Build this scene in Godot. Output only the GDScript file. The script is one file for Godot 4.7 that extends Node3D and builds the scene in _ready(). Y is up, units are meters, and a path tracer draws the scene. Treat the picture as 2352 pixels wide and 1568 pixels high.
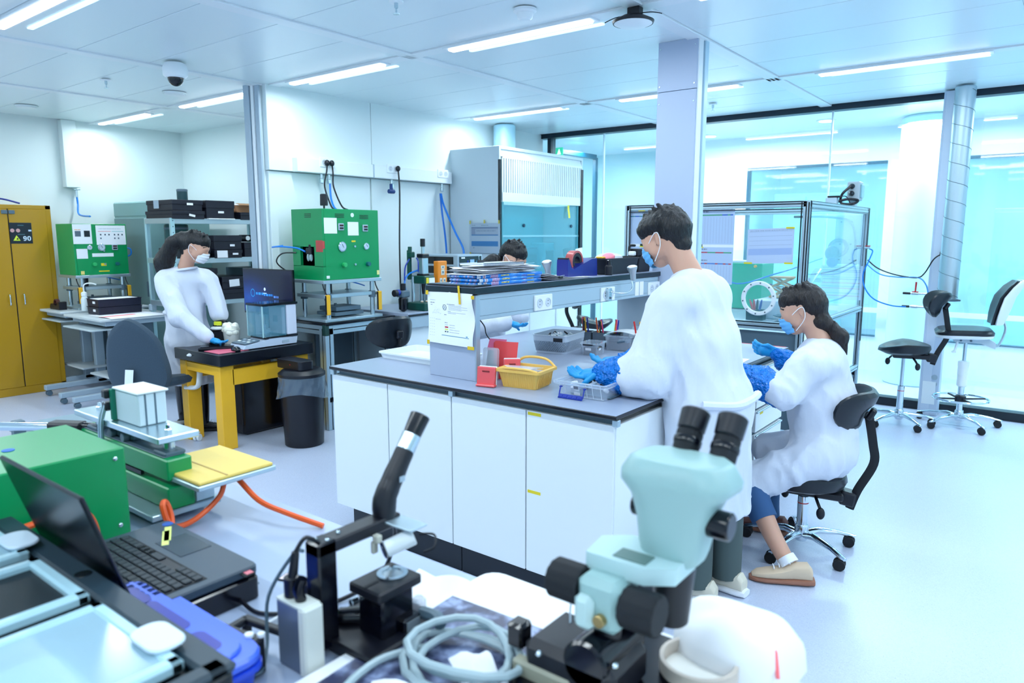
extends Node3D
# A laboratory: island bench with four workers, machines along the walls, a glazed corridor behind, instruments on the bench in front.

var M := {}
var V0 := Vector3.ZERO

class MB:
	# triangle collector; faces are given counter-clockwise as seen from outside
	var v := PackedVector3Array()
	var u := PackedVector2Array()
	var X := Transform3D()
	func tri(a, b, c, ua = Vector2(), ub = Vector2(), uc = Vector2()):
		v.append(X * a); v.append(X * c); v.append(X * b)
		u.append(ua); u.append(uc); u.append(ub)
	func quad(a, b, c, d):
		tri(a, b, c, Vector2(0, 1), Vector2(1, 1), Vector2(1, 0)); tri(a, c, d, Vector2(0, 1), Vector2(1, 0), Vector2(0, 0))
	func face(pts, mid):
		var n = (pts[1] - pts[0]).cross(pts[2] - pts[0])
		if n.dot(pts[0] + pts[1] + pts[2] - 3.0 * mid) < 0.0:
			pts.reverse()
		if pts.size() == 4: quad(pts[0], pts[1], pts[2], pts[3])
		else: tri(pts[0], pts[1], pts[2])
	func box(c, s, bev = 0.003, R = Basis()):
		var keep = X
		X = X * Transform3D(R, c)
		var h = s * 0.5
		var b = minf(bev, 0.45 * minf(h.x, minf(h.y, h.z)) * 2.0)
		var P = func(g, ax):
			var p = Vector3(g[0] * (h.x - b), g[1] * (h.y - b), g[2] * (h.z - b))
			p[ax] = g[ax] * h[ax]
			return p
		for ax in 3:
			var a1 = (ax + 1) % 3
			var a2 = (ax + 2) % 3
			for s0 in [-1, 1]:
				var q = []
				for k in [[-1, -1], [1, -1], [1, 1], [-1, 1]]:
					var g = [0, 0, 0]
					g[ax] = s0; g[a1] = k[0]; g[a2] = k[1]
					q.append(P.call(g, ax))
				face(q, Vector3.ZERO)
				if b <= 0.0: continue
				for s1 in [-1, 1]:
					var g0 = [0, 0, 0]
					g0[ax] = s0; g0[a1] = s1
					var g1 = g0.duplicate()
					g0[a2] = -1; g1[a2] = 1
					face([P.call(g0, ax), P.call(g1, ax), P.call(g1, a1), P.call(g0, a1)], Vector3.ZERO)
		if b > 0.0:
			for i in 8:
				var g = [1 if i & 1 else -1, 1 if i & 2 else -1, 1 if i & 4 else -1]
				face([P.call(g, 0), P.call(g, 1), P.call(g, 2)], Vector3.ZERO)
		X = keep
		return self
	func ring_join(r0, r1):
		var n = r0.size()
		for i in n:
			var j = (i + 1) % n
			quad(r0[i], r0[j], r1[j], r1[i])
	func cap(r, up):
		var c = Vector3.ZERO
		for p in r: c += p
		c /= r.size()
		for i in r.size():
			var j = (i + 1) % r.size()
			if up: tri(c, r[i], r[j])
			else: tri(c, r[j], r[i])
	func loft(rings, c0 = true, c1 = true):
		# rings of equal length, turning counter-clockwise seen from the last one
		for k in rings.size() - 1: ring_join(rings[k], rings[k + 1])
		if c0: cap(rings[0], false)
		if c1: cap(rings[-1], true)
		return self
	static func circ(c, r, n, bx, by, ry = -1.0):
		var o = []
		for i in n:
			var a = TAU * i / n
			o.append(c + bx * (cos(a) * r) + by * (sin(a) * (r if ry < 0.0 else ry)))
		return o
	func cyl(a, b, r0, r1 = -1.0, n = 16, c0 = true, c1 = true):
		if r1 < 0.0: r1 = r0
		var d = (b - a).normalized()
		var bx = d.cross(Vector3(0.31, 0.9, 0.23) if absf(d.y) < 0.9 else Vector3(1, 0, 0)).normalized()
		var by = d.cross(bx)
		var e = minf(minf(r0, r1) * 0.12, (b - a).length() * 0.2)
		var rings = []
		if c0: rings.append(circ(a, r0 - e, n, bx, by))
		rings.append(circ(a + (d * e if c0 else Vector3.ZERO), r0, n, bx, by))
		rings.append(circ(b - (d * e if c1 else Vector3.ZERO), r1, n, bx, by))
		if c1: rings.append(circ(b, r1 - e, n, bx, by))
		return loft(rings, c0, c1)
	func lathe(prof, n = 24, o = Vector3.ZERO, R = Basis()):
		# profile of (radius, height), from below upwards
		var rings = []
		for p in prof: rings.append(circ(o + R * Vector3(0, p.y, 0), maxf(p.x, 0.0002), n, R * Vector3(0, 0, 1), R * Vector3(1, 0, 0)))
		if prof[0].x > 0.02 and prof[0].distance_to(prof[-1]) < 1e-6: return loft(rings, false, false)
		return loft(rings)
	func tube(pts, r, n = 8, shut = false, r1 = -1.0, flat = 1.0):
		var rings = []
		var t0 = (pts[1] - pts[0]).normalized()
		var bx = t0.cross(Vector3(0, 1, 0) if absf(t0.y) < 0.95 else Vector3(1, 0, 0)).normalized()
		var m = pts.size()
		for k in m:
			var t = (pts[(k + 1) % m] - pts[(k - 1 + m) % m]) if shut else (pts[mini(k + 1, m - 1)] - pts[maxi(k - 1, 0)])
			t = t.normalized()
			bx = (bx - t * bx.dot(t)).normalized()
			var rr = r[k] if r is Array else (r if r1 < 0.0 else lerpf(r, r1, float(k) / (m - 1)))
			rings.append(circ(pts[k], rr, n, bx, t.cross(bx), rr * flat))
		if shut:
			for k in m: ring_join(rings[k], rings[(k + 1) % m])
		else: loft(rings)
		return self
	static func spl(p, k = 6, shut = false):
		var o = []
		var m = p.size()
		for i in (m if shut else m - 1):
			var a = p[(i - 1 + m) % m] if shut else p[maxi(i - 1, 0)]
			var b = p[i]
			var c = p[(i + 1) % m]
			var d = p[(i + 2) % m] if shut else p[mini(i + 2, m - 1)]
			for j in k: o.append(b.cubic_interpolate(c, a, d, float(j) / k))
		if not shut: o.append(p[-1])
		return o
	func hose(p, r, n = 8, k = 6, shut = false): return tube(spl(p, k, shut), r, n, shut)
	static func rrect(w, h, r, k = 4):
		var o = []
		for q in 4:
			var c = Vector2((w * 0.5 - r) * (1 if q == 0 or q == 3 else -1), (h * 0.5 - r) * (1 if q < 2 else -1))
			for i in k + 1: o.append(c + Vector2.from_angle(PI * 0.5 * (q + float(i) / k)) * r)
		return o
	static func up(poly, y, sc = 1.0, ox = 0.0, oz = 0.0):
		# a flat outline laid level at height y
		var o = []
		for p in poly: o.append(Vector3(p.x * sc + ox, y, -p.y * sc + oz))
		return o
	func slab(poly, y0, y1, e = 0.003):
		# a level outline with thickness and softened rims
		var s = 0.0
		for p in poly: s = maxf(s, p.length())
		var k = 1.0 - e / maxf(s, 0.001)
		return loft([up(poly, y0, k), up(poly, y0 + e), up(poly, y1 - e), up(poly, y1, k)])
	func rbox(c, s, r, e = 0.003, k = 4):
		var keep = X
		X = X * Transform3D(Basis(), c)
		slab(rrect(s.x, s.z, r, k), -s.y * 0.5, s.y * 0.5, e)
		X = keep
		return self
	func ell(c, r, R = Basis(), n = 16, m = 10):
		var rings = []
		for k in range(1, m):
			var a = PI * k / m
			var ring = []
			for i in n: ring.append(c + R * (Vector3(sin(TAU * i / n) * sin(a), -cos(a), cos(TAU * i / n) * sin(a)) * r))
			rings.append(ring)
		for k in rings.size() - 1: ring_join(rings[k], rings[k + 1])
		var lo = c + R * (Vector3(0, -1, 0) * r)
		var hi = c + R * (Vector3(0, 1, 0) * r)
		for i in n:
			tri(lo, rings[0][(i + 1) % n], rings[0][i])
			tri(hi, rings[-1][i], rings[-1][(i + 1) % n])
		return self
	func prism(poly, d, R = Basis(), o = Vector3.ZERO):
		# an outline in x and y, pushed out along z by d (both ways by half)
		var keep = X
		X = X * Transform3D(R, o)
		var pp = PackedVector2Array(poly)
		if Geometry2D.is_polygon_clockwise(pp): pp.reverse()
		var h = d * 0.5
		var t = Geometry2D.triangulate_polygon(pp)
		for i in range(0, t.size(), 3):
			var a = pp[t[i]]
			var b = pp[t[i + 1]]
			var c = pp[t[i + 2]]
			if (b - a).cross(c - a) < 0.0:
				var s = b
				b = c; c = s
			tri(Vector3(a.x, a.y, h), Vector3(b.x, b.y, h), Vector3(c.x, c.y, h))
			tri(Vector3(a.x, a.y, -h), Vector3(c.x, c.y, -h), Vector3(b.x, b.y, -h))
		for i in pp.size():
			var a = pp[i]
			var b = pp[(i + 1) % pp.size()]
			quad(Vector3(a.x, a.y, -h), Vector3(b.x, b.y, -h), Vector3(b.x, b.y, h), Vector3(a.x, a.y, h))
		X = keep
		return self
	func grid(f, nu, nv, th = 0.0):
		# a sheet f(s, t), s and t from 0 to 1, printed over its whole face; th thickens it backwards
		var P = []
		for j in nv + 1:
			for i in nu + 1: P.append(f.call(float(i) / nu, float(j) / nv))
		var N = []
		for j in nv + 1:
			for i in nu + 1:
				var a = P[j * (nu + 1) + mini(i + 1, nu)] - P[j * (nu + 1) + maxi(i - 1, 0)]
				var b = P[mini(j + 1, nv) * (nu + 1) + i] - P[maxi(j - 1, 0) * (nu + 1) + i]
				N.append(a.cross(b).normalized() * th)
		for j in nv:
			for i in nu:
				var q = [j * (nu + 1) + i, j * (nu + 1) + i + 1, (j + 1) * (nu + 1) + i + 1, (j + 1) * (nu + 1) + i]
				var t = []
				for k in [[i, j], [i + 1, j], [i + 1, j + 1], [i, j + 1]]: t.append(Vector2(float(k[0]) / nu, 1.0 - float(k[1]) / nv))
				tri(P[q[0]], P[q[1]], P[q[2]], t[0], t[1], t[2])
				tri(P[q[0]], P[q[2]], P[q[3]], t[0], t[2], t[3])
				if th > 0.0: quad(P[q[3]] - N[q[3]], P[q[2]] - N[q[2]], P[q[1]] - N[q[1]], P[q[0]] - N[q[0]])
		if th > 0.0:
			var rim = []
			for i in nu: rim.append(i)
			for j in nv: rim.append(j * (nu + 1) + nu)
			for i in nu: rim.append(nv * (nu + 1) + nu - i)
			for j in nv: rim.append((nv - j) * (nu + 1))
			for k in rim.size():
				var a = rim[k]
				var b = rim[(k + 1) % rim.size()]
				quad(P[a] - N[a], P[b] - N[b], P[b], P[a])
		return self
	func mesh(ang = 40.0):
		var n = v.size() / 3
		var fn = PackedVector3Array()
		var near = {}
		for i in n:
			fn.append((v[i * 3 + 2] - v[i * 3]).cross(v[i * 3 + 1] - v[i * 3]))
			for k in 3:
				var key = Vector3i((v[i * 3 + k] * 20000.0).round())
				if near.has(key): near[key].append(i)
				else: near[key] = [i]
		var lim = cos(deg_to_rad(ang))
		var un = PackedVector3Array()
		for f in fn: un.append(f.normalized())
		var nn = PackedVector3Array()
		for i in n:
			for k in 3:
				var s = Vector3.ZERO
				for j in near[Vector3i((v[i * 3 + k] * 20000.0).round())]:
					if un[j].dot(un[i]) > lim: s += fn[j]
				nn.append(s.normalized() if s.length_squared() > 0.0 else Vector3.UP)
		var arr = []
		arr.resize(Mesh.ARRAY_MAX)
		arr[Mesh.ARRAY_VERTEX] = v; arr[Mesh.ARRAY_NORMAL] = nn; arr[Mesh.ARRAY_TEX_UV] = u
		var m = ArrayMesh.new()
		m.add_surface_from_arrays(Mesh.PRIMITIVE_TRIANGLES, arr)
		return m

var taken := {}
func numbered(n):
	if not taken.has(n):
		taken[n] = 0
		return n
	taken[n] += 1
	return "%s_%03d" % [n, taken[n]]

func put(called, mb, m, parent, label = "", ang = 40.0):
	var o := MeshInstance3D.new()
	o.name = called
	o.mesh = mb.mesh(ang) if mb is MB else mb
	o.material_override = m
	if label: o.set_meta("label", label)
	parent.add_child(o, true)
	return o

func tag(o, label, cat, grp = ""):
	o.set_meta("label", label); o.set_meta("category", cat)
	if grp: o.set_meta("group", grp)
	return o

func thing(called, label, cat, at = Vector3.ZERO, turn = 0.0, grp = ""):
	var o := Node3D.new()
	o.name = numbered(called)
	add_child(o)
	o.position = at
	o.rotation_degrees.y = turn
	return tag(o, label, cat, grp)

func solo(called, mb, m, label, cat, at = Vector3.ZERO, turn = 0.0, grp = "", ang = 40.0):
	var o := MeshInstance3D.new()
	o.name = numbered(called)
	o.mesh = mb.mesh(ang) if mb is MB else mb
	o.material_override = m
	add_child(o)
	o.position = at
	o.rotation_degrees.y = turn
	return tag(o, label, cat, grp)

func struct(called, mb, m, parent = self):
	var o := MeshInstance3D.new()
	o.name = called
	o.mesh = mb.mesh() if mb is MB else mb
	o.material_override = m
	parent.add_child(o, true)
	if parent == self: o.set_meta("kind", "structure")
	return o

func bx(c, s, bev = 0.003, R = Basis()): return MB.new().box(c, s, bev, R)
func cy(a, b, r, r1 = -1.0, n = 16): return MB.new().cyl(a, b, r, r1, n)
func hs(p, r, n = 8, k = 6): return MB.new().hose(p, r, n, k)
func rx(a): return Basis(Vector3.RIGHT, deg_to_rad(a))
func ry(a): return Basis(Vector3.UP, deg_to_rad(a))
func rz(a): return Basis(Vector3.BACK, deg_to_rad(a))

func mat(r, g, b, rough = 0.5, metal = 0.0):
	var key = "%s/%s/%s/%s/%s" % [r, g, b, rough, metal]
	if M.has(key): return M[key]
	var m := StandardMaterial3D.new()
	m.albedo_color = Color(r, g, b); m.roughness = rough; m.metallic = metal
	M[key] = m
	return m

func noise_tex(type, freq, size, ramp = [], norm = false, oct = 3, sd = 1):
	var n := FastNoiseLite.new()
	n.noise_type = type; n.frequency = freq; n.seed = sd; n.fractal_octaves = oct
	if type == FastNoiseLite.TYPE_CELLULAR: n.cellular_return_type = FastNoiseLite.RETURN_CELL_VALUE
	var t := NoiseTexture2D.new()
	t.noise = n; t.width = size; t.height = size; t.seamless = true
	if norm:
		t.as_normal_map = true; t.bump_strength = 4.0
	if ramp:
		var g := Gradient.new()
		g.offsets = PackedFloat32Array(ramp[0]); g.colors = PackedColorArray(ramp[1])
		g.interpolation_mode = Gradient.GRADIENT_INTERPOLATE_LINEAR
		t.color_ramp = g
	return t

func clear(r, g, b, a, rough = 0.03):
	var m := StandardMaterial3D.new()
	m.albedo_color = Color(r, g, b, a)
	m.transparency = BaseMaterial3D.TRANSPARENCY_ALPHA
	m.roughness = rough
	return m

func glow(r, g, b, e):
	var m := StandardMaterial3D.new()
	m.albedo_color = Color(r, g, b)
	m.emission_enabled = true
	m.emission = Color(r, g, b); m.emission_energy_multiplier = e
	return m

func picture(im, rough = 0.6, emit = 0.0):
	var m := StandardMaterial3D.new()
	var t = ImageTexture.create_from_image(im)
	m.albedo_texture = t
	m.roughness = rough
	if emit > 0.0:
		m.emission_enabled = true
		m.emission_texture = t; m.emission = Color.BLACK; m.emission_energy_multiplier = emit
	return m

func blank(w, h, c):
	var im := Image.create(w, h, false, Image.FORMAT_RGB8)
	im.fill(c)
	return im

func scrawl(im, x, y, w, h, c, rng):
	# a line of print too small to read
	var k = x
	while k < x + w:
		var l = rng.randi_range(2, maxi(3, h * 2))
		im.fill_rect(Rect2i(k, y, mini(l, x + w - k), h), c)
		k += l + maxi(1, h / 2)

func letters(txt, size, depth = 0.0006, font = "Droid Sans"):
	var t := TextMesh.new()
	var f := SystemFont.new()
	f.font_names = PackedStringArray([font]); f.font_weight = 700
	t.font = f; t.text = txt; t.font_size = 32; t.pixel_size = size / 32.0; t.depth = depth; t.curve_step = 2.0
	return t

func _ready():
	# camera
	var cam := Camera3D.new()
	cam.name = "camera"
	cam.position = Vector3(0, 1.57, 0)
	cam.rotation = Vector3(-0.149066, 0.65871, 0)
	var lens := CameraAttributesPhysical.new()
	lens.frustum_focal_length = 12.0 / (784.0 / 1640.3)
	lens.frustum_focus_distance = 3.6
	lens.exposure_aperture = 4.0
	cam.attributes = lens
	cam.fov = rad_to_deg(2.0 * atan(784.0 / 1640.3))
	cam.near = 0.05
	add_child(cam)
	cam.current = true
	# air and exposure
	var env := Environment.new()
	var sky := Sky.new()
	var sm := ProceduralSkyMaterial.new()
	sm.sky_top_color = Color(0.7, 0.85, 1.0); sm.sky_horizon_color = Color(0.9, 0.96, 1.0)
	sm.ground_bottom_color = Color(0.6, 0.66, 0.7); sm.ground_horizon_color = Color(0.85, 0.9, 0.95)
	sky.sky_material = sm
	env.background_mode = Environment.BG_SKY
	env.sky = sky
	env.tonemap_mode = Environment.TONE_MAPPER_LINEAR
	env.tonemap_exposure = 1.1
	env.sdfgi_enabled = true; env.ssao_enabled = true; env.ssil_enabled = true
	var we := WorldEnvironment.new()
	we.name = "world"
	we.environment = env
	add_child(we)
	materials()
	lamps()
	room()
	corridor()
	island()
	island_goods()
	window_side()
	wall_side()
	alcove()
	front_bench()
	people()

func area(at, size, energy, c = Color(0.92, 0.975, 1.0), R = Basis(Vector3.RIGHT, -PI / 2)):
	var l := AreaLight3D.new()
	l.name = "lamp_light"
	l.area_size = size
	l.light_energy = energy; l.light_color = c
	l.shadow_enabled = true
	l.set("area_range", 20.0)
	l.transform = Transform3D(R, at)
	add_child(l, true)

const LX := [-7.78, -6.09, -4.4, -2.72, -1.05, 0.62, 2.3]
func lamps():
	# ceiling lamps in a grid, 1.05 m long; the last rows stand behind the camera
	for row in [[-5.75, 2, 7], [-3.55, 0, 7], [-1.6, 0, 7], [0.5, 0, 7]]:
		for k in range(row[1], row[2]):
			area(Vector3(LX[k], 2.71, row[0] - 0.0), Vector2(1.05, 0.06), 1.25)
	# corridor behind the glass and the laboratory beyond it
	for k in 4: area(Vector3(-5.2 + 2.0 * k, 2.68, -8.2), Vector2(1.2, 0.3), 6.0, Color(0.84, 0.97, 1.0))
	for k in 3: area(Vector3(-4.2 + 2.2 * k, 2.68, -10.7), Vector2(1.6, 0.1), 5.0, Color(0.72, 0.95, 1.0))

func materials():
	M.wall = mat(0.9, 0.95, 0.96, 0.45)
	M.ceil = mat(0.9, 0.95, 0.97, 0.3)
	M.white = mat(0.93, 0.96, 0.98, 0.35)
	M.grey = mat(0.66, 0.74, 0.8, 0.4)
	M.dgrey = mat(0.33, 0.42, 0.48, 0.45)
	M.black = mat(0.035, 0.05, 0.1, 0.4)
	M.gloss = mat(0.02, 0.03, 0.08, 0.15)
	M.navy = mat(0.03, 0.05, 0.13, 0.5)
	M.rubber = mat(0.05, 0.07, 0.1, 0.7)
	M.alu = mat(0.72, 0.8, 0.84, 0.38, 0.75)
	M.steel = mat(0.78, 0.85, 0.88, 0.25, 0.9)
	M.chrome = mat(0.85, 0.9, 0.93, 0.1, 1.0)
	M.green = mat(0.0, 0.58, 0.33, 0.32)
	M.yellow = mat(0.95, 0.72, 0.15, 0.4)
	M.tape = mat(0.92, 0.84, 0.15, 0.5)
	M.red = mat(0.8, 0.15, 0.15, 0.4)
	M.bluehose = mat(0.1, 0.5, 0.88, 0.3)
	M.blue = mat(0.08, 0.2, 0.62, 0.35)
	M.orange = mat(0.95, 0.38, 0.15, 0.35)
	M.paper = mat(0.95, 0.96, 0.99, 0.7)
	M.glass = clear(0.75, 0.95, 1.0, 0.07)
	M.clear = clear(0.9, 0.95, 1.0, 0.16, 0.08)
	M.top = mat(0.62, 0.67, 0.76, 0.32)
	var f := StandardMaterial3D.new()
	f.albedo_texture = noise_tex(FastNoiseLite.TYPE_CELLULAR, 0.16, 1024, [[0.0, 0.06, 0.1, 0.5, 0.9, 0.96, 1.0], [Color(0.4, 0.43, 0.52), Color(0.58, 0.62, 0.72), Color(0.72, 0.76, 0.85), Color(0.75, 0.79, 0.88), Color(0.78, 0.82, 0.9), Color(0.88, 0.91, 0.97), Color(0.92, 0.95, 1.0)]])
	f.uv1_triplanar = true; f.uv1_world_triplanar = true; f.uv1_scale = Vector3(1.6, 1.6, 1.6)
	f.roughness = 0.3
	M.floor = f
	var c := StandardMaterial3D.new()
	c.albedo_color = Color(0.86, 0.89, 0.95)
	c.roughness = 0.85
	c.heightmap_enabled = true
	c.heightmap_texture = noise_tex(FastNoiseLite.TYPE_SIMPLEX_SMOOTH, 0.012, 512, [], false, 4, 5)
	c.heightmap_scale = 0.3
	c.uv1_triplanar = true; c.uv1_scale = Vector3(2.2, 1.1, 2.2)
	c.rim_enabled = true; c.rim = 0.25
	M.coat = c
	var g := StandardMaterial3D.new()
	g.albedo_color = Color(0.25, 0.33, 0.4)
	g.albedo_texture = noise_tex(FastNoiseLite.TYPE_SIMPLEX, 0.2, 256, [[0.0, 1.0], [Color(0.8, 0.8, 0.8), Color(1, 1, 1)]])
	g.uv1_triplanar = true; g.uv1_scale = Vector3(3, 3, 3)
	g.roughness = 0.95; g.rim_enabled = true; g.rim = 0.4
	M.fabric = g
	var h := StandardMaterial3D.new()
	h.albedo_color = Color(0.045, 0.05, 0.075)
	h.roughness = 0.38
	h.heightmap_enabled = true
	h.heightmap_texture = noise_tex(FastNoiseLite.TYPE_SIMPLEX, 0.06, 256, [], false, 3, 9)
	h.heightmap_scale = 0.5
	h.uv1_triplanar = true; h.uv1_scale = Vector3(14, 1.6, 14)
	M.hair = h
	var h2 = h.duplicate()
	h2.albedo_color = Color(0.1, 0.07, 0.08)
	M.brownhair = h2
	M.skin = mat(0.83, 0.64, 0.55, 0.5)
	M.skin.subsurf_scatter_enabled = true; M.skin.subsurf_scatter_strength = 0.15
	M.maskblue = mat(0.42, 0.72, 0.93, 0.75)
	M.maskwhite = mat(0.93, 0.95, 0.98, 0.8)
	M.glove = mat(0.08, 0.6, 0.86, 0.42)
	var s := StandardMaterial3D.new()
	s.albedo_color = Color(0.0, 0.5, 0.9)
	s.roughness = 0.16
	s.heightmap_enabled = true
	s.heightmap_texture = noise_tex(FastNoiseLite.TYPE_SIMPLEX_SMOOTH, 0.02, 512, [], false, 4, 3)
	s.heightmap_scale = 2.2
	s.uv1_triplanar = true; s.uv1_scale = Vector3(4, 4, 4)
	M.sleeve = s
	M.leather = mat(0.05, 0.09, 0.13, 0.35)

func slabmesh(a, b, m, called, par = self, bev = 0.0):
	return struct(called, bx((a + b) * 0.5, (b - a).abs(), bev), m, par)

func room():
	slabmesh(Vector3(-9.2, -0.12, -13.2), Vector3(4.0, 0, 2.6), M.floor, "floor")
	slabmesh(Vector3(-9.2, 2.775, -7.36), Vector3(4.0, 2.9, 2.6), M.white, "ceiling")
	var ce = get_node("ceiling")
	# ceiling panels between the bands
	var xs = [-8.48, -6.83, -5.25, -3.6, -1.91, -0.25, 1.42, 3.1]
	var zs = [-7.25, -5.75, -3.55, -1.6, 0.5, 2.0]
	var shared = {}
	for i in 7:
		for j in 5:
			var w = xs[i + 1] - xs[i] - 0.1
			var d = zs[j + 1] - zs[j] - 0.1
			var n = maxi(1, roundi(d / 0.52))
			for k in n:
				var cz = zs[j] + 0.05 + d * (k + 0.5) / n
				var cx = (xs[i] + xs[i + 1]) * 0.5
				if cx < -5.2 and cz < -4.5: continue
				var key = Vector2i(roundi(w * 100), roundi(d / n * 100))
				if not shared.has(key): shared[key] = bx(V0, Vector3(w - 0.006, 0.02, d / n - 0.006), 0.002).mesh()
				struct("ceiling_panel", shared[key], M.ceil, ce).position = Vector3(cx, 2.762, cz)
	for x in xs.slice(1, 7): struct("ceiling_band", bx(Vector3(x, 2.757, -2.6), Vector3(0.1, 0.03, 9.3), 0.002), M.white, ce)
	for z in zs.slice(1, 5): struct("ceiling_band", bx(Vector3(-2.7, 2.756, z), Vector3(11.6, 0.028, 0.1), 0.002), M.white, ce)
	# walls of the room
	slabmesh(Vector3(-8.7, 0, -4.7), Vector3(-8.5, 2.78, 2.6), M.wall, "wall_left")
	slabmesh(Vector3(-8.7, 0, -4.73), Vector3(-5.38, 2.78, -4.53), M.wall, "wall_back")
	slabmesh(Vector3(-5.38, 0, -7.36), Vector3(-5.22, 2.78, -3.45), M.wall, "wall_partition")
	slabmesh(Vector3(3.2, 0, -7.36), Vector3(3.4, 2.78, 2.6), M.wall, "wall_right")
	slabmesh(Vector3(-8.7, 0, 2.2), Vector3(3.4, 2.78, 2.4), M.wall, "wall_front")
	var wp = get_node("wall_partition")
	for s in [[-4.553, -3.47], [-7.28, -4.558]]:
		slabmesh(Vector3(-5.22, 2.085, s[0]), Vector3(-5.16, 2.755, s[1]), M.wall, "upper_panel", wp, 0.003)
		slabmesh(Vector3(-5.22, 0.0, s[0]), Vector3(-5.19, 2.08, s[1] - 0.01), M.wall, "lower_panel", wp, 0.003)
	for z in [[-3.45, -3.41, -5.385, -5.31, M.grey], [-3.45, -3.42, -5.30, -5.265, M.white], [-3.45, -3.43, -5.26, -5.205, M.grey]]:
		slabmesh(Vector3(z[2], 0, z[0]), Vector3(z[3], 2.755, z[1]), z[4], "end_strip", wp, 0.003)
	# glazed wall
	slabmesh(Vector3(-5.2, 2.705, -7.36), Vector3(3.2, 2.78, -7.24), mat(0.0, 0.13, 0.2, 0.4), "trim_1")
	slabmesh(Vector3(-5.2, 0.0, -7.36), Vector3(3.2, 0.075, -7.24), mat(0.0, 0.07, 0.12, 0.4), "trim_2")
	slabmesh(Vector3(-5.08, 0.0, -7.36), Vector3(-5.03, 2.72, -7.26), mat(0.0, 0.13, 0.2, 0.4), "trim_3")
	var gx = [-5.03, -4.32, -1.86, 0.6, 3.2]
	for k in 4:
		slabmesh(Vector3(gx[k] + 0.004, 0.07, -7.312), Vector3(gx[k + 1] - 0.004, 2.71, -7.3), M.glass, "window_%d" % (k + 1))
		if k: slabmesh(Vector3(gx[k] - 0.007, 0.07, -7.318), Vector3(gx[k] + 0.007, 2.71, -7.294), mat(0.9, 0.97, 1.0, 0.3), "glass_seam", get_node("window_%d" % (k + 1)))

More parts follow.
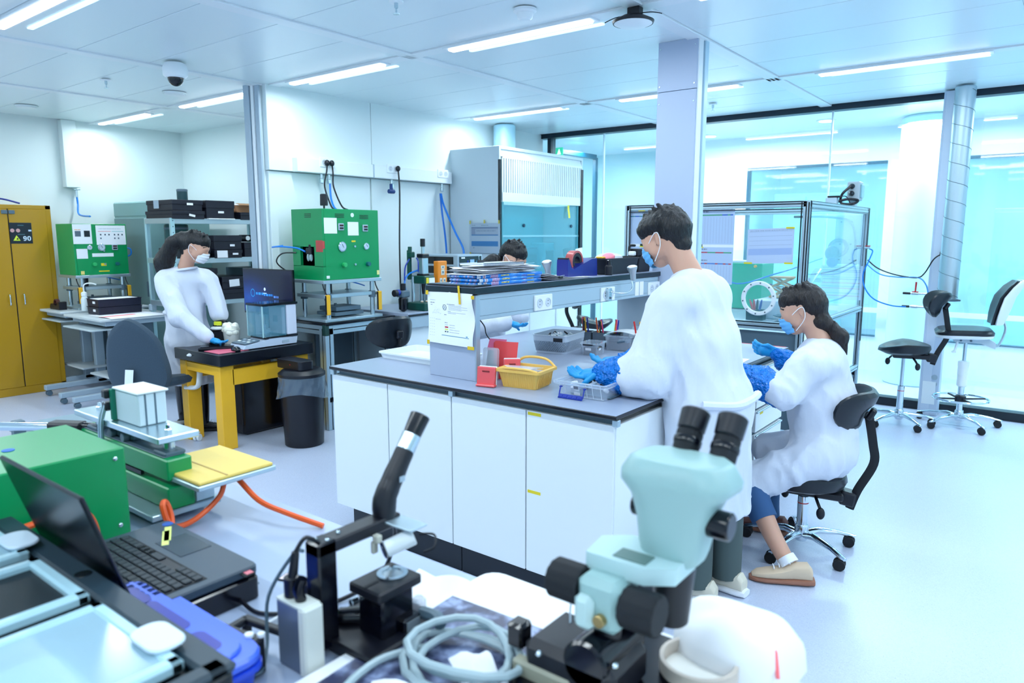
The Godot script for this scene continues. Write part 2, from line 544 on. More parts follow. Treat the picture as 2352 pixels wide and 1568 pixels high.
func corridor():
	var cyan = mat(0.84, 0.96, 0.98, 0.4)
	slabmesh(Vector3(-7.2, 2.76, -13.2), Vector3(4.0, 2.9, -7.36), M.ceil, "ceiling_corridor")
	slabmesh(Vector3(-7.2, 0, -9.9), Vector3(-4.2, 2.78, -9.7), cyan, "wall_corridor")
	slabmesh(Vector3(-4.25, 0, -9.8), Vector3(-4.15, 2.78, -9.05), M.white, "wall_return")
	slabmesh(Vector3(-7.4, 0, -9.9), Vector3(-7.2, 2.78, -7.2), cyan, "wall_end")
	slabmesh(Vector3(3.8, 0, -13.2), Vector3(4.0, 2.78, -7.2), cyan, "wall_side")
	slabmesh(Vector3(-4.25, 0, -13.2), Vector3(-4.1, 2.78, -9.1), cyan, "wall_laboratory")
	slabmesh(Vector3(-4.25, 0, -13.2), Vector3(4.0, 2.78, -13.0), cyan, "wall_far")
	var n = 0
	for s in [[-4.15, -3.27, 0.0, 2.78], [-3.27, 3.8, 2.38, 2.78], [-3.27, 3.8, 0.0, 0.4], [-1.69, -1.24, 0.4, 2.38]]:
		slabmesh(Vector3(s[0], s[2], -9.15), Vector3(s[1], s[3], -9.05), M.white, ["wall_glazed", "wall_over", "wall_under", "wall_between"][n])
		n += 1
	var fr = mat(0.0, 0.25, 0.35, 0.4)
	n = 4
	for s in [[-3.27, -1.69], [-1.24, 3.7]]:
		var b := MB.new()
		b.box(Vector3((s[0] + s[1]) * 0.5, 2.37, -9.07), Vector3(s[1] - s[0], 0.03, 0.08), 0.002)
		b.box(Vector3((s[0] + s[1]) * 0.5, 0.405, -9.07), Vector3(s[1] - s[0], 0.014, 0.08), 0.002)
		b.box(Vector3(s[0] + 0.015, 1.39, -9.07), Vector3(0.03, 1.97, 0.08), 0.002)
		struct("trim_%d" % n, b, fr)
		slabmesh(Vector3(s[0], 0.4, -9.09), Vector3(s[1], 2.37, -9.08), M.glass, "window_%d" % (n + 1))
		n += 1
	slabmesh(Vector3(-3.2, 0.68, -9.0), Vector3(3.6, 0.735, -8.97), M.white, "handrail_trim")
	var col = MB.new().cyl(Vector3(-1.22, -0.02, -8.55), Vector3(-1.22, 2.77, -8.55), 0.27, -1, 40)
	struct("round_column", col, cyan)
	# door frame across the corridor
	var d := MB.new()
	d.box(Vector3(-5.28, 2.62, -8.15), Vector3(0.05, 0.06, 1.1), 0.003).box(Vector3(-5.28, 1.3, -8.7), Vector3(0.05, 2.62, 0.06), 0.003)
	struct("trim_6", d, fr)
	# exit sign over the corridor door
	var e = thing("exit_sign", "green escape sign with white arrow hanging over the corridor door", "sign", Vector3(-5.22, 2.6, -7.7))
	put("sign_plate", bx(V0, Vector3(0.14, 0.1, 0.02), 0.004), glow(0.0, 0.75, 0.55, 0.7), e)
	put("arrow", MB.new().prism([Vector2(-0.03, -0.035), Vector2(0.03, -0.035), Vector2(0, 0.035)], 0.006, Basis(), Vector3(0.02, 0, 0.012)), glow(0.9, 1, 0.95, 0.9), e)
	put("hanger", cy(Vector3(0, 0.05, 0), Vector3(0, 0.155, 0), 0.006), M.white, e)
	# the laboratory beyond: lamps, cupboards and a bench
	for k in 3:
		for j in 2:
			var l = thing("laboratory_lamp", ["first", "middle", "last"][k] + " slim lamp of the " + ["front", "rear"][j] + " row on the far laboratory ceiling", "lamp", Vector3(-4.0 + 2.3 * k + 0.3 * j, 2.745, -10.6 - 1.3 * j), 0, "")
			put("diffuser", bx(V0, Vector3(1.6, 0.02, 0.07), 0.003), glow(0.85, 0.97, 1.0, 3.0), l)
			put("housing", bx(Vector3(0, 0.008, 0), Vector3(1.64, 0.014, 0.1), 0.002), M.white, l)
	var pale = mat(0.6, 0.85, 0.92, 0.4)
	for q in [["tall_cabinet", "pale tall cabinet behind the corridor window, beside the round column", Vector3(-0.3, 0, -11.4), 1.9], ["tall_cabinet", "pale tall cabinet deep in the far laboratory, near its left wall", Vector3(-3.3, 0, -12.0), 2.2]]:
		var t = thing(q[0], q[1], "cabinet", q[2])
		put("body", bx(Vector3(0, q[3] * 0.5, 0), Vector3(1.0, q[3], 0.5), 0.01), pale, t)
		for s in [-0.25, 0.25]:
			var dd = put("door", bx(Vector3(s, q[3] * 0.5, 0.26), Vector3(0.48, q[3] - 0.1, 0.02), 0.004), pale, t)
			put("handle", cy(Vector3(s * 0.2, q[3] * 0.5 - 0.1, 0.285), Vector3(s * 0.2, q[3] * 0.5 + 0.1, 0.285), 0.008, -1, 8), M.dgrey, dd)
	var w = thing("wall_bench", "pale blue bench under the far laboratory windows", "bench", Vector3(1.4, 0, -10.6))
	put("worktop", bx(Vector3(0, 0.88, 0), Vector3(2.6, 0.04, 0.8), 0.004), pale, w)
	for s in [-1.2, 0.0, 1.2]: put("leg", bx(Vector3(s, 0.43, 0), Vector3(0.06, 0.86, 0.7), 0.004), pale, w)
	for k in 2:
		var dl = thing("downlight", ["round corridor downlight seen just above the aluminium glove box", "round corridor downlight seen close to the grey service column"][k], "lamp", Vector3([-2.15, -3.6][k], 2.755, [-8.2, -8.6][k]))
		put("lens", MB.new().lathe([Vector2(0.07, -0.012), Vector2(0.075, 0.0)], 24), glow(1, 1, 1, 3.0), dl)
		put("rim", MB.new().lathe([Vector2(0.095, -0.006), Vector2(0.1, 0.006)], 24), M.white, dl)

func ceiling_things():
	var names = {
		"0/-3.55": "lit slim ceiling lamp deepest in the alcove, over the wheeled tables",
		"1/-3.55": "lit slim ceiling lamp whose end meets the partition wall edge",
		"2/-3.55": "lit slim ceiling lamp above the green press on the aluminium table",
		"3/-3.55": "lit slim ceiling lamp above the island shelf, longest in view",
		"2/-5.75": "lit slim ceiling lamp close to the fume cupboard",
		"3/-5.75": "lit slim ceiling lamp crossed by the grey service column",
		"4/-5.75": "lit slim ceiling lamp over the aisle by the glazed wall",
		"2/-1.6": "lit slim ceiling lamp cut by the upper corner above the yellow cabinet",
	}
	var lm = glow(1.0, 1.0, 1.0, 4.0)
	var side = glow(0.88, 0.97, 1.0, 0.75)  # faint glow added to the air slots, which are no lamps
	var dm = bx(V0, Vector3(1.05, 0.014, 0.056), 0.006).mesh()
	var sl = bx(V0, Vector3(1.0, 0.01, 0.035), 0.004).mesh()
	var fr = bx(V0, Vector3(1.1, 0.012, 0.1), 0.003).mesh()
	for row in [[-5.75, 2, 7], [-3.55, 0, 7], [-1.6, 0, 7], [0.5, 0, 7]]:
		for k in range(row[1], row[2]):
			var key = "%d/%s" % [k, row[0]]
			var seen = names.has(key)
			var t = thing("ceiling_lamp", names[key] if seen else "lit slim ceiling lamp of the rows out of view", "lamp", Vector3(LX[k], 2.735, row[0]), 0.0, "ceiling lamps" if seen else "ceiling lamps out of view")
			put("housing", fr, M.white, t).position = Vector3(0, 0.004, 0)
			put("diffuser", dm, lm, t).position = Vector3(0, -0.006, 0)
			if seen: put("glowing_air_slot", sl, side, t).position = Vector3(0.02, 0.012, -0.14)  # air slot next to the lamp, its brightness put in as emission
	var d = thing("dome_camera", "white ceiling dome camera with dark lens bubble", "camera", Vector3(-5.01, 2.74, -2.66))
	put("housing", MB.new().lathe([Vector2(0.062, -0.1), Vector2(0.078, -0.085), Vector2(0.082, -0.04), Vector2(0.07, -0.005), Vector2(0.06, 0.0)], 28), M.white, d)
	put("bubble", MB.new().ell(Vector3(0, -0.1, 0), Vector3(0.052, 0.055, 0.052), Basis(), 20, 12), M.gloss, d)
	var s = thing("smoke_detector", "round white smoke detector between the ceiling lamps", "detector", Vector3(-2.39, 2.745, -3.2))
	put("base", MB.new().lathe([Vector2(0.05, -0.02), Vector2(0.062, -0.012), Vector2(0.062, 0)], 24), M.white, s)
	put("head", MB.new().lathe([Vector2(0.028, -0.055), Vector2(0.04, -0.045), Vector2(0.045, -0.02)], 24), M.white, s)
	var a = thing("sensor_disc", "black disc sensor hanging under the ceiling on wires", "sensor", Vector3(-1.92, 2.745, -3.52))
	put("dish", MB.new().lathe([Vector2(0.03, -0.078), Vector2(0.105, -0.082), Vector2(0.11, -0.07), Vector2(0.06, -0.045), Vector2(0.03, -0.04)], 32), M.black, a)
	put("cover", MB.new().lathe([Vector2(0.02, -0.1), Vector2(0.075, -0.093), Vector2(0.1, -0.082)], 32), M.white, a)
	put("bracket", bx(Vector3(0.01, -0.025, 0), Vector3(0.07, 0.045, 0.05), 0.004), M.black, a)
	for q in [Vector3(-0.16, -0.055, 0.02), Vector3(0.15, -0.05, -0.03)]: put("wire", hs([Vector3(0, -0.035, 0), q * 0.6 + Vector3(0, -0.005, 0), q], 0.0025, 6), M.black, a)
	var sp = [["over the dark-haired worker at the black-topped scale table", Vector3(-5.98, 2.74, -2.62)], ["at the upper rim, above the island shelf", Vector3(-2.83, 2.74, -2.69)], ["close to the glazed wall, behind the service column", Vector3(-2.69, 2.74, -6.47)]]
	for q in sp:
		var k = thing("sprinkler", "small metal ceiling sprinkler " + q[0], "sprinkler", q[1])
		put("pipe", cy(Vector3(0, -0.03, 0), Vector3(0, 0.01, 0), 0.01, -1, 10), M.steel, k)
		put("rosette", MB.new().lathe([Vector2(0.035, -0.004), Vector2(0.038, 0.004)], 18), M.white, k)
		put("deflector", MB.new().lathe([Vector2(0.016, -0.06), Vector2(0.017, -0.056)], 12), M.steel, k)
		put("frame", cy(Vector3(0, -0.058, 0), Vector3(0, -0.03, 0), 0.005, -1, 8), M.steel, k)
	for q in [["round flat ceiling vent above the black boxes rack", Vector3(-6.08, 2.745, -3.21)], ["round flat ceiling vent in the alcove corner", Vector3(-7.78, 2.745, -2.68)]]:
		var k = thing("ceiling_vent", q[0], "vent", q[1])
		put("disc", MB.new().lathe([Vector2(0.05, -0.02), Vector2(0.08, -0.015), Vector2(0.08, -0.008)], 24), M.white, k)
		put("ring", MB.new().lathe([Vector2(0.09, -0.008), Vector2(0.095, 0.002)], 24), M.wall, k)


func island():
	ceiling_things()
	var W = thing("worktop", "long grey island worktop with a thin black edge", "worktop", Vector3(-2.115, 0.884, -3.32))
	put("core", bx(Vector3(0, 0.007, 0), Vector3(1.68, 0.0145, 2.08), 0.002), M.gloss, W)
	put("surface", bx(Vector3(0, 0.0152, 0), Vector3(1.674, 0.0016, 2.074), 0.0004), M.top, W)
	put("edge_tape", bx(Vector3(0.3, 0.0165, -1.032), Vector3(1.05, 0.001, 0.012), 0.0), mat(0.9, 0.3, 0.35), W, "red tape along the far edge")
	var dm = bx(V0, Vector3(0.41, 0.697, 0.019), 0.0015).mesh()
	var cabs = ["white two-door base cabinet under the island end, bin side", "white two-door base cabinet under the island end, with yellow label strips"]
	for i in 2:
		var x0 = -2.9585 + 0.8335 * i
		var c = thing("base_cabinet", cabs[i], "cabinet", Vector3(x0 + 0.4165, 0.0, -2.6))
		put("body", bx(Vector3(0, 0.5, -0.005), Vector3(0.825, 0.69, 0.54), 0.002), M.white, c)
		put("plinth", bx(Vector3(0.0 if i else 0.03, 0.0775, -0.01), Vector3(0.83 if i else 0.77, 0.155, 0.5), 0.002), mat(0.0, 0.07, 0.13, 0.4), c)
		for s in [-1, 1]:
			var d = put("door", dm, M.white, c)
			d.position = Vector3(s * 0.2085, 0.5065, 0.29)
			if i == 1 and s == 1:
				for y in [0.337, 0.004]: put("label", bx(Vector3(-0.165, y, 0.0098), Vector3(0.066, 0.013, 0.0006), 0.0), M.tape, d, "yellow tape strip")
		if i == 1: put("side_panel", bx(Vector3(0.412, 0.505, 0.0), Vector3(0.016, 0.7, 0.58), 0.002), M.white, c)
	var F = Node3D.new()
	F.name = "understructure"
	W.add_child(F)
	F.position = Vector3(0, -0.884, 0.02)
	put("rail", bx(Vector3(0, 0.868, 0.97), Vector3(1.62, 0.028, 0.02), 0.002), M.dgrey, F)
	put("rail", bx(Vector3(0, 0.868, -0.98), Vector3(1.62, 0.028, 0.02), 0.002), M.dgrey, F)
	for x in [-0.79, 0.79]:
		put("rail", bx(Vector3(x, 0.868, -0.22), Vector3(0.02, 0.028, 1.5), 0.002), M.dgrey, F)
		put("leg", bx(Vector3(x, 0.427, -0.98), Vector3(0.05, 0.854, 0.05), 0.004), M.grey, F)
	for x in [-0.83, -0.005, 0.83]: put("bracket", bx(Vector3(x, 0.868, 1.0), Vector3(0.026, 0.026, 0.022), 0.002), M.alu, F)
	put("back_panel", bx(Vector3(0, 0.5, 0.38), Vector3(1.6, 0.7, 0.02), 0.002), M.grey, F)
	# drawer unit at the far end
	var D = thing("drawer_unit", "white drawer unit beside the seated worker, with yellow tabs and grey side", "drawers", Vector3(-1.5, 0, -4.07))
	put("body", bx(Vector3(-0.01, 0.475, 0), Vector3(0.42, 0.75, 0.47), 0.002), M.dgrey, D)
	put("plinth", bx(Vector3(-0.02, 0.05, 0), Vector3(0.38, 0.1, 0.45), 0.0), M.black, D)
	for q in [[0.62, 0.845], [0.485, 0.605], [0.29, 0.47], [0.11, 0.275]]:
		var d = put("drawer", bx(Vector3(0.212, (q[0] + q[1]) * 0.5, 0), Vector3(0.02, q[1] - q[0], 0.455), 0.003), M.white, D)
		put("grip", bx(Vector3(0.224, q[1] - 0.006, 0), Vector3(0.012, 0.01, 0.45), 0.002), M.alu, d)
		put("label", bx(Vector3(0.2225, q[1] - 0.022, 0.14), Vector3(0.001, 0.012, 0.05), 0.0), M.tape, d, "yellow tape strip")
	# shelf above the worktop
	var S = thing("island_shelf", "raised black-edged shelf along the island with socket rails", "shelf", Vector3(-2.245, 0.9, -3.36))
	put("end_panel", bx(Vector3(0, 0.198, 0.91), Vector3(0.29, 0.396, 0.02), 0.002), mat(0.68, 0.73, 0.82, 0.4), S)
	put("end_cap", bx(Vector3(0.1475, 0.198, 0.905), Vector3(0.005, 0.396, 0.03), 0.0015), M.alu, S)
	put("top_board", bx(Vector3(0, 0.416, 0.0), Vector3(0.31, 0.028, 1.86), 0.002), mat(0.0, 0.12, 0.17, 0.3), S)
	put("surface", bx(Vector3(0, 0.4305, 0.0), Vector3(0.304, 0.0012, 1.85), 0.0), M.top, S)
	for s in [-1, 1]:
		var r = put("rail", bx(Vector3(s * 0.13, 0.34, -0.005), Vector3(0.028, 0.117, 1.81), 0.002), mat(0.66, 0.76, 0.82, 0.35), S)
		for y in [0.375, 0.3]: put("groove", bx(Vector3(s * 0.1442, y, -0.005), Vector3(0.0008, 0.0015, 1.8), 0.0), M.dgrey, r)
	put("support", bx(Vector3(0, 0.2, -0.88), Vector3(0.26, 0.4, 0.03), 0.002), M.grey, S)
	for z in [0.392, -0.255, -0.84]: socket_pair(S, Vector3(0.1445, 0.326, z), "white double wall socket")
	for z in [-0.62, -0.68]: put("note", bx(Vector3(0.1455, 0.335, z), Vector3(0.0012, 0.085, 0.05), 0.0), M.paper, S, "small paper note taped on the rail")
	# poster on the end panel
	var im = blank(400, 440, Color(0.95, 0.97, 1.0))
	var rng := RandomNumberGenerator.new()
	rng.seed = 3
	var ink = Color(0.25, 0.3, 0.38)
	scrawl(im, 24, 76, 50, 4, Color(0.55, 0.6, 0.68), rng); scrawl(im, 27, 97, 38, 6, ink, rng); scrawl(im, 28, 116, 16, 5, ink, rng)
	for k in 60:
		var a = PI * rng.randf()
		im.fill_rect(Rect2i(80 + int(cos(a) * 46 * sqrt(rng.randf())), 190 - int(sin(a) * 60 * rng.randf()), 4, 3), Color(0.78, 0.82, 0.88))
	for j in 7:
		for k in 3: scrawl(im, 16 + k * 17, 232 + j * 24, 8, 3, Color(0.7, 0.74, 0.8), rng)
	scrawl(im, 66, 236, 46, 4, Color(0.6, 0.64, 0.7), rng)
	for k in 48:
		var t = TAU * k / 48.0
		var hx = Vector2(cos(t), sin(t) * 1.4) * (1.0 - 0.12 * pow(sin(3.0 * t), 2))
		im.fill_rect(Rect2i(152 + int(hx.x * 17), 130 + int(hx.y * 17), 4, 4), Color(0.1, 0.2, 0.28))
	im.fill_rect(Rect2i(151, 120, 3, 16), ink)
	im.fill_rect(Rect2i(145, 124, 3, 20), Color(0.3, 0.5, 0.55)); im.fill_rect(Rect2i(158, 124, 3, 20), Color(0.3, 0.5, 0.55)); im.fill_rect(Rect2i(145, 142, 16, 3), Color(0.3, 0.5, 0.55))
	scrawl(im, 178, 100, 66, 5, ink, rng)
	for j in 5: scrawl(im, 190, 110 + j * 9, 110 + (j % 2) * 50, 3, Color(0.5, 0.56, 0.65), rng)
	scrawl(im, 182, 160, 24, 4, ink, rng); scrawl(im, 182, 168, 150, 3, Color(0.5, 0.56, 0.65), rng); scrawl(im, 182, 176, 70, 3, Color(0.5, 0.56, 0.65), rng)
	scrawl(im, 148, 190, 20, 5, ink, rng); scrawl(im, 150, 256, 24, 5, ink, rng)
	im.fill_rect(Rect2i(150, 270, 30, 12), Color(0.85, 0.88, 0.92))
	im.fill_rect(Rect2i(150, 290, 30, 12), Color(0.72, 0.12, 0.2)); im.fill_rect(Rect2i(150, 310, 30, 11), Color(0.88, 0.9, 0.4))
	im.fill_rect(Rect2i(151, 329, 12, 10), Color(0.04, 0.1, 0.16)); im.fill_rect(Rect2i(170, 329, 12, 10), Color(0.1, 0.3, 0.35))
	for j in 4: scrawl(im, 192, 274 + j * 20, 46 + 40 * (1 if j > 1 else 0), 4, Color(0.5, 0.56, 0.65), rng)
	im.fill_rect(Rect2i(124, 364, 240, 5), Color(0.2, 0.5, 0.65)); im.fill_rect(Rect2i(336, 352, 16, 9), Color(0.3, 0.58, 0.72))
	var P = thing("notice", "printed notice taped on the island shelf end panel", "paper", Vector3(-2.245, 1.18, -2.436))
	put("sheet", MB.new().grid(func(s, t): return Vector3((s - 0.5) * 0.285 + 0.004 * sin(t * 5.0), (t - 0.5) * 0.245 + 0.006 * (1.0 - s), 0.003 + 0.008 * pow(s, 8) * sin(t * 9.0) + 0.006 * pow(1.0 - t, 3) + 0.003 * sin(s * 3.1)), 16, 12, 0.0006), picture(im), P)
	for q in [[-0.142, 0.118, 0.016, 0.02, 0], [0.062, 0.115, 0.012, 0.085, 5], [0.143, 0.108, 0.018, 0.016, 0], [-0.138, -0.118, 0.016, 0.02, 0], [0.13, -0.124, 0.04, 0.016, 0]]:
		put("tape_strip", bx(Vector3(q[0], q[1], 0.0105), Vector3(q[2], q[3], 0.0008), 0.0, rz(q[4])), mat(0.9, 0.75, 0.12, 0.5), P, "yellow tape strip")
	# grey column rising from the island end to the ceiling
	var C = thing("service_column", "grey service column rising from the island end to the ceiling", "column", Vector3(-2.02, 0.9, -4.35))
	var cg = mat(0.68, 0.74, 0.84, 0.45)
	put("panel", bx(Vector3(0, 0.776, 0.06), Vector3(0.262, 1.55, 0.02), 0.002), cg, C)
	put("panel", bx(Vector3(0, 1.703, 0.06), Vector3(0.262, 0.298, 0.02), 0.002), cg, C)
	put("core", bx(Vector3(-0.0, 0.925, -0.01), Vector3(0.25, 1.85, 0.12), 0.003), M.grey, C)
	put("edge_strip", bx(Vector3(0.133, 0.925, 0.03), Vector3(0.012, 1.85, 0.06), 0.003), M.white, C)
	put("edge_strip", bx(Vector3(0.137, 0.925, -0.04), Vector3(0.02, 1.85, 0.05), 0.003), mat(0.75, 0.88, 0.95, 0.35), C)
	for q in [[-0.115, 1.81], [0.115, 1.81], [-0.115, 1.585], [0.115, 1.585], [-0.115, 1.48], [0.115, 1.48]]:
		put("screw", MB.new().cyl(Vector3(q[0], q[1], 0.069), Vector3(q[0], q[1], 0.073), 0.005, -1, 10), M.steel, C)

func socket_pair(par, at, label):
	var b := MB.new()
	b.box(at + Vector3(0.004, 0, 0), Vector3(0.011, 0.08, 0.155), 0.003)
	var o = put("socket_plate", b, M.white, par, label)
	for z in [-0.036, 0.036]:
		put("socket", MB.new().lathe([Vector2(0.024, 0.0), Vector2(0.0235, 0.003), Vector2(0.019, 0.003), Vector2(0.0185, 0.0006)], 20, at + Vector3(0.009, 0, z), rz(-90)), mat(0.82, 0.86, 0.9, 0.4), o)
		for y in [-0.008, 0.008]: put("pin_hole", MB.new().cyl(at + Vector3(0.0092, y, z), at + Vector3(0.0104, y, z), 0.0028, -1, 8), M.black, o)

func gooseneck(label, at, hd, mid, flip = 1.0):
	var t = thing("gooseneck_lamp", label, "lamp", at)
	put("clamp_box", bx(Vector3(0.012, 0.0, 0), Vector3(0.024, 0.075, 0.036), 0.003), M.steel, t)
	put("switch", MB.new().cyl(Vector3(0.024, -0.015, 0.004), Vector3(0.032, -0.02, 0.004), 0.006, -1, 10), M.dgrey, t)
	var e = hd - Vector3(0, 0.075, 0)
	put("neck", hs([Vector3(0.02, 0.018, 0)] + mid + [e], 0.0045, 8, 8), M.steel, t)
	put("head", MB.new().lathe([Vector2(0.006, -0.075), Vector2(0.017, -0.07), Vector2(0.018, -0.035), Vector2(0.03, 0.0), Vector2(0.03, 0.008), Vector2(0.027, 0.01)], 24, hd, rx(14)), mat(0.75, 0.77, 0.78, 0.3, 0.8), t)
	put("lens", MB.new().lathe([Vector2(0.025, 0.009), Vector2(0.022, 0.013)], 24, hd, rx(14)), M.white, t)

# an open box with wall thickness: w, d at the rim; k is how far the foot narrows
func crate(w, h, d, th, k, r = 0.012, rim = 0.006):
	var b := MB.new()
	var o = MB.rrect(w, d, r)
	var i = MB.rrect(w - 2 * th, d - 2 * th, maxf(r - th, 0.003))
	b.loft([MB.up(o, 0.0, k), MB.up(o, h - rim, 1.0), MB.up(o, h - rim, 1.0 + rim / w * 2), MB.up(o, h, 1.0 + rim / w * 2), MB.up(i, h, 1.0), MB.up(i, th, k)], true, true)
	return b

func island_goods():
	var Y = 0.9006
	var rng := RandomNumberGenerator.new()
	rng.seed = 11
	gooseneck("brushed steel gooseneck lamp clipped on the island rail, near the standing man", Vector3(-2.092, 1.225, -3.6), Vector3(0.09, 0.15, -0.13), [Vector3(0.05, 0.012, -0.01), Vector3(0.09, 0.01, -0.07), Vector3(0.1, 0.035, -0.12)])
	gooseneck("brushed steel gooseneck lamp on the far side of the island shelf", Vector3(-2.412, 1.23, -3.45), Vector3(0.02, 0.175, 0.03), [Vector3(-0.04, 0.012, 0.0), Vector3(-0.06, 0.03, 0.01), Vector3(-0.02, 0.05, 0.02)])
	# white tray
	var tr = thing("tray", "shallow white tray behind the shelf end panel", "tray", Vector3(-2.7, Y, -2.76))
	put("shell", crate(0.5, 0.034, 0.3, 0.004, 0.96, 0.03, 0.008), M.white, tr)
	for q in [Vector2(0.12, 0.05), Vector2(0.15, 0.03), Vector2(0.2, -0.02)]:
		put("clip", hs([Vector3(q.x, 0.008, q.y), Vector3(q.x + 0.02, 0.02, q.y + 0.01), Vector3(q.x + 0.035, 0.01, q.y - 0.01), Vector3(q.x + 0.02, 0.007, q.y - 0.02)], 0.004, 6), M.black, tr, "small black clip lying in the tray")
	# handset leaning by the panel
	var ph = thing("handset", "black rounded handset standing behind the pink bags, wire rising from it", "device", Vector3(-2.235, Y, -2.75))
	put("body", MB.new().prism(MB.rrect(0.07, 0.13, 0.018), 0.04, rx(-12), Vector3(0, 0.066, 0)), M.black, ph)
	put("wire", hs([Vector3(-0.01, 0.125, 0), Vector3(-0.04, 0.17, 0.02), Vector3(-0.03, 0.22, 0.05), Vector3(-0.05, 0.27, 0.09), Vector3(-0.08, 0.3, 0.12)], 0.003, 6), M.black, ph)
	# bags and pink plastic boxes
	var pk = mat(0.93, 0.36, 0.38, 0.3)
	var bag = thing("clear_bag", "clear bag of grey parts leaning on the shelf end panel", "bag", Vector3(-2.075, Y, -2.52), 10)
	put("film", MB.new().prism(MB.rrect(0.075, 0.15, 0.012), 0.02, rx(-4), Vector3(0, 0.075, 0)), clear(0.85, 0.9, 0.95, 0.35, 0.15), bag)
	put("contents", MB.new().prism(MB.rrect(0.06, 0.07, 0.02), 0.012, rx(-4), Vector3(0, 0.04, 0)), M.dgrey, bag)
	var sh = thing("pink_bags", "standing sheaf of pink antistatic bags behind the pink box", "bags", Vector3(-2.05, Y, -2.58), 12)
	for k in 5: put("bag_sheet", MB.new().grid(func(s, t): return Vector3((s - 0.5) * (0.1 + 0.02 * t) + k * 0.005, t * (0.16 + 0.004 * k), -0.02 * t + 0.006 * k + 0.004 * sin(s * 6 + k)), 6, 5, 0.0015), mat(0.95, 0.32, 0.33, 0.25), sh)
	put("bag_flap", MB.new().grid(func(s, t): return Vector3(-0.04 + (s - 0.5) * 0.09, 0.13 + t * 0.05, 0.0 - 0.03 * t), 4, 3, 0.0012), mat(0.9, 0.45, 0.6, 0.3), sh)
	for q in [["pink plastic holder with white back standing at the panel foot", Vector3(-2.0, Y, -2.4), 14, 0.088, 0.085], ["taller pink plastic holder leaning beside the yellow basket", Vector3(-1.965, Y, -2.54), 40, 0.075, 0.105]]:
		var t = thing("pink_holder", q[1 - 1], "holder", q[1], q[2])
		put("back", bx(Vector3(0, q[4] * 0.5 + 0.003, -0.014), Vector3(q[3], q[4], 0.006), 0.002, rx(-6)), M.white, t)
		put("front", bx(Vector3(0, q[4] * 0.5 + 0.003, 0.002), Vector3(q[3], q[4] * 0.96, 0.018), 0.003, rx(-6)), pk, t)
		put("slot", bx(Vector3(0.0, q[4] * 0.8, 0.0085), Vector3(q[3] * 0.4, 0.006, 0.006), 0.001, rx(-6)), mat(0.5, 0.1, 0.12), t)
		put("foot", bx(Vector3(0.004, 0.006, 0.016), Vector3(q[3] * 1.05, 0.01, 0.028), 0.003), pk, t)
	# yellow basket with ribs and raised handle
	var yb = thing("yellow_basket", "ribbed yellow plastic basket with clear bags inside", "basket", Vector3(-1.868, Y, -2.518), 8)
	var yc = mat(0.95, 0.76, 0.38, 0.4)
	put("shell", crate(0.2, 0.082, 0.165, 0.003, 0.84, 0.012, 0.012), yc, yb)
	var yr := MB.new()
	for k in 15:
		var x = -0.084 + 0.012 * k
		yr.box(Vector3(x * 0.92, 0.036, 0.0765), Vector3(0.003, 0.062, 0.004), 0.001, rx(9))
	for k in 11: yr.box(Vector3(0.0935, 0.036, (-0.07 + 0.014 * k) * 0.92), Vector3(0.004, 0.062, 0.003), 0.001, rz(-9))
	put("ribs", yr, yc, yb).set_meta("kind", "stuff")
	for s in [-1, 1]: put("handle", hs([Vector3(-0.1 * 1, 0.08, s * 0.085), Vector3(-0.05, 0.088 + 0.012 * (1 - s), s * 0.088), Vector3(0.05, 0.088 + 0.012 * (1 - s), s * 0.088), Vector3(0.1, 0.08, s * 0.085)], 0.006, 8), yc, yb)
	for k in 3: put("plastic_bag", MB.new().grid(func(s, t): return Vector3((s - 0.5) * 0.14, 0.055 + 0.02 * sin(s * 5 + k) * t + 0.012 * k, (t - 0.5) * 0.11 + 0.01 * k), 8, 6, 0.001), clear(0.92, 0.95, 1, 0.4, 0.12), yb)
	# clear box with blue handle
	var cb = thing("clear_box", "clear plastic box of black parts with a blue handle, under the man's hands", "box", Vector3(-1.545, Y, -2.62), 3)
	put("shell", crate(0.235, 0.068, 0.37, 0.003, 0.88, 0.02, 0.01), clear(0.88, 0.93, 1.0, 0.22, 0.06), cb)
	var rb := MB.new()
	for x in [-0.1, -0.075, 0.03, 0.06, 0.1]: rb.box(Vector3(x * 0.95, 0.034, 0.178), Vector3(0.003, 0.062, 0.003), 0.001, rx(17))
	for x in [-0.118, 0.118]:
		rb.box(Vector3(x, 0.066, 0), Vector3(0.006, 0.004, 0.37), 0.001).box(Vector3(x, 0.052, 0), Vector3(0.004, 0.003, 0.365), 0.001)
	rb.box(Vector3(0, 0.066, 0.186), Vector3(0.236, 0.004, 0.005), 0.001).box(Vector3(0, 0.052, 0.182), Vector3(0.228, 0.003, 0.004), 0.001).box(Vector3(0, 0.003, 0.162), Vector3(0.2, 0.004, 0.004), 0.001)
	put("rim_frame", rb, clear(0.92, 0.96, 1.0, 0.55, 0.1), cb)
	var hb := MB.new()
	hb.box(Vector3(-0.03, 0.008, 0.205), Vector3(0.115, 0.022, 0.006), 0.002, rx(-50))
	for x in [-0.086, 0.026]: hb.box(Vector3(x, 0.026, 0.198), Vector3(0.006, 0.04, 0.005), 0.002, rx(-20)).box(Vector3(x, 0.044, 0.188), Vector3(0.012, 0.006, 0.012), 0.002)
	for k in 5: hb.box(Vector3(-0.075 + k * 0.0225, 0.009, 0.2085), Vector3(0.016, 0.012, 0.004), 0.001, rx(-50))
	put("handle", hb, M.blue, cb, "blue swinging handle")
	for q in [[-0.02, 0.043, 0.028, 0.03], [-0.016, 0.019, 0.028, 0.013]]: put("sticker", bx(Vector3(q[0], q[1], 0.1775), Vector3(q[2], q[3], 0.001), 0.0, rx(17)), M.paper, cb)
	var bars := MB.new()
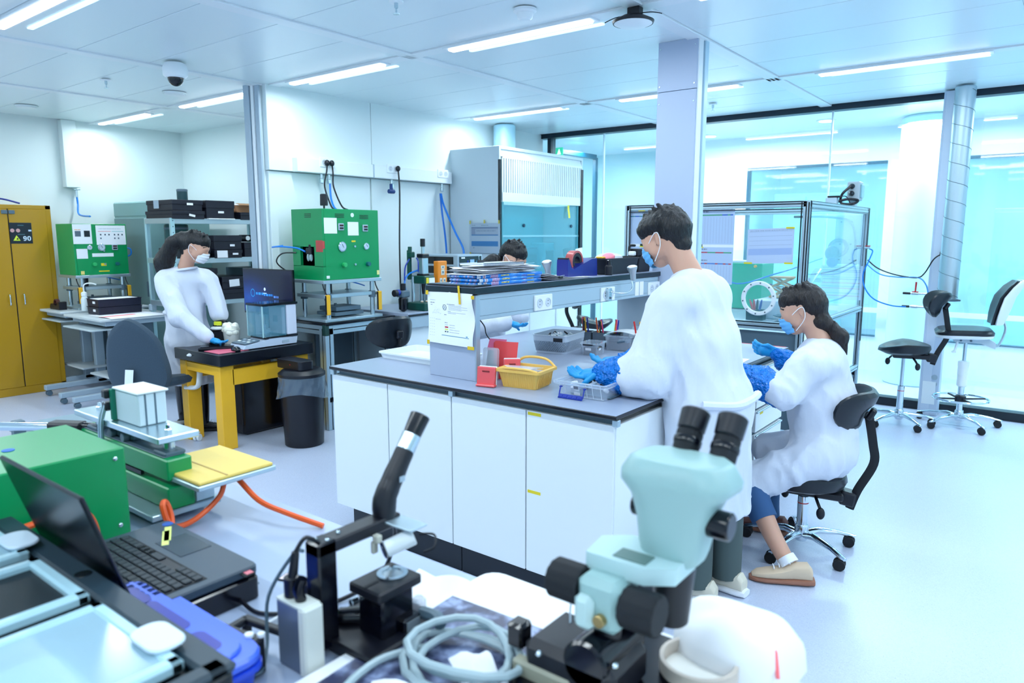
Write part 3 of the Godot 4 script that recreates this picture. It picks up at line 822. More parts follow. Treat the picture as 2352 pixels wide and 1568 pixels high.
	for k in 9: bars.box(Vector3(-0.03 + k * 0.0024, 0.044, 0.1785), Vector3(0.0012 if k % 3 else 0.002, 0.014, 0.0008), 0.0, rx(17))
	put("barcode", bars, M.black, cb)
	put("lining", bx(Vector3(0.02, 0.006, -0.02), Vector3(0.19, 0.006, 0.3), 0.002), M.dgrey, cb)
	for k in 16:
		var p = Vector3(rng.randf_range(-0.08, 0.09), rng.randf_range(0.014, 0.055), rng.randf_range(-0.12, 0.15))
		put("part_piece", bx(p, Vector3(rng.randf_range(0.012, 0.04), rng.randf_range(0.006, 0.014), rng.randf_range(0.012, 0.03)), 0.002, Basis.from_euler(Vector3(rng.randf(), rng.randf() * 6, rng.randf()))), [M.black, M.gloss, M.paper, M.navy][k % 4], cb)
	# perforated basket: a lattice of crossing strips
	var wb = thing("perforated_basket", "pale grey perforated plastic basket full of small parts", "basket", Vector3(-2.3, Y, -3.42), 8)
	var wm = mat(0.74, 0.79, 0.85, 0.5)
	var sh2 := MB.new()
	var oo = MB.rrect(0.215, 0.285, 0.03)
	var ii = MB.rrect(0.207, 0.277, 0.027)
	sh2.loft([MB.up(oo, 0.07, 0.985), MB.up(oo, 0.1, 1.0), MB.up(oo, 0.1, 1.025), MB.up(oo, 0.105, 1.025), MB.up(ii, 0.105, 1.0), MB.up(ii, 0.07, 0.985), MB.up(oo, 0.07, 0.985)], false, false)
	sh2.loft([MB.up(oo, 0.0, 0.86), MB.up(oo, 0.012, 0.875), MB.up(ii, 0.012, 0.87), MB.up(ii, 0.004, 0.86)], true, true)
	put("shell", sh2, wm, wb)
	var lat := MB.new()
	var per = MB.rrect(0.211, 0.281, 0.028, 6)
	var len = [0.0]
	for k in per.size(): len.append(len[-1] + per[k].distance_to(per[(k + 1) % per.size()]))
	var along = func(d, y):
		d = fposmod(d, len[-1])
		var k = 0
		while k < per.size() - 1 and len[k + 1] < d: k += 1
		var p = per[k].lerp(per[(k + 1) % per.size()], (d - len[k]) / maxf(len[k + 1] - len[k], 1e-5))
		return Vector3(p.x, 0, -p.y) * lerpf(0.87, 0.99, y / 0.075) + Vector3(0, y, 0)
	for k in 68:
		for s in [-1, 1]:
			var pp = []
			for j in 5: pp.append(along.call(len[-1] * k / 68.0 + s * 0.055 * j / 4.0, 0.011 + 0.061 * j / 4.0))
			lat.tube(pp, 0.0038, 4, false, -1.0, 0.35)
	put("lattice", lat, wm, wb).set_meta("kind", "stuff")
	put("grip_hole", bx(Vector3(0.06, 0.082, 0.1415), Vector3(0.058, 0.022, 0.004), 0.002), M.black, wb, "dark grip slot")
	for k in 26: put("part_piece", bx(Vector3(rng.randf_range(-0.08, 0.08), rng.randf_range(0.082, 0.094), rng.randf_range(-0.11, 0.11)), Vector3(rng.randf_range(0.01, 0.03), 0.007, rng.randf_range(0.008, 0.02)), 0.002, Basis.from_euler(Vector3(rng.randf(), rng.randf() * 6, rng.randf()))), [M.white, M.paper, M.grey, M.black, M.white][k % 5], wb)
	put("fill", bx(Vector3(0, 0.045, 0), Vector3(0.17, 0.075, 0.24), 0.01), M.grey, wb)
	# pen organiser with pens
	var po = thing("pen_organiser", "grey pen organiser behind the perforated basket", "organiser", Vector3(-2.2, Y, -3.72), 14)
	var om = mat(0.36, 0.42, 0.48, 0.5)
	for k in 3: put("cup", crate(0.085, 0.085, 0.085, 0.003, 0.95, 0.012, 0.002), om, po).position = Vector3(-0.09 + 0.09 * k, 0, 0.0)
	var pc = [[M.blue, "blue"], [M.black, "black"], [M.yellow, "yellow"], [M.blue, "blue"], [M.black, "black"], [mat(0.9, 0.25, 0.4), "pink"], [M.blue, "dark blue"], [M.orange, "orange"]]
	for k in 19:
		var c = k / 7
		var q = pc[(k * 5) % 8]
		var a = Vector3(-0.09 + 0.09 * c + rng.randf_range(-0.028, 0.028), 0.006, rng.randf_range(-0.028, 0.028))
		var lean = Vector3(rng.randf_range(-0.03, 0.03), 0.14 + rng.randf_range(0, 0.025), rng.randf_range(-0.03, 0.03))
		var t = solo("pen", MB.new().cyl(V0, lean * 0.78, 0.0045, -1, 8).cyl(lean * 0.78, lean, 0.0052, 0.0044, 8), q[0], "%s pen standing in the grey organiser on the island" % q[1], "pen", po.transform * a, 14, "pens in the grey organiser")
	var pc2 = thing("pen_cup", "black pen cup half hidden by the standing man's sleeve", "cup", Vector3(-1.915, Y, -3.7))
	put("cup", MB.new().lathe([Vector2(0.036, 0), Vector2(0.038, 0.004), Vector2(0.038, 0.09), Vector2(0.035, 0.09), Vector2(0.034, 0.01)], 20), M.black, pc2)
	for q in [["red", M.red, -0.018, -0.03], ["yellow", M.yellow, 0.0, -0.01], ["blue", M.blue, 0.012, 0.008], ["orange red", mat(0.95, 0.45, 0.4), 0.02, 0.035]]:
		solo("pen", MB.new().cyl(V0, Vector3(q[3], 0.15, 0), 0.0055, -1, 8).ell(Vector3(q[3] * 1.05, 0.153, 0), Vector3(0.006, 0.008, 0.006), Basis(), 8, 6), q[1], q[0] + " pen in the black cup by the standing man's sleeve", "pen", pc2.position + Vector3(q[2], 0.008, 0))
	# two clear boxes with dark contents
	for q in [["small clear box of dark parts with black handle clip and white label", Vector3(-2.075, Y, -3.43), 0.1, 0.07, 0.125, true], ["larger clear box of dark plates behind the small clear box", Vector3(-2.03, Y, -3.7), 0.165, 0.09, 0.2, false]]:
		var t = thing("clear_box", q[0], "box", q[1], 8)
		put("shell", crate(q[2], q[3], q[4], 0.0025, 0.9, 0.012, 0.007), clear(0.88, 0.93, 1.0, 0.22, 0.06), t)
		put("contents", MB.new().rbox(Vector3(0, q[3] * 0.34, 0), Vector3(q[2] * 0.8, q[3] * 0.55, q[4] * 0.82), 0.01), M.rubber, t)
		for k in 7: put("part_piece", bx(Vector3(rng.randf_range(-0.4, 0.4) * q[2], q[3] * rng.randf_range(0.6, 0.72), rng.randf_range(-0.3, 0.3) * q[4]), Vector3(0.03, 0.006, 0.05) * (1.0 if q[5] else 1.7), 0.002, Basis.from_euler(Vector3(rng.randf() * 0.3, rng.randf() * 6, 0.2))), M.gloss if k % 2 else M.dgrey, t)
		if q[5]:
			put("clip", bx(Vector3(-0.005, q[3] * 0.86, q[4] * 0.5 + 0.004), Vector3(0.06, 0.01, 0.01), 0.003), M.black, t, "black clip")
			put("sticker", bx(Vector3(-0.005, q[3] * 0.5, q[4] * 0.475), Vector3(0.034, 0.014, 0.001), 0.0, rx(6)), M.paper, t)
			put("sticker", bx(Vector3(q[2] * 0.485, q[3] * 0.5, 0.02), Vector3(0.001, 0.014, 0.03), 0.0, rz(-4)), M.paper, t)
		else: put("lid", MB.new().grid(func(s, u): return Vector3((s - 0.5) * q[2], q[3] + 0.004 + 0.012 * sin(s * 3.1), (u - 0.6) * q[4] * 0.7), 8, 5, 0.002), M.white, t)
	var cl = thing("clipboard", "grey folder with a red corner behind the clear boxes", "folder", Vector3(-2.02, Y, -4.0), 20)
	put("board", bx(Vector3(0, 0.05, 0), Vector3(0.24, 0.004, 0.3), 0.001, rx(12)), M.grey, cl)
	put("sheet", bx(Vector3(0.03, 0.06, 0.01), Vector3(0.2, 0.003, 0.26), 0.0, rx(12)), M.paper, cl)
	put("flag", bx(Vector3(0.1, 0.075, 0.0), Vector3(0.08, 0.003, 0.12), 0.0, rx(16) * rz(8)), mat(0.9, 0.3, 0.36), cl, "red corner card")
	put("stand", bx(Vector3(0, 0.024, -0.05), Vector3(0.2, 0.047, 0.12), 0.004), M.dgrey, cl)
	# at the seated worker's place
	var or_ = thing("orange_bottle", "orange rounded tool lying before the seated worker", "tool", Vector3(-1.42, Y, -3.74), -20)
	put("body", MB.new().lathe([Vector2(0.008, -0.06), Vector2(0.024, -0.05), Vector2(0.03, 0.0), Vector2(0.022, 0.05), Vector2(0.008, 0.075)], 20, Vector3(0, 0.03, 0), rz(-90)), M.orange, or_)
	put("tip", MB.new().cyl(Vector3(0.07, 0.03, 0), Vector3(0.1, 0.03, 0), 0.006, 0.003, 10), M.white, or_)
	var ws = thing("work_sheet", "white sheet with grey tray under the seated worker's hands", "paper", Vector3(-1.42, Y, -3.62), 4)
	put("sheet", bx(Vector3(0, 0.001, 0), Vector3(0.24, 0.0016, 0.34), 0.0), M.paper, ws)
	put("tray", bx(Vector3(0.03, 0.006, 0.04), Vector3(0.12, 0.008, 0.09), 0.003), M.dgrey, ws)
	# on the shelf
	var T = 1.332
	var im = blank(512, 96, Color(0.1, 0.5, 0.86))
	for k in 40: im.fill_rect(Rect2i(rng.randi_range(0, 500), rng.randi_range(0, 90), rng.randi_range(8, 60), rng.randi_range(2, 12)), Color(0.1, 0.42, 0.8).lerp(Color(0.35, 0.7, 0.95), rng.randf()))
	im.fill_rect(Rect2i(40, 0, 26, 96), Color(0.8, 0.86, 0.95)); im.fill_rect(Rect2i(50, 0, 5, 96), Color(0.75, 0.3, 0.4)); im.fill_rect(Rect2i(0, 0, 24, 96), Color(0.82, 0.88, 0.95))
	for j in 3:
		scrawl(im, 6, 14 + 30 * j, 60, 6, Color(0.08, 0.12, 0.3), rng)
		im.fill_rect(Rect2i(96, 8 + 30 * j, 60, 22), Color(0.75, 0.82, 0.94))
		scrawl(im, 100, 10 + 30 * j, 54, 8, Color(0.85, 0.12, 0.18), rng); scrawl(im, 98, 21 + 30 * j, 56, 8, Color(0.85, 0.12, 0.18), rng)
	im.fill_rect(Rect2i(174, 24, 66, 32), Color(0.1, 0.14, 0.2)); im.fill_rect(Rect2i(176, 26, 62, 28), Color(0.95, 0.85, 0.2)); scrawl(im, 180, 33, 54, 12, Color(0.12, 0.15, 0.2), rng)
	im.fill_rect(Rect2i(390, 70, 60, 20), Color(0.95, 0.85, 0.2)); scrawl(im, 340, 72, 44, 10, Color(0.8, 0.15, 0.2), rng)
	var film = picture(im, 0.18)
	for k in 3:
		var t = thing("film_pack", ["lowest", "middle", "topmost"][k] + " blue printed film pack under the paper pile on the shelf", "pack", Vector3(-2.235, T + 0.017 * k, -2.75), 90 + [0.0, 1.5, -1.0][k], "blue film packs")
		var rings = []
		for j in 9:
			var s = j / 8.0
			var r = []
			for p in MB.rrect(0.52, 0.2, 0.05, 3): r.append(Vector3(p.x * (0.96 + 0.04 * sin(PI * s)), 0.0165 * s, -p.y * (0.94 + 0.06 * sin(PI * s))))
			rings.append(r)
		put("core", MB.new().loft(rings), film, t)
		put("print", MB.new().grid(func(s, u): return Vector3((s - 0.5) * 0.5, 0.0165 * u, 0.1005 + 0.0035 * sin(PI * u) + 0.0015 * sin(s * 40.0)), 24, 4, 0.0), film, t)
	var pp = thing("paper_pile", "untidy pile of white papers lying on the blue film packs", "papers", Vector3(-2.24, T + 0.052, -2.76), 90)
	for k in 14:
		var ox = rng.randf_range(-0.03, 0.04)
		var oz = rng.randf_range(-0.02, 0.02)
		var ww = rng.randf_range(0.34, 0.5)
		var an = rng.randf_range(-5, 5)
		var o = put("sheet", MB.new().grid(func(s, u): return ry(an) * Vector3((s - 0.5) * ww + ox, 0.0024 * k + 0.006 * pow(s, 2) * sin(s * 5 + k * 0.7) + 0.007 * pow(absf(u - 0.5) * 2, 3) * sin(k * 2.3 + s * 3), -(u - 0.5) * 0.21 + oz), 12, 6, 0.0007), M.paper, pp)
	var nb = thing("spiral_notebook", "spiral-bound notebook on the paper pile", "notebook", Vector3(-2.2, T + 0.092, -2.7), 88)
	put("block", bx(Vector3(0, 0.004, -0.01), Vector3(0.3, 0.008, 0.15), 0.001), M.paper, nb)
	put("cover", bx(Vector3(0, 0.009, -0.01), Vector3(0.305, 0.0015, 0.155), 0.0), mat(0.78, 0.83, 0.88), nb)
	var sp := MB.new()
	for k in 38: sp.tube(MB.circ(Vector3(-0.145 + k * 0.0078, 0.006, 0.066), 0.0065, 8, Vector3(0, 1, 0), Vector3(0.2, 0, 1)), 0.0011, 4, true)
	put("spiral", sp, M.dgrey, nb).set_meta("kind", "stuff")
	var ts = thing("loose_sheet", "curling white sheets at the shelf middle with a black clip", "papers", Vector3(-2.2, T + 0.001, -3.18), 86)
	for k in 4: put("sheet", MB.new().grid(func(s, u): return Vector3((s - 0.5) * 0.42 + 0.02 * k, 0.002 * k + 0.014 * pow(1 - s, 3) * (1 + k * 0.4) + 0.003 * sin(u * 4 + k), -(u - 0.5) * 0.2), 12, 5, 0.0006), M.paper, ts)
	put("clip", bx(Vector3(-0.04, 0.014, 0.1), Vector3(0.03, 0.01, 0.014), 0.002), M.black, ts, "black binder clip")
	put("clip_wire", hs([Vector3(-0.05, 0.018, 0.1), Vector3(-0.05, 0.024, 0.12), Vector3(-0.03, 0.024, 0.12), Vector3(-0.03, 0.018, 0.1)], 0.0008, 5), M.steel, ts)
	var bc = thing("binder_clip", "black binder clip standing on the notebook", "clip", Vector3(-2.235, T + 0.103, -2.64), 88)
	put("jaw", MB.new().prism([Vector2(-0.005, 0), Vector2(0.005, 0), Vector2(0.001, 0.012), Vector2(-0.001, 0.012)], 0.04, ry(90), V0), M.black, bc)
	put("wire_loop", hs([Vector3(-0.008, 0.01, 0), Vector3(-0.011, 0.028, 0), Vector3(0.0, 0.034, 0), Vector3(0.011, 0.028, 0), Vector3(0.008, 0.01, 0)], 0.0009, 5), M.steel, bc)
	var bt = thing("glass_tablet", "thin black-rimmed glass plate at the shelf end", "plate", Vector3(-2.25, T, -2.5))
	put("rim", bx(Vector3(0, 0.004, 0), Vector3(0.29, 0.007, 0.13), 0.002), M.gloss, bt)
	put("glass", bx(Vector3(0, 0.008, 0), Vector3(0.27, 0.001, 0.11), 0.0), M.dgrey, bt)
	# tape dispenser
	var td = thing("tape_dispenser", "dark blue desk tape dispenser on the island shelf", "dispenser", Vector3(-2.2, T, -3.45), 90)
	put("body", MB.new().prism([Vector2(-0.155, 0), Vector2(0.155, 0), Vector2(0.15, 0.1), Vector2(0.1, 0.1), Vector2(-0.1, 0.045), Vector2(-0.115, 0.05), Vector2(-0.14, 0.1), Vector2(-0.152, 0.1)], 0.075), mat(0.03, 0.1, 0.48, 0.3), td)
	put("tape_roll", MB.new().lathe([Vector2(0.05, -0.022), Vector2(0.062, -0.022), Vector2(0.062, 0.022), Vector2(0.05, 0.022), Vector2(0.05, -0.022)], 28, Vector3(-0.02, 0.085, -0.01), rx(90)), mat(0.72, 0.33, 0.33, 0.3), td)
	put("roll_core", MB.new().lathe([Vector2(0.03, -0.02), Vector2(0.049, -0.02), Vector2(0.049, 0.02), Vector2(0.03, 0.02), Vector2(0.03, -0.02)], 24, Vector3(-0.02, 0.085, -0.01), rx(90)), M.black, td)
	put("cutter", bx(Vector3(-0.145, 0.104, 0), Vector3(0.012, 0.01, 0.07), 0.001), M.black, td)
	var hl = thing("yellow_roll", "yellow rolled strip behind the tape dispenser", "roll", Vector3(-2.33, T, -3.1), 80)
	put("roll", MB.new().cyl(Vector3(-0.1, 0.012, 0), Vector3(0.1, 0.012, 0), 0.012, -1, 14), mat(0.92, 0.9, 0.4), hl)
	put("core", MB.new().cyl(Vector3(-0.102, 0.012, 0), Vector3(0.102, 0.012, 0), 0.005, -1, 10), M.dgrey, hl)
	var bb = thing("black_bottle", "small black bottle beside the blue tape dispenser", "bottle", Vector3(-2.13, T, -3.68))
	put("body", MB.new().lathe([Vector2(0.022, 0), Vector2(0.023, 0.05), Vector2(0.015, 0.06)], 18), M.black, bb)
	put("cap", MB.new().lathe([Vector2(0.016, 0.06), Vector2(0.016, 0.085), Vector2(0.013, 0.088)], 16), M.gloss, bb)
	# dark bins on the shelf
	for q in [["long black storage bin on the shelf holding pink and white bags", Vector3(-2.245, T, -3.88), 0.4, 0.095, 0.2, mat(0.0, 0.04, 0.1, 0.4)], ["black storage bin at the shelf end behind the standing man's mask", Vector3(-2.25, T, -4.18), 0.17, 0.095, 0.2, M.black]]:
		var t = thing("storage_bin", q[0], "bin", q[1], 90)
		put("shell", crate(q[2], q[3], q[4], 0.004, 0.93, 0.012, 0.008), q[5], t)
		if q[2] > 0.3:
			put("white_bag", MB.new().ell(Vector3(0.0, 0.095, 0.0), Vector3(0.12, 0.03, 0.07)), clear(0.95, 0.97, 1, 0.6, 0.3), t)
			put("pink_bag", MB.new().ell(Vector3(-0.08, 0.1, 0.04), Vector3(0.05, 0.026, 0.04), rz(12), 10, 7), mat(0.98, 0.55, 0.62, 0.4), t)
			put("yellow_clip", bx(Vector3(-0.15, 0.1, 0.03), Vector3(0.05, 0.012, 0.04), 0.004), M.yellow, t)
			put("fill", bx(Vector3(0, 0.05, 0), Vector3(0.34, 0.07, 0.16), 0.004), M.rubber, t)
		else:
			put("fill", bx(Vector3(0, 0.05, 0), Vector3(0.13, 0.07, 0.16), 0.004), M.rubber, t)
			put("tool_block", bx(Vector3(0.02, 0.12, 0.02), Vector3(0.07, 0.05, 0.06), 0.006), M.black, t)
			put("tool_arm", hs([Vector3(-0.03, 0.1, 0), Vector3(-0.03, 0.16, 0), Vector3(0.04, 0.165, 0)], 0.008, 8), M.rubber, t)
			put("white_part", bx(Vector3(-0.05, 0.115, 0.03), Vector3(0.04, 0.03, 0.04), 0.006), M.white, t)

func caster(par, at, m, r = 0.028):
	var c = put("caster", bx(at + Vector3(0, r * 1.7, 0), Vector3(0.02, r * 0.9, 0.026), 0.005), m, par)
	for s in [-1, 1]: put("wheel", MB.new().cyl(at + Vector3(s * 0.006, r, 0.008), at + Vector3(s * 0.024, r, 0.008), r, -1, 16), m, c)
	return c

func star_base(par, r, m, cm, a0 = 0.0, hub = 0.1):
	for k in 5:
		var d = Vector3.FORWARD.rotated(Vector3.UP, deg_to_rad(a0 + 72.0 * k))
		var e = d.cross(Vector3.UP)
		var rings = []
		for q in [[0.02, hub - 0.025, 0.022, 0.02], [0.3, hub - 0.008, 0.02, 0.018], [0.75, hub - 0.022, 0.016, 0.012], [1.0, hub - 0.04, 0.017, 0.009], [1.06, hub - 0.042, 0.012, 0.006]]:
			rings.append(MB.circ(d * r * q[0] + Vector3(0, q[1], 0), q[2], 10, e * -1.0, Vector3.UP, q[3]))
		put("base_arm", MB.new().loft(rings), m, par)
		caster(par, d * r * 0.98, cm).rotation.y = 0.0
	put("hub", MB.new().lathe([Vector2(0.026, hub - 0.055), Vector2(0.034, hub - 0.04), Vector2(0.034, hub + 0.02), Vector2(0.028, hub + 0.03)], 20), m, par)

# laboratory chair, facing +z: moulded seat, oval back on a bent bar
func lab_chair(label, at, turn, sh, a0 = 20.0, tilt = 12.0, saddle = false):
	var t = thing("lab_chair", label, "chair", at, turn)
	star_base(t, 0.265, M.chrome, M.rubber, a0, 0.1)
	put("column", MB.new().cyl(Vector3(0, 0.1, 0), Vector3(0, minf(sh - 0.13, 0.33), 0), 0.026, -1, 18), M.chrome, t)
	put("piston", MB.new().cyl(Vector3(0, minf(sh - 0.14, 0.32), 0), Vector3(0, sh - 0.09, 0), 0.014, -1, 14), M.steel, t)
	put("ring_mark", MB.new().lathe([Vector2(0.0265, minf(sh - 0.17, 0.285)), Vector2(0.0265, minf(sh - 0.165, 0.29))], 18), M.red, t)
	var rings = []
	for q in [[0.72, -0.075], [0.94, -0.055], [1.0, -0.03], [0.97, -0.006], [0.85, 0.0], [0.4, -0.012]]:
		var r = []
		for i in 28:
			var a = TAU * i / 28
			var x = cos(a) * 0.205
			var z = -sin(a) * 0.195
			if saddle: x *= 0.78 + 0.25 * (-sin(a))
			var y = q[1] + sh + (0.02 * pow(x / 0.2, 2) if q[1] > -0.05 else 0.0) - 0.03 * maxf(z / 0.19, 0.0) * (1.0 if q[1] > -0.04 else 0.3)
			if saddle: y += 0.05 * pow(z / 0.19, 2) - 0.045 * pow(x / 0.2, 2)
			r.append(Vector3(x * q[0], y, z * q[0]))
		rings.append(r)
	put("seat", MB.new().loft(rings), M.leather, t)
	put("mechanism", bx(Vector3(0, sh - 0.095, -0.05), Vector3(0.13, 0.04, 0.27), 0.008).box(Vector3(0, sh - 0.105, -0.2), Vector3(0.075, 0.07, 0.07), 0.008, rx(-8)), M.black, t)
	for s in [0.1, -0.09]:
		var x = -0.085 if s > 0 else 0.085
		put("lever", MB.new().hose([Vector3(x * 0.5, sh - 0.1, s * 0.6), Vector3(x, sh - 0.12, s * 0.8), Vector3(x * 1.25, sh - 0.15, s)], 0.008, 8).ell(Vector3(x * 1.32, sh - 0.17, s * 1.04), Vector3(0.014, 0.03, 0.02)), M.black, t)
	var by = sh + 0.33 - (0.1 if saddle else 0.0)
	put("back_bar", MB.new().tube(MB.spl([Vector3(0, sh - 0.16, -0.21), Vector3(0, sh - 0.06, -0.24), Vector3(0, sh + 0.08, -0.3), Vector3(0, sh + 0.18, -0.29), Vector3(0, by - 0.02, -0.265)], 6), 0.02, 8, false, -1.0, 0.28), M.rubber, t)
	var br = []
	var R = rx(-tilt)
	for q in [[0.55, -0.03], [0.9, -0.025], [1.0, -0.004], [0.97, 0.014], [0.82, 0.024], [0.4, 0.02]]:
		var r = []
		for i in 28:
			var a = TAU * i / 28
			var p = Vector3(cos(a) * 0.19 * q[0], sin(a) * 0.115 * q[0] * (1.0 + 0.25 * pow(absf(cos(a)), 2)), q[1])
			p.z += 0.55 * p.x * p.x / 0.19
			r.append(R * p + Vector3(0, by, -0.235))
		br.append(r)
	put("backrest", MB.new().loft(br), M.leather, t)
	put("back_clamp", bx(Vector3(0, by - 0.01, -0.275), Vector3(0.05, 0.06, 0.03), 0.008, R), M.black, t)
	return t

func window_side():
	hood()
	glove_box()
	lab_chair("black lab chair with oval back beside the tall white-backed chair", Vector3(-1.0, 0, -6.57), -75, 0.68, 10, 30)
	lab_chair("low black lab stool carrying the seated woman in the aisle", Vector3(-0.94, 0, -3.6), -82, 0.41, 33, 26)
	lab_chair("black saddle chair by the fume cupboard, seen under the island shelf", Vector3(-3.95, 0, -6.55), 120, 0.66, 0, 10, true)
	# tall chair with white shells
	var t = thing("tall_chair", "tall lab chair with white shells and chrome foot ring by the post", "chair", Vector3(-0.6, 0, -6.83), -80)
	star_base(t, 0.3, M.chrome, M.rubber, 12, 0.1)
	put("column", MB.new().cyl(Vector3(0, 0.1, 0), Vector3(0, 0.4, 0), 0.024, -1, 18), M.chrome, t)
	put("sleeve", MB.new().lathe([Vector2(0.03, 0.33), Vector2(0.038, 0.34), Vector2(0.036, 0.43), Vector2(0.04, 0.43), Vector2(0.038, 0.5), Vector2(0.042, 0.5), Vector2(0.04, 0.54), Vector2(0.02, 0.545)], 20), M.white, t)
	put("piston", MB.new().cyl(Vector3(0, 0.53, 0), Vector3(0, 0.72, 0), 0.014, -1, 14), M.steel, t)
	put("foot_ring", MB.new().tube(MB.circ(Vector3(0, 0.23, 0), 0.2, 36, Vector3.RIGHT, Vector3.FORWARD), 0.009, 8, true), M.chrome, t)
	var sp := MB.new()
	for k in 4:
		var d = Vector3.FORWARD.rotated(Vector3.UP, TAU * k / 4 + 0.4)
		sp.cyl(d * 0.025 + Vector3(0, 0.225, 0), d * 0.2 + Vector3(0, 0.228, 0), 0.009, 0.007, 8)
	put("ring_spokes", sp, M.black, t)
	put("ring_collar", MB.new().lathe([Vector2(0.03, 0.185), Vector2(0.04, 0.2), Vector2(0.04, 0.25), Vector2(0.026, 0.26)], 18), M.black, t)
	var pan = []
	var cus = []
	for q in [[0.7, -0.035, 0], [0.96, -0.022, 0], [1.0, 0.0, 0], [0.98, 0.002, 1], [1.0, 0.02, 1], [0.9, 0.042, 1], [0.5, 0.044, 1]]:
		var r = []
		for p in MB.rrect(0.43, 0.41, 0.12, 5): r.append(Vector3(p.x * q[0], 0.775 + q[1] - 0.02 * maxf(-p.y / 0.2, 0.0) * 0.6, -p.y * q[0] + 0.02))
		if q[2] == 0: pan.append(r)
		else: cus.append(r)
	put("seat_shell", MB.new().loft(pan), M.white, t)
	put("cushion", MB.new().loft(cus), M.leather, t)
	put("mechanism", MB.new().prism([Vector2(-0.2, 0.71), Vector2(-0.2, 0.66), Vector2(-0.1, 0.7), Vector2(0.08, 0.7), Vector2(0.12, 0.745), Vector2(-0.14, 0.745)], 0.12, ry(-90), V0), mat(0.75, 0.82, 0.86, 0.4), t)
	for x in [-0.03, -0.1]: put("knob", MB.new().cyl(Vector3(0.06, 0.72, x + 0.07), Vector3(0.075, 0.72, x + 0.07), 0.009, -1, 10), M.dgrey, t)
	put("lever", MB.new().hose([Vector3(0.05, 0.71, 0.06), Vector3(0.08, 0.67, 0.07), Vector3(0.1, 0.63, 0.08)], 0.009, 8).box(Vector3(0.11, 0.628, 0.085), Vector3(0.045, 0.012, 0.03), 0.004), M.white, t)
	put("back_bar", MB.new().tube(MB.spl([Vector3(0, 0.67, -0.19), Vector3(0, 0.7, -0.23), Vector3(0, 0.82, -0.26), Vector3(0, 0.9, -0.235)], 6), 0.025, 8, false, -1.0, 0.35), mat(0.75, 0.82, 0.86, 0.4), t)
	var prof = [[0.86, -0.1, 0.13], [0.93, -0.125, 0.17], [1.0, -0.145, 0.185], [1.08, -0.165, 0.185], [1.16, -0.205, 0.165], [1.21, -0.235, 0.12]]
	for q in [["backrest", 0.0, 0.03, M.leather], ["back_shell", -0.032, 0.04, M.white]]:
		var rings = []
		for p in prof:
			var r = []
			for i in 20:
				var a = TAU * i / 20
				r.append(Vector3(cos(a) * p[2], p[0], p[1] - 0.08 + q[1] - sin(a) * q[2] * 0.8 + 0.35 * pow(cos(a) * p[2], 2) / 0.19))
			rings.append(r)
		put(q[0], MB.new().loft(rings), q[3], t)
	# post, duct, hoses by the window
	var P = thing("service_post", "slender white service post before the glazing, sockets near its foot", "post", Vector3(-0.86, 0, -7.13))
	put("profile", bx(Vector3(0, 1.37, 0), Vector3(0.15, 2.74, 0.13), 0.004), mat(0.78, 0.84, 0.92, 0.4), P)
	put("cover", bx(Vector3(-0.02, 1.37, 0.066), Vector3(0.07, 2.74, 0.008), 0.002), mat(0.82, 0.87, 0.94, 0.4), P)
	for y in [0.34, 0.28]: put("socket", MB.new().lathe([Vector2(0.024, 0), Vector2(0.024, 0.004), Vector2(0.02, 0.005), Vector2(0.019, 0.001)], 18, Vector3(0.035, y, 0.066), rx(90)), M.grey, P)
	put("plate", bx(Vector3(0.0, 0.2, 0.071), Vector3(0.1, 0.2, 0.005), 0.002), M.white, P)
	put("plug", MB.new().lathe([Vector2(0.025, 0), Vector2(0.027, 0.02), Vector2(0.016, 0.045), Vector2(0.006, 0.05)], 16, Vector3(0.02, 1.41, 0.07), rx(90)), M.black, P, "black plug")
	var D = thing("duct", "spiral silver air duct hanging from the ceiling beside the post", "duct", Vector3(-0.77, 1.02, -6.93))
	put("pipe", MB.new().cyl(Vector3(0, 0, 0), Vector3(0, 1.72, 0), 0.075, -1, 32), M.alu, D)
	var sp2 = []
	for k in 260: sp2.append(Vector3(cos(k * 0.27) * 0.0755, 0.03 + k * 0.0064, sin(k * 0.27) * 0.0755))
	put("spiral_seam", MB.new().tube(sp2, 0.0022, 5), M.dgrey, D)
	put("end_clamp", MB.new().lathe([Vector2(0.072, 0.0), Vector2(0.083, 0.0), Vector2(0.083, 0.018), Vector2(0.078, 0.018)], 32).box(Vector3(0.085, 0.009, 0.02), Vector3(0.03, 0.014, 0.02), 0.003).box(Vector3(-0.09, 0.012, 0), Vector3(0.03, 0.01, 0.01), 0.003), M.dgrey, D)
	var hz = -7.0
	solo("power_cable", hs([Vector3(-0.84, 1.41, -7.01), Vector3(-0.9, 1.36, -7.0), Vector3(-0.96, 1.24, hz), Vector3(-1.02, 1.2, hz), Vector3(-1.18, 1.22, hz), Vector3(-1.32, 1.27, hz), Vector3(-1.42, 1.34, -7.05)], 0.006, 6), M.black, "black power cable sagging from the post plug to the glove box", "cable")
	solo("air_hose", hs([Vector3(-1.42, 1.44, -7.08), Vector3(-1.39, 1.42, -7.07), Vector3(-1.4, 1.34, hz), Vector3(-1.44, 1.22, hz), Vector3(-1.42, 1.1, hz), Vector3(-1.34, 1.0, hz), Vector3(-1.2, 0.95, hz), Vector3(-1.08, 0.945, hz)], 0.006, 6), M.bluehose, "blue air hose looping down from the red glove box valve", "hose")
	solo("air_hose", hs([Vector3(-1.42, 1.3, -7.05), Vector3(-1.3, 1.22, hz), Vector3(-1.15, 1.2, hz), Vector3(-1.0, 1.2, hz), Vector3(-0.94, 1.14, hz), Vector3(-0.91, 1.05, hz), Vector3(-0.85, 1.01, -7.0), Vector3(-0.8, 1.04, -6.98)], 0.006, 6), mat(0.3, 0.62, 0.93, 0.3), "pale blue air hose running from the glove box to the duct end", "hose")
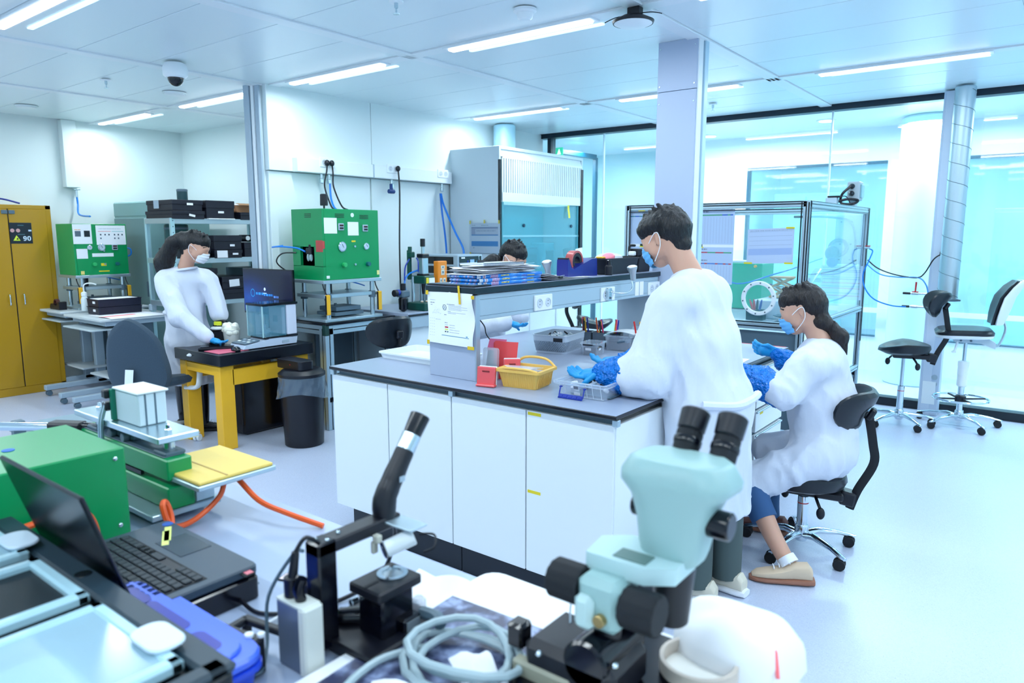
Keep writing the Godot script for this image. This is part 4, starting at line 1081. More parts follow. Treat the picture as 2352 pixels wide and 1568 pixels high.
	for q in [[1.06, "red-handled air valve on the glazed wall side of the post", true], [0.945, "metal hose coupling where the blue air hose meets the post", false]]:
		var v = thing("air_valve", q[1], "valve", Vector3(-1.0, q[0], -7.05))
		put("body", MB.new().cyl(Vector3(-0.1, 0, 0), Vector3(0.09, 0, 0), 0.009, -1, 12).cyl(Vector3(-0.05, 0, 0), Vector3(0.0, 0, 0), 0.014, -1, 12), M.steel, v)
		put("coupling", MB.new().cyl(Vector3(-0.12, 0, 0), Vector3(-0.06, 0, 0), 0.011, -1, 12), M.black, v)
		if q[2]: put("handle", MB.new().cyl(Vector3(-0.025, 0.01, 0), Vector3(-0.022, 0.1, 0), 0.006, 0.008, 10).cyl(Vector3(-0.05, 0.012, 0), Vector3(0.0, 0.012, 0), 0.008, -1, 8), M.red, v, "red lever")

func hood():
	var H = thing("fume_cupboard", "tall white fume cupboard with slotted front grille and glass sash", "fume cupboard", Vector3(-4.84, 0, -6.39))
	# local: front towards +x; half width 0.77 along z
	var w = mat(0.8, 0.86, 0.9, 0.4)
	for s in [-1, 1]: put("side_panel", bx(Vector3(0, 1.215, s * 0.755), Vector3(0.66, 2.43, 0.03), 0.003), w, H)
	put("back_panel", bx(Vector3(-0.315, 1.215, 0), Vector3(0.03, 2.43, 1.48), 0.0), mat(0.55, 0.78, 0.84, 0.4), H)
	put("roof", bx(Vector3(0, 2.415, 0), Vector3(0.66, 0.03, 1.48), 0.002), w, H)
	put("front_post", bx(Vector3(0.325, 1.15, 0.755), Vector3(0.02, 2.3, 0.032), 0.002), M.gloss, H)
	put("front_post", bx(Vector3(0.325, 1.15, -0.74), Vector3(0.03, 2.3, 0.06), 0.002), M.gloss, H)
	put("fascia", MB.new().prism([Vector2(0.325, 2.33), Vector2(0.335, 2.33), Vector2(0.3, 2.43), Vector2(0.29, 2.43)], 1.5), M.white, H)
	var g = put("grille_frame", bx(Vector3(0.33, 2.325, -0.01), Vector3(0.016, 0.022, 1.47), 0.002).box(Vector3(0.33, 1.937, -0.01), Vector3(0.016, 0.09, 1.47), 0.002), M.white, H)
	var sm = bx(V0, Vector3(0.014, 0.335, 0.0235), 0.002).mesh()
	for k in 40:
		var o = put("slat", sm, M.white, g)
		o.position = Vector3(0.33, 2.149, 0.72 - k * 0.0374)
	put("grille_back", bx(Vector3(0.29, 2.15, 0), Vector3(0.01, 0.36, 1.46), 0.0), mat(0.05, 0.35, 0.38, 0.5), H)
	put("canopy_lamp", bx(Vector3(0.1, 1.9, 0), Vector3(0.3, 0.03, 1.2), 0.004), glow(0.8, 1.0, 1.0, 0.9), H)
	var s = put("sash", bx(Vector3(0.31, 1.4, 0.0), Vector3(0.008, 0.98, 1.42), 0.0), clear(0.45, 0.78, 0.85, 0.3, 0.04), H)
	put("sash_bar", bx(Vector3(0.315, 1.55, 0.0), Vector3(0.012, 0.02, 1.42), 0.002), clear(0.7, 0.9, 0.95, 0.5), s)
	for z in [0.35, -0.55]: put("sash_stop", MB.new().cyl(Vector3(0.315, 1.66, z), Vector3(0.33, 1.66, z), 0.018, -1, 14), mat(0.0, 0.2, 0.3), s)
	put("inner_wall", bx(Vector3(-0.2, 1.4, 0), Vector3(0.02, 0.98, 1.44), 0.0), mat(0.3, 0.62, 0.7, 0.4), H)
	put("worktop", bx(Vector3(0.02, 0.9, 0), Vector3(0.62, 0.04, 1.48), 0.004), M.grey, H)
	put("base_cabinet", bx(Vector3(0, 0.44, 0), Vector3(0.62, 0.86, 1.48), 0.004), M.white, H)
	for z in [-0.5, 0.0, 0.5]: put("door", bx(Vector3(0.315, 0.45, z), Vector3(0.018, 0.78, 0.47), 0.003), M.white, H)
	for z in [0.7, -0.69]: put("side_rail", bx(Vector3(0.31, 1.4, z), Vector3(0.02, 0.98, 0.03), 0.002), mat(0.3, 0.6, 0.66), H)
	# equipment inside, seen through the sash
	for q in [["dark instrument standing in the fume cupboard behind the glass sash", Vector3(-4.9, 0.921, -6.45), Vector3(0.24, 0.5, 0.42), mat(0.0, 0.25, 0.36)], ["pale blue box in the fume cupboard, window side", Vector3(-4.86, 0.921, -6.86), Vector3(0.2, 0.55, 0.2), mat(0.4, 0.75, 0.85)], ["low dark unit in the fume cupboard, bench side", Vector3(-4.86, 0.921, -5.85), Vector3(0.2, 0.42, 0.14), mat(0.05, 0.35, 0.45)]]:
		var t = thing("instrument", q[0], "instrument", q[1])
		put("case", bx(Vector3(0, q[2].y * 0.5, 0), q[2], 0.01), q[3], t)
		put("front", bx(Vector3(q[2].x * 0.5, q[2].y * 0.6, 0), Vector3(0.012, q[2].y * 0.5, q[2].z * 0.8), 0.004), M.navy, t)
		put("knob", MB.new().cyl(Vector3(q[2].x * 0.5, q[2].y * 0.25, 0.03), Vector3(q[2].x * 0.5 + 0.02, q[2].y * 0.25, 0.03), 0.015), M.grey, t)
	var sheets = thing("white_cartons", "stack of white cartons in front of the fume cupboard post", "cartons", Vector3(-4.46, 0.921, -6.97))
	for k in 4: put("carton", bx(Vector3(0.0, 0.05 + 0.1 * k, 0.01 * (k % 2)), Vector3(0.1, 0.096, 0.2 - 0.02 * (k % 2)), 0.004, ry(6 * k - 8)), M.paper, sheets)
	put("sheet", bx(Vector3(0.02, 0.44, -0.02), Vector3(0.005, 0.1, 0.14), 0.0, rx(6)), M.paper, sheets)
	solo("hanging_tape", MB.new().grid(func(s, u): return Vector3(0.004 * sin(u * 6.0) + 0.012 * pow(1 - u, 4), (u - 1) * 0.15, -(s - 0.5) * 0.036), 3, 10, 0.0012), M.tape, "yellow tape strip hanging from the grille over the sash", "tape", Vector3(-4.502, 1.9, -6.86))
	var im = blank(256, 200, Color(0.66, 0.73, 0.8))
	var rng := RandomNumberGenerator.new()
	rng.seed = 5
	scrawl(im, 20, 12, 30, 5, Color(0.5, 0.57, 0.65), rng); scrawl(im, 100, 12, 60, 5, Color(0.5, 0.57, 0.65), rng)
	im.fill_rect(Rect2i(16, 26, 224, 54), Color(0.52, 0.58, 0.68)); im.fill_rect(Rect2i(16, 26, 224, 6), Color(0.38, 0.46, 0.58)); im.fill_rect(Rect2i(50, 40, 190, 34), Color(0.62, 0.68, 0.76)); im.fill_rect(Rect2i(16, 76, 224, 7), Color(0.28, 0.48, 0.68))
	scrawl(im, 60, 48, 160, 6, Color(0.45, 0.52, 0.62), rng)
	im.fill_rect(Rect2i(16, 120, 224, 34), Color(0.24, 0.48, 0.7)); scrawl(im, 30, 162, 18, 6, Color(0.45, 0.52, 0.6), rng)
	var n = thing("notice", "blue-striped notice taped on the fume cupboard side panel", "paper", Vector3(-4.69, 1.53, -5.606))
	put("sheet", MB.new().grid(func(s, u): return Vector3((s - 0.5) * 0.4, (u - 0.5) * 0.3, 0.001 + 0.002 * sin(s * 6.0)), 6, 4, 0.0006), picture(im), n)
	for q in [[-0.19, 0.16], [0.0, 0.165], [0.19, 0.16], [-0.19, -0.16]]: put("tape_strip", bx(Vector3(q[0], q[1], 0.003), Vector3(0.018, 0.035, 0.0008), 0.0), mat(0.8, 0.74, 0.3), n)
	var dp = thing("exhaust_pipe", "pale exhaust pipe rising from the fume cupboard to the ceiling", "pipe", Vector3(-4.98, 2.431, -6.3))
	put("pipe", MB.new().cyl(V0, Vector3(0, 0.312, 0), 0.12, -1, 28), mat(0.72, 0.88, 0.94, 0.4, 0.3), dp)
	put("flange", MB.new().lathe([Vector2(0.125, 0.0), Vector2(0.14, 0.004), Vector2(0.14, 0.016), Vector2(0.122, 0.02)], 28), M.grey, dp)

func beam(par, a, b, w = 0.045, called = "profile"):
	# aluminium profile between two points along an axis, with slot lines
	var d = (b - a)
	var o = put(called, bx((a + b) * 0.5, Vector3(maxf(absf(d.x), w), maxf(absf(d.y), w), maxf(absf(d.z), w)), 0.003), M.alu, par)
	var ax = d.abs().max_axis_index()
	var g := MB.new()
	for k in 3:
		if k == ax: continue
		var s = Vector3(0.008, 0.008, 0.008)
		s[ax] = d.abs()[ax] * 0.995
		s[k] = w + 0.0016
		g.box((a + b) * 0.5, s, 0.0)
	put("slot", g, M.gloss, o)
	return o

func glove_box():
	var G = thing("glove_box", "glazed aluminium-framed glove box on a framed bench, charts taped to its panes", "glove box", Vector3(-2.17, 0, -6.18))
	var X0 = -0.7
	var X1 = 0.7
	var Z0 = -0.92
	var Z1 = 0.92
	for x in [X0, X1]:
		for z in [Z0, Z1]: beam(G, Vector3(x, 0.05, z), Vector3(x, 1.8, z))
		for y in [0.36, 0.9, 1.78]: beam(G, Vector3(x, y, Z0), Vector3(x, y, Z1))
	for z in [Z0, Z1]:
		for y in [0.9, 1.78]: beam(G, Vector3(X0, y, z), Vector3(X1, y, z))
	beam(G, Vector3(X0, 0.3, Z0), Vector3(X1, 0.3, Z0))
	beam(G, Vector3(0.2, 0.05, Z1), Vector3(0.2, 0.88, Z1))
	var pm = clear(0.6, 0.93, 1.0, 0.1, 0.03)
	put("pane", bx(Vector3(0, 1.34, Z1), Vector3(1.36, 0.84, 0.006), 0.0), pm, G)
	put("pane", bx(Vector3(X1, 1.34, 0), Vector3(0.006, 0.84, 1.8), 0.0), pm, G)
	put("floor_plate", bx(Vector3(0, 0.925, 0), Vector3(1.4, 0.012, 1.84), 0.002), M.grey, G)
	put("lower_panel", bx(Vector3(0.45, 0.5, Z1 - 0.02), Vector3(0.46, 0.72, 0.01), 0.002), M.dgrey, G)
	put("lower_panel", bx(Vector3(-0.35, 0.5, Z1 - 0.1), Vector3(0.6, 0.74, 0.01), 0.002), mat(0.25, 0.33, 0.38), G)
	var gk := MB.new()
	for q in [[1.795, 1.36, 0.0], [1.745, 1.36, 0.0], [0.93, 1.36, 0.0]]: gk.box(Vector3(0, q[0], Z1 + 0.024), Vector3(q[1], 0.007, 0.004), 0.001)
	for x in [X0 + 0.03, X1 - 0.03, X1 + 0.018]: gk.box(Vector3(x, 1.34, Z1 + 0.024), Vector3(0.009, 0.9, 0.004), 0.001)
	for z in [Z1 - 0.02, Z0 - 0.015, Z0 + 0.02]: gk.box(Vector3(X1 + 0.024, 1.2, z), Vector3(0.004, 1.2, 0.008), 0.001)
	for y in [1.8, 1.75]: gk.box(Vector3(X1 + 0.024, y, 0), Vector3(0.004, 0.006, 1.84), 0.001)
	put("gasket", gk, M.gloss, G)
	# port ring with bolts on the front pane
	var rg = put("port_ring", MB.new().lathe([Vector2(0.098, 0.0), Vector2(0.127, 0.0), Vector2(0.127, 0.014), Vector2(0.122, 0.02), Vector2(0.1, 0.02), Vector2(0.098, 0.016), Vector2(0.098, 0.0)], 40, Vector3(0.4, 1.105, Z1 + 0.012), rx(90)), mat(0.93, 0.96, 0.98, 0.4), G, "white bolted port ring")
	for k in 10: put("bolt", MB.new().cyl(Vector3(0.4 + cos(TAU * k / 10 + 0.2) * 0.113, 1.105 + sin(TAU * k / 10 + 0.2) * 0.113, Z1 + 0.03), Vector3(0.4 + cos(TAU * k / 10 + 0.2) * 0.113, 1.105 + sin(TAU * k / 10 + 0.2) * 0.113, Z1 + 0.036), 0.0055, -1, 8), M.dgrey, rg)
	# grey back plate with bolts and the black glove port
	var bp = put("port_plate", bx(Vector3(0.58, 1.52, Z0 + 0.05), Vector3(0.24, 0.44, 0.012), 0.003), mat(0.55, 0.66, 0.78, 0.4), G, "grey bolted port plate")
	for x in [0.51, 0.6]:
		for y in [1.34, 1.48, 1.68]: put("bolt", MB.new().cyl(Vector3(x, y, Z0 + 0.055), Vector3(x, y, Z0 + 0.064), 0.008, -1, 8), M.black, bp)
	var gp = put("glove_port", MB.new().lathe([Vector2(0.055, 0), Vector2(0.085, 0.0), Vector2(0.088, 0.03), Vector2(0.06, 0.035), Vector2(0.055, 0)], 28, Vector3(0.5, 1.44, Z0 + 0.06), rx(70)), M.black, G, "black glove port")
	put("glove_cuff", MB.new().ell(Vector3(0.47, 1.4, Z0 + 0.16), Vector3(0.06, 0.07, 0.06)), M.black, gp)
	put("glove_tip", MB.new().ell(Vector3(0.48, 1.32, Z0 + 0.18), Vector3(0.05, 0.05, 0.05), rz(20)), M.blue, gp)
	put("inner_cable", hs([Vector3(0.1, 1.73, Z0 + 0.1), Vector3(0.45, 1.72, Z0 + 0.1), Vector3(0.62, 1.64, Z0 + 0.1), Vector3(0.66, 1.3, Z0 + 0.1)], 0.011, 8), M.black, G)
	put("inner_hose", hs([Vector3(-0.15, 1.73, Z1 - 0.3), Vector3(-0.15, 1.5, Z1 - 0.3), Vector3(0.1, 1.2, Z1 - 0.2), Vector3(0.35, 1.26, Z1 - 0.5), Vector3(0.45, 1.36, Z0 + 0.4)], 0.006, 6), M.bluehose, G)
	put("inner_hose", hs([Vector3(-0.28, 1.74, Z1 - 0.3), Vector3(-0.27, 1.5, Z1 - 0.3), Vector3(-0.28, 1.3, Z1 - 0.32)], 0.006, 6), M.black, G)
	put("robot_arm", bx(Vector3(0.55, 1.19, 0.2), Vector3(0.06, 0.03, 0.5), 0.008, rx(22)).box(Vector3(0.55, 1.1, 0.35), Vector3(0.05, 0.04, 0.4), 0.008, rx(35)).cyl(Vector3(0.5, 1.2, 0.02), Vector3(0.6, 1.2, 0.02), 0.02), M.steel, G)
	# charts
	var rng := RandomNumberGenerator.new()
	rng.seed = 8
	var im = blank(256, 320, Color(0.74, 0.82, 0.94))
	var cols = [Color(0.2, 0.4, 0.75), Color(0.3, 0.65, 0.5), Color(0.75, 0.3, 0.35), Color(0.3, 0.5, 0.8)]
	for j in [[22, 0], [182, 1], [230, 2]]:
		for k in 24: im.fill_rect(Rect2i(10 + k * 10, j[0], 10, 5), cols[(j[1] + rng.randi() % 2) % 4])
		scrawl(im, 110, j[0] - 14, 50, 5, Color(0.5, 0.56, 0.66), rng)
	for k in 22: im.fill_rect(Rect2i(14 + k * 11, 34, 1, 110), Color(0.64, 0.71, 0.84)); 
	for k in 22: im.fill_rect(Rect2i(14 + k * 11, 240, 1, 70), Color(0.64, 0.71, 0.84))
	im.fill_rect(Rect2i(0, 150, 256, 12), Color(0.96, 0.98, 1.0)); im.fill_rect(Rect2i(100, 150, 40, 10), Color(0.15, 0.2, 0.1)); im.fill_rect(Rect2i(96, 160, 48, 5), Color(0.9, 0.85, 0.2))
	var chart = picture(im)
	for q in [[-0.08, 0.54, 0.56, "chart"], [-0.555, 0.26, 0.56, "chart"]]:
		put("chart_sheet", MB.new().grid(func(s, u): return Vector3(q[0] + (s - 0.5) * q[1], 1.475 + (u - 0.5) * q[2], Z1 + 0.006 + 0.002 * sin(s * 7.0)), 6, 4, 0.0008), chart, G, "printed chart sheet taped to the pane")
	var im2 = blank(200, 140, Color(0.78, 0.84, 0.95))
	for j in 5: im2.fill_rect(Rect2i(8, 12 + j * 18, 184, 1), Color(0.6, 0.68, 0.8))
	im2.fill_rect(Rect2i(6, 80, 188, 26), Color(0.66, 0.75, 0.92)); scrawl(im2, 12, 6, 160, 4, Color(0.65, 0.7, 0.8), rng)
	put("chart_sheet", MB.new().grid(func(s, u): return Vector3(0.46 + (s - 0.5) * 0.33, 1.48 + (u - 0.5) * 0.25 + 0.012 * s, Z1 + 0.012 + 0.006 * sin(s * 4.0)), 6, 4, 0.0008), picture(im2), G, "lavender form sheet taped askew to the pane")
	for q in [Vector3(0.6, 1.615, Z1 + 0.02), Vector3(0.31, 1.36, Z1 + 0.022), Vector3(0.6, 1.365, Z1 + 0.022), Vector3(-0.1, 1.758, Z1 + 0.02), Vector3(-0.57, 1.758, Z1 + 0.02)]: put("tape_strip", bx(q, Vector3(0.06, 0.012, 0.001), 0.0), M.tape, G)
	var im3 = blank(200, 200, Color(0.78, 0.86, 0.95))
	for j in [[10, 1], [24, 0], [34, 0], [66, 1], [78, 0], [100, 2], [120, 1], [132, 2], [160, 1], [176, 2]]: im3.fill_rect(Rect2i(8, j[0], 184, 5), cols[j[1]].lerp(Color(0.8, 0.87, 0.95), 0.45))
	put("chart_sheet", MB.new().grid(func(s, u): return Vector3(0.53 + (s - 0.5) * 0.36, 1.13 + (u - 0.5) * 0.31, Z0 + 0.03), 2, 2, 0.001), picture(im3), G, "striped chart sheet on the rear pane")
	# things inside and on top
	var gb = thing("green_press", "mint green press seen through the glove box front pane", "press", Vector3(-2.3, 0.932, -6.2))
	put("cabinet", bx(Vector3(0, 0.2, 0), Vector3(0.55, 0.39, 0.3), 0.006), mat(0.1, 0.72, 0.52, 0.35), gb)
	put("top_tray", bx(Vector3(0, 0.405, 0.06), Vector3(0.5, 0.02, 0.16), 0.003), M.white, gb)
	for x in [-0.24, 0.24]: put("foot", bx(Vector3(x, 0.004, 0), Vector3(0.03, 0.008, 0.25), 0.0), M.black, gb)
	put("knob", MB.new().cyl(Vector3(0.22, 0.37, 0.15), Vector3(0.22, 0.37, 0.17), 0.012), M.yellow, gb)
	var lj = thing("lab_jack", "wooden-toned scissor lab jack standing on the white instrument", "jack", Vector3(-1.76, 1.075, -5.75))
	var jc = mat(0.78, 0.62, 0.36, 0.5)
	for y in [0.008, 0.16]: put("plate", bx(Vector3(0, y, 0), Vector3(0.16, 0.014, 0.14), 0.003), jc, lj)
	for j in 2:
		for s in [-1, 1]: put("scissor_arm", bx(Vector3(0, 0.048 + j * 0.072, 0.05), Vector3(0.16, 0.016, 0.01), 0.003, rz(s * 26)).box(Vector3(0, 0.048 + j * 0.072, -0.05), Vector3(0.16, 0.016, 0.01), 0.003, rz(s * 26)), jc, lj)
	put("knob", MB.new().cyl(Vector3(-0.08, 0.085, 0), Vector3(-0.11, 0.085, 0), 0.022, -1, 16), mat(0.15, 0.3, 0.45), lj)
	put("screw", MB.new().cyl(Vector3(-0.09, 0.085, 0), Vector3(0.08, 0.085, 0), 0.006, -1, 8), M.steel, lj)
	var inst = thing("instrument", "white boxy instrument with dark front inside the glove box", "instrument", Vector3(-1.72, 0.932, -5.7))
	put("case", bx(Vector3(0, 0.07, 0), Vector3(0.34, 0.14, 0.44), 0.006), mat(0.8, 0.86, 0.92, 0.4), inst)
	put("front", bx(Vector3(0.172, 0.07, 0.06), Vector3(0.006, 0.12, 0.28), 0.002), mat(0.3, 0.42, 0.5), inst)
	put("screen", bx(Vector3(0.177, 0.085, 0.1), Vector3(0.003, 0.06, 0.1), 0.001), mat(0.5, 0.75, 0.85, 0.2), inst)
	for k in 6: put("vent_slot", bx(Vector3(0.08, 0.04 + 0.014 * k, 0.2205), Vector3(0.05, 0.005, 0.002), 0.0), M.black, inst)
	var pc = thing("tool_pot", "black pot of pliers and pens behind the port ring", "pot", Vector3(-1.83, 0.932, -5.38))
	put("pot", crate(0.13, 0.075, 0.09, 0.003, 0.97, 0.008, 0.002), M.black, pc)
	for q in [[-0.035, M.red, 20], [-0.015, M.red, 8], [0.005, M.black, -4], [0.03, M.blue, -10]]: put("tool", MB.new().ell(Vector3(q[0], 0.1, 0) , Vector3(0.009, 0.055, 0.007), rz(q[2])), q[1], pc)
	var pb = thing("parts_bags", "clear bags of dark parts lying beside the tool pot", "bags", Vector3(-1.62, 0.932, -5.4))
	for k in 4: put("bag", MB.new().grid(func(s, u): return Vector3((s - 0.5) * 0.14, 0.008 + 0.012 * k + 0.005 * sin(s * 6 + k), -(u - 0.5) * 0.12), 6, 4, 0.004), [M.paper, M.grey, M.paper, M.dgrey][k], pb)
	var eb = thing("switch_box", "grey socket box with plugs on top of the glove box", "box", Vector3(-1.5, 1.803, -6.75))
	put("box", bx(Vector3(0, 0.13, 0), Vector3(0.1, 0.16, 0.13), 0.008), mat(0.66, 0.72, 0.76, 0.4), eb)
	put("stand", bx(Vector3(-0.01, 0.025, 0), Vector3(0.05, 0.05, 0.08), 0.002), M.grey, eb)
	put("cover", bx(Vector3(0.056, 0.13, -0.01), Vector3(0.014, 0.11, 0.09), 0.004), mat(0.55, 0.75, 0.8, 0.3), eb)
	for y in [0.17, 0.11]: put("plug", MB.new().lathe([Vector2(0.022, 0), Vector2(0.022, 0.02), Vector2(0.008, 0.045)], 14, Vector3(-0.01, y, 0.066), rx(90)), M.black, eb)
	put("cable_bundle", hs([Vector3(-0.01, 0.17, 0.11), Vector3(-0.07, 0.1, 0.14), Vector3(-0.08, 0.03, 0.1), Vector3(0.02, 0.02, 0.14), Vector3(0.05, 0.05, 0.1), Vector3(-0.03, 0.06, 0.14), Vector3(-0.12, 0.03, 0.16)], 0.011, 8), M.black, eb)
	var ad = thing("adapter", "small grey power adapter on top of the glove box", "adapter", Vector3(-1.62, 1.803, -6.5))
	put("case", bx(Vector3(0, 0.035, 0), Vector3(0.09, 0.07, 0.07), 0.005), M.grey, ad)
	put("lid", bx(Vector3(0.02, 0.078, 0), Vector3(0.1, 0.016, 0.07), 0.004), M.black, ad)
	put("wire", hs([Vector3(0.05, 0.075, 0), Vector3(0.1, 0.08, -0.03), Vector3(0.12, 0.03, -0.1)], 0.004, 6), M.black, ad)
	var rv = thing("air_valve", "red-tapped air valve on the glove box side", "valve", Vector3(-1.44, 1.45, -7.06))
	put("body", MB.new().cyl(Vector3(-0.02, 0, 0), Vector3(0.03, 0, 0), 0.01, -1, 12), M.steel, rv)
	put("tap", bx(Vector3(0.01, 0.016, 0), Vector3(0.045, 0.008, 0.012), 0.003), M.red, rv, "red tap")

func panel_label(par, at, w, h, m, label = ""): return put("sticker", bx(at, Vector3(0.0012, h, w), 0.0), m, par, label)

# pneumatic press with a green cabinet on four posts; front towards +x, origin under the cabinet's middle
func green_machine(label, at, w, second):
	var t = thing("green_press", label, "press", at)
	var d = 0.39
	var hy = 0.335
	var ch = 0.56 if not second else 0.5
	var s = w * 0.5
	var cab := MB.new()
	var side = s
	# cabinet walls, the side facing +z has a recess
	cab.box(Vector3(0, hy + ch * 0.5, -0.01), Vector3(d, ch, w - 0.02), 0.004)
	if second: cab.box(Vector3(0, hy + ch * 0.5, s - 0.01), Vector3(d, ch, 0.02), 0.003)
	else:
		for q in [[0.0, d, 0.0, 0.2 * ch], [0.0, d, 0.47 * ch, ch], [-0.5 * d + 0.05, 0.1, 0.19 * ch, 0.48 * ch], [0.5 * d - 0.055, 0.11, 0.19 * ch, 0.48 * ch]]:
			cab.box(Vector3(q[0], hy + (q[2] + q[3]) * 0.5, s - 0.01), Vector3(q[1], q[3] - q[2], 0.02), 0.001)
	put("cabinet", cab, M.green, t)
	put("base_rim", bx(Vector3(0, hy - 0.014, 0), Vector3(d + 0.02, 0.028, w + 0.02), 0.003), M.alu, t)
	for x in [-0.15, 0.16]:
		for z in [-s + 0.06, s - 0.06]:
			var p = put("post", MB.new().cyl(Vector3(x, 0.02, z), Vector3(x, hy - 0.02, z), 0.019, -1, 14), M.steel, t)
			put("bushing", MB.new().cyl(Vector3(x, 0.17, z), Vector3(x, 0.225, z), 0.03, -1, 14), M.dgrey, p)
	put("moving_plate", bx(Vector3(0, 0.205, 0), Vector3(0.36, 0.03, w - 0.02), 0.003), M.alu, t)
	put("base_plate", bx(Vector3(0, 0.012, 0), Vector3(d + 0.03, 0.024, w + 0.02), 0.003), M.alu, t)
	put("die", bx(Vector3(0.02, 0.05, 0.0), Vector3(0.24, 0.03, 0.3), 0.004).box(Vector3(0.02, 0.09, 0.0), Vector3(0.22, 0.035, 0.26), 0.004).cyl(Vector3(0.02, 0.1, 0.05), Vector3(0.02, 0.13, 0.05), 0.012), M.dgrey, t)
	put("cylinder", MB.new().cyl(Vector3(0, 0.22, 0.1), Vector3(0, 0.3, 0.1), 0.03, -1, 16).cyl(Vector3(0, 0.27, 0.1), Vector3(0, 0.325, 0.1), 0.022, -1, 16), M.black, t)
	put("air_hose", hs([Vector3(0.05, 0.32, -0.02), Vector3(0.1, 0.29, -0.12), Vector3(0.04, 0.26, -0.25)], 0.006, 6), M.bluehose, t)
	for z in [s - 0.02, -s + 0.02]:
		var g = put("safety_bar", bx(Vector3(d * 0.5 + 0.012, 0.14, z), Vector3(0.026, 0.16, 0.036), 0.004), M.yellow, t, "yellow safety light bar")
		put("bar_face", bx(Vector3(d * 0.5 + 0.01, 0.14, z + 0.0185), Vector3(0.018, 0.15, 0.002), 0.0), M.black, g)
		put("bar_cable", hs([Vector3(d * 0.5, 0.22, z), Vector3(d * 0.5 - 0.02, 0.27, z + 0.01), Vector3(d * 0.5 - 0.03, 0.32, z + 0.015)], 0.005, 6), M.black, g)
	# front features: fractions across (from the +z edge) and down
	var F = func(fx, fy): return Vector3(d * 0.5 + 0.001, hy + ch * (1.0 - fy), s - w * fx)
	if not second:
		for q in [[0.3, 0.09], [0.73, 0.1]]:
			for k in 3: put("louver", bx(F.call(q[0], q[1] - 0.02 + 0.022 * k), Vector3(0.004, 0.005, 0.09), 0.0), mat(0.0, 0.25, 0.15), t)
		for k in 3: put("louver", bx(Vector3(0.02, hy + ch * (0.93 - 0.022 * k), s + 0.001), Vector3(0.08, 0.005, 0.003), 0.0), mat(0.0, 0.2, 0.12), t)
		panel_label(t, F.call(0.14, 0.235), 0.125, 0.122, M.paper, "blank white sheet")
		panel_label(t, F.call(0.53, 0.275), 0.11, 0.108, M.paper, "small white sheet")
		put("round_sticker", MB.new().cyl(F.call(0.52, 0.08), F.call(0.52, 0.08) + Vector3(0.0015, 0, 0), 0.017, -1, 18), M.white, t)
		panel_label(t, F.call(0.53, 0.455), 0.04, 0.013, M.tape)
		panel_label(t, F.call(0.07, 0.955), 0.03, 0.022, M.paper)
		panel_label(t, F.call(0.97, 0.925), 0.026, 0.036, mat(0.95, 0.93, 0.6))
		var rt = put("red_tag", bx(F.call(0.0, 0.52) + Vector3(-0.04, 0, 0.003), Vector3(0.085, 0.09, 0.004), 0.001).box(F.call(0.0, 0.52) + Vector3(0.002, 0.01, -0.006), Vector3(0.004, 0.06, 0.02), 0.001), mat(0.75, 0.28, 0.26, 0.35), t, "red tag folded round the cabinet edge")
		put("recess", bx(Vector3(0.005, hy + ch * 0.335, s - 0.0215), Vector3(0.19, 0.16, 0.003), 0.0), mat(0.0, 0.13, 0.09), t)
		put("air_filter", MB.new().box(Vector3(0.02, hy + ch * 0.41, s - 0.005), Vector3(0.07, 0.05, 0.03), 0.006).cyl(Vector3(0.03, hy + ch * 0.44, s - 0.005), Vector3(0.03, hy + ch * 0.5, s - 0.005), 0.014), M.black, t)
		for x in [0.0, 0.036]: put("filter_bowl", MB.new().ell(Vector3(x, hy + ch * 0.32, s - 0.005), Vector3(0.014, 0.032, 0.014)), clear(0.8, 0.95, 0.95, 0.4), t)
		put("muffler", MB.new().cyl(Vector3(-0.08, hy + ch, 0.05), Vector3(-0.08, hy + ch + 0.04, 0.05), 0.008).lathe([Vector2(0.03, 0), Vector2(0.032, 0.01), Vector2(0.03, 0.09), Vector2(0.022, 0.095)], 18, Vector3(-0.08, hy + ch + 0.035, 0.05)), M.black, t)
		put("side_hose", hs([Vector3(-0.03, hy + ch * 0.4, s), Vector3(-0.12, hy + ch * 0.45, s + 0.02), Vector3(-0.22, hy + ch * 0.47, s + 0.1), Vector3(-0.3, hy + ch * 0.46, s + 0.12), Vector3(-0.3, hy + ch * 0.48, s + 0.02)], 0.007, 6), M.bluehose, t)
		put("side_cable", hs([Vector3(-0.15, hy + ch * 0.38, s), Vector3(-0.2, hy + ch * 0.37, s + 0.1), Vector3(-0.22, hy + ch * 0.25, s + 0.14), Vector3(-0.2, hy + ch * 0.12, s + 0.06), Vector3(-0.2, hy + ch * 0.1, s - 0.05)], 0.006, 6), M.black, t)
	else:
		var rng := RandomNumberGenerator.new()
		rng.seed = 21
		var im = blank(128, 128, Color(0.95, 0.97, 0.99))
		im.fill_rect(Rect2i(14, 44, 40, 36), Color(0.35, 0.42, 0.48)); im.fill_rect(Rect2i(76, 42, 40, 40), Color(0.02, 0.12, 0.16)); scrawl(im, 14, 34, 40, 5, Color(0.95, 0.6, 0.3), rng)
		var im2 = blank(200, 128, Color(0.95, 0.97, 0.99))
		for x in [26, 56, 82, 120, 146, 172]: im2.fill_rect(Rect2i(x, 56, 9, 10), Color(0.15, 0.25, 0.32))
		for x in [26, 120, 146]: im2.fill_rect(Rect2i(x, 80, 9, 10), Color(0.25, 0.35, 0.42))
		im2.fill_rect(Rect2i(14, 38, 86, 3), Color(0.9, 0.5, 0.5)); im2.fill_rect(Rect2i(106, 38, 80, 3), Color(0.4, 0.75, 0.75)); scrawl(im2, 20, 20, 150, 4, Color(0.7, 0.75, 0.8), rng)
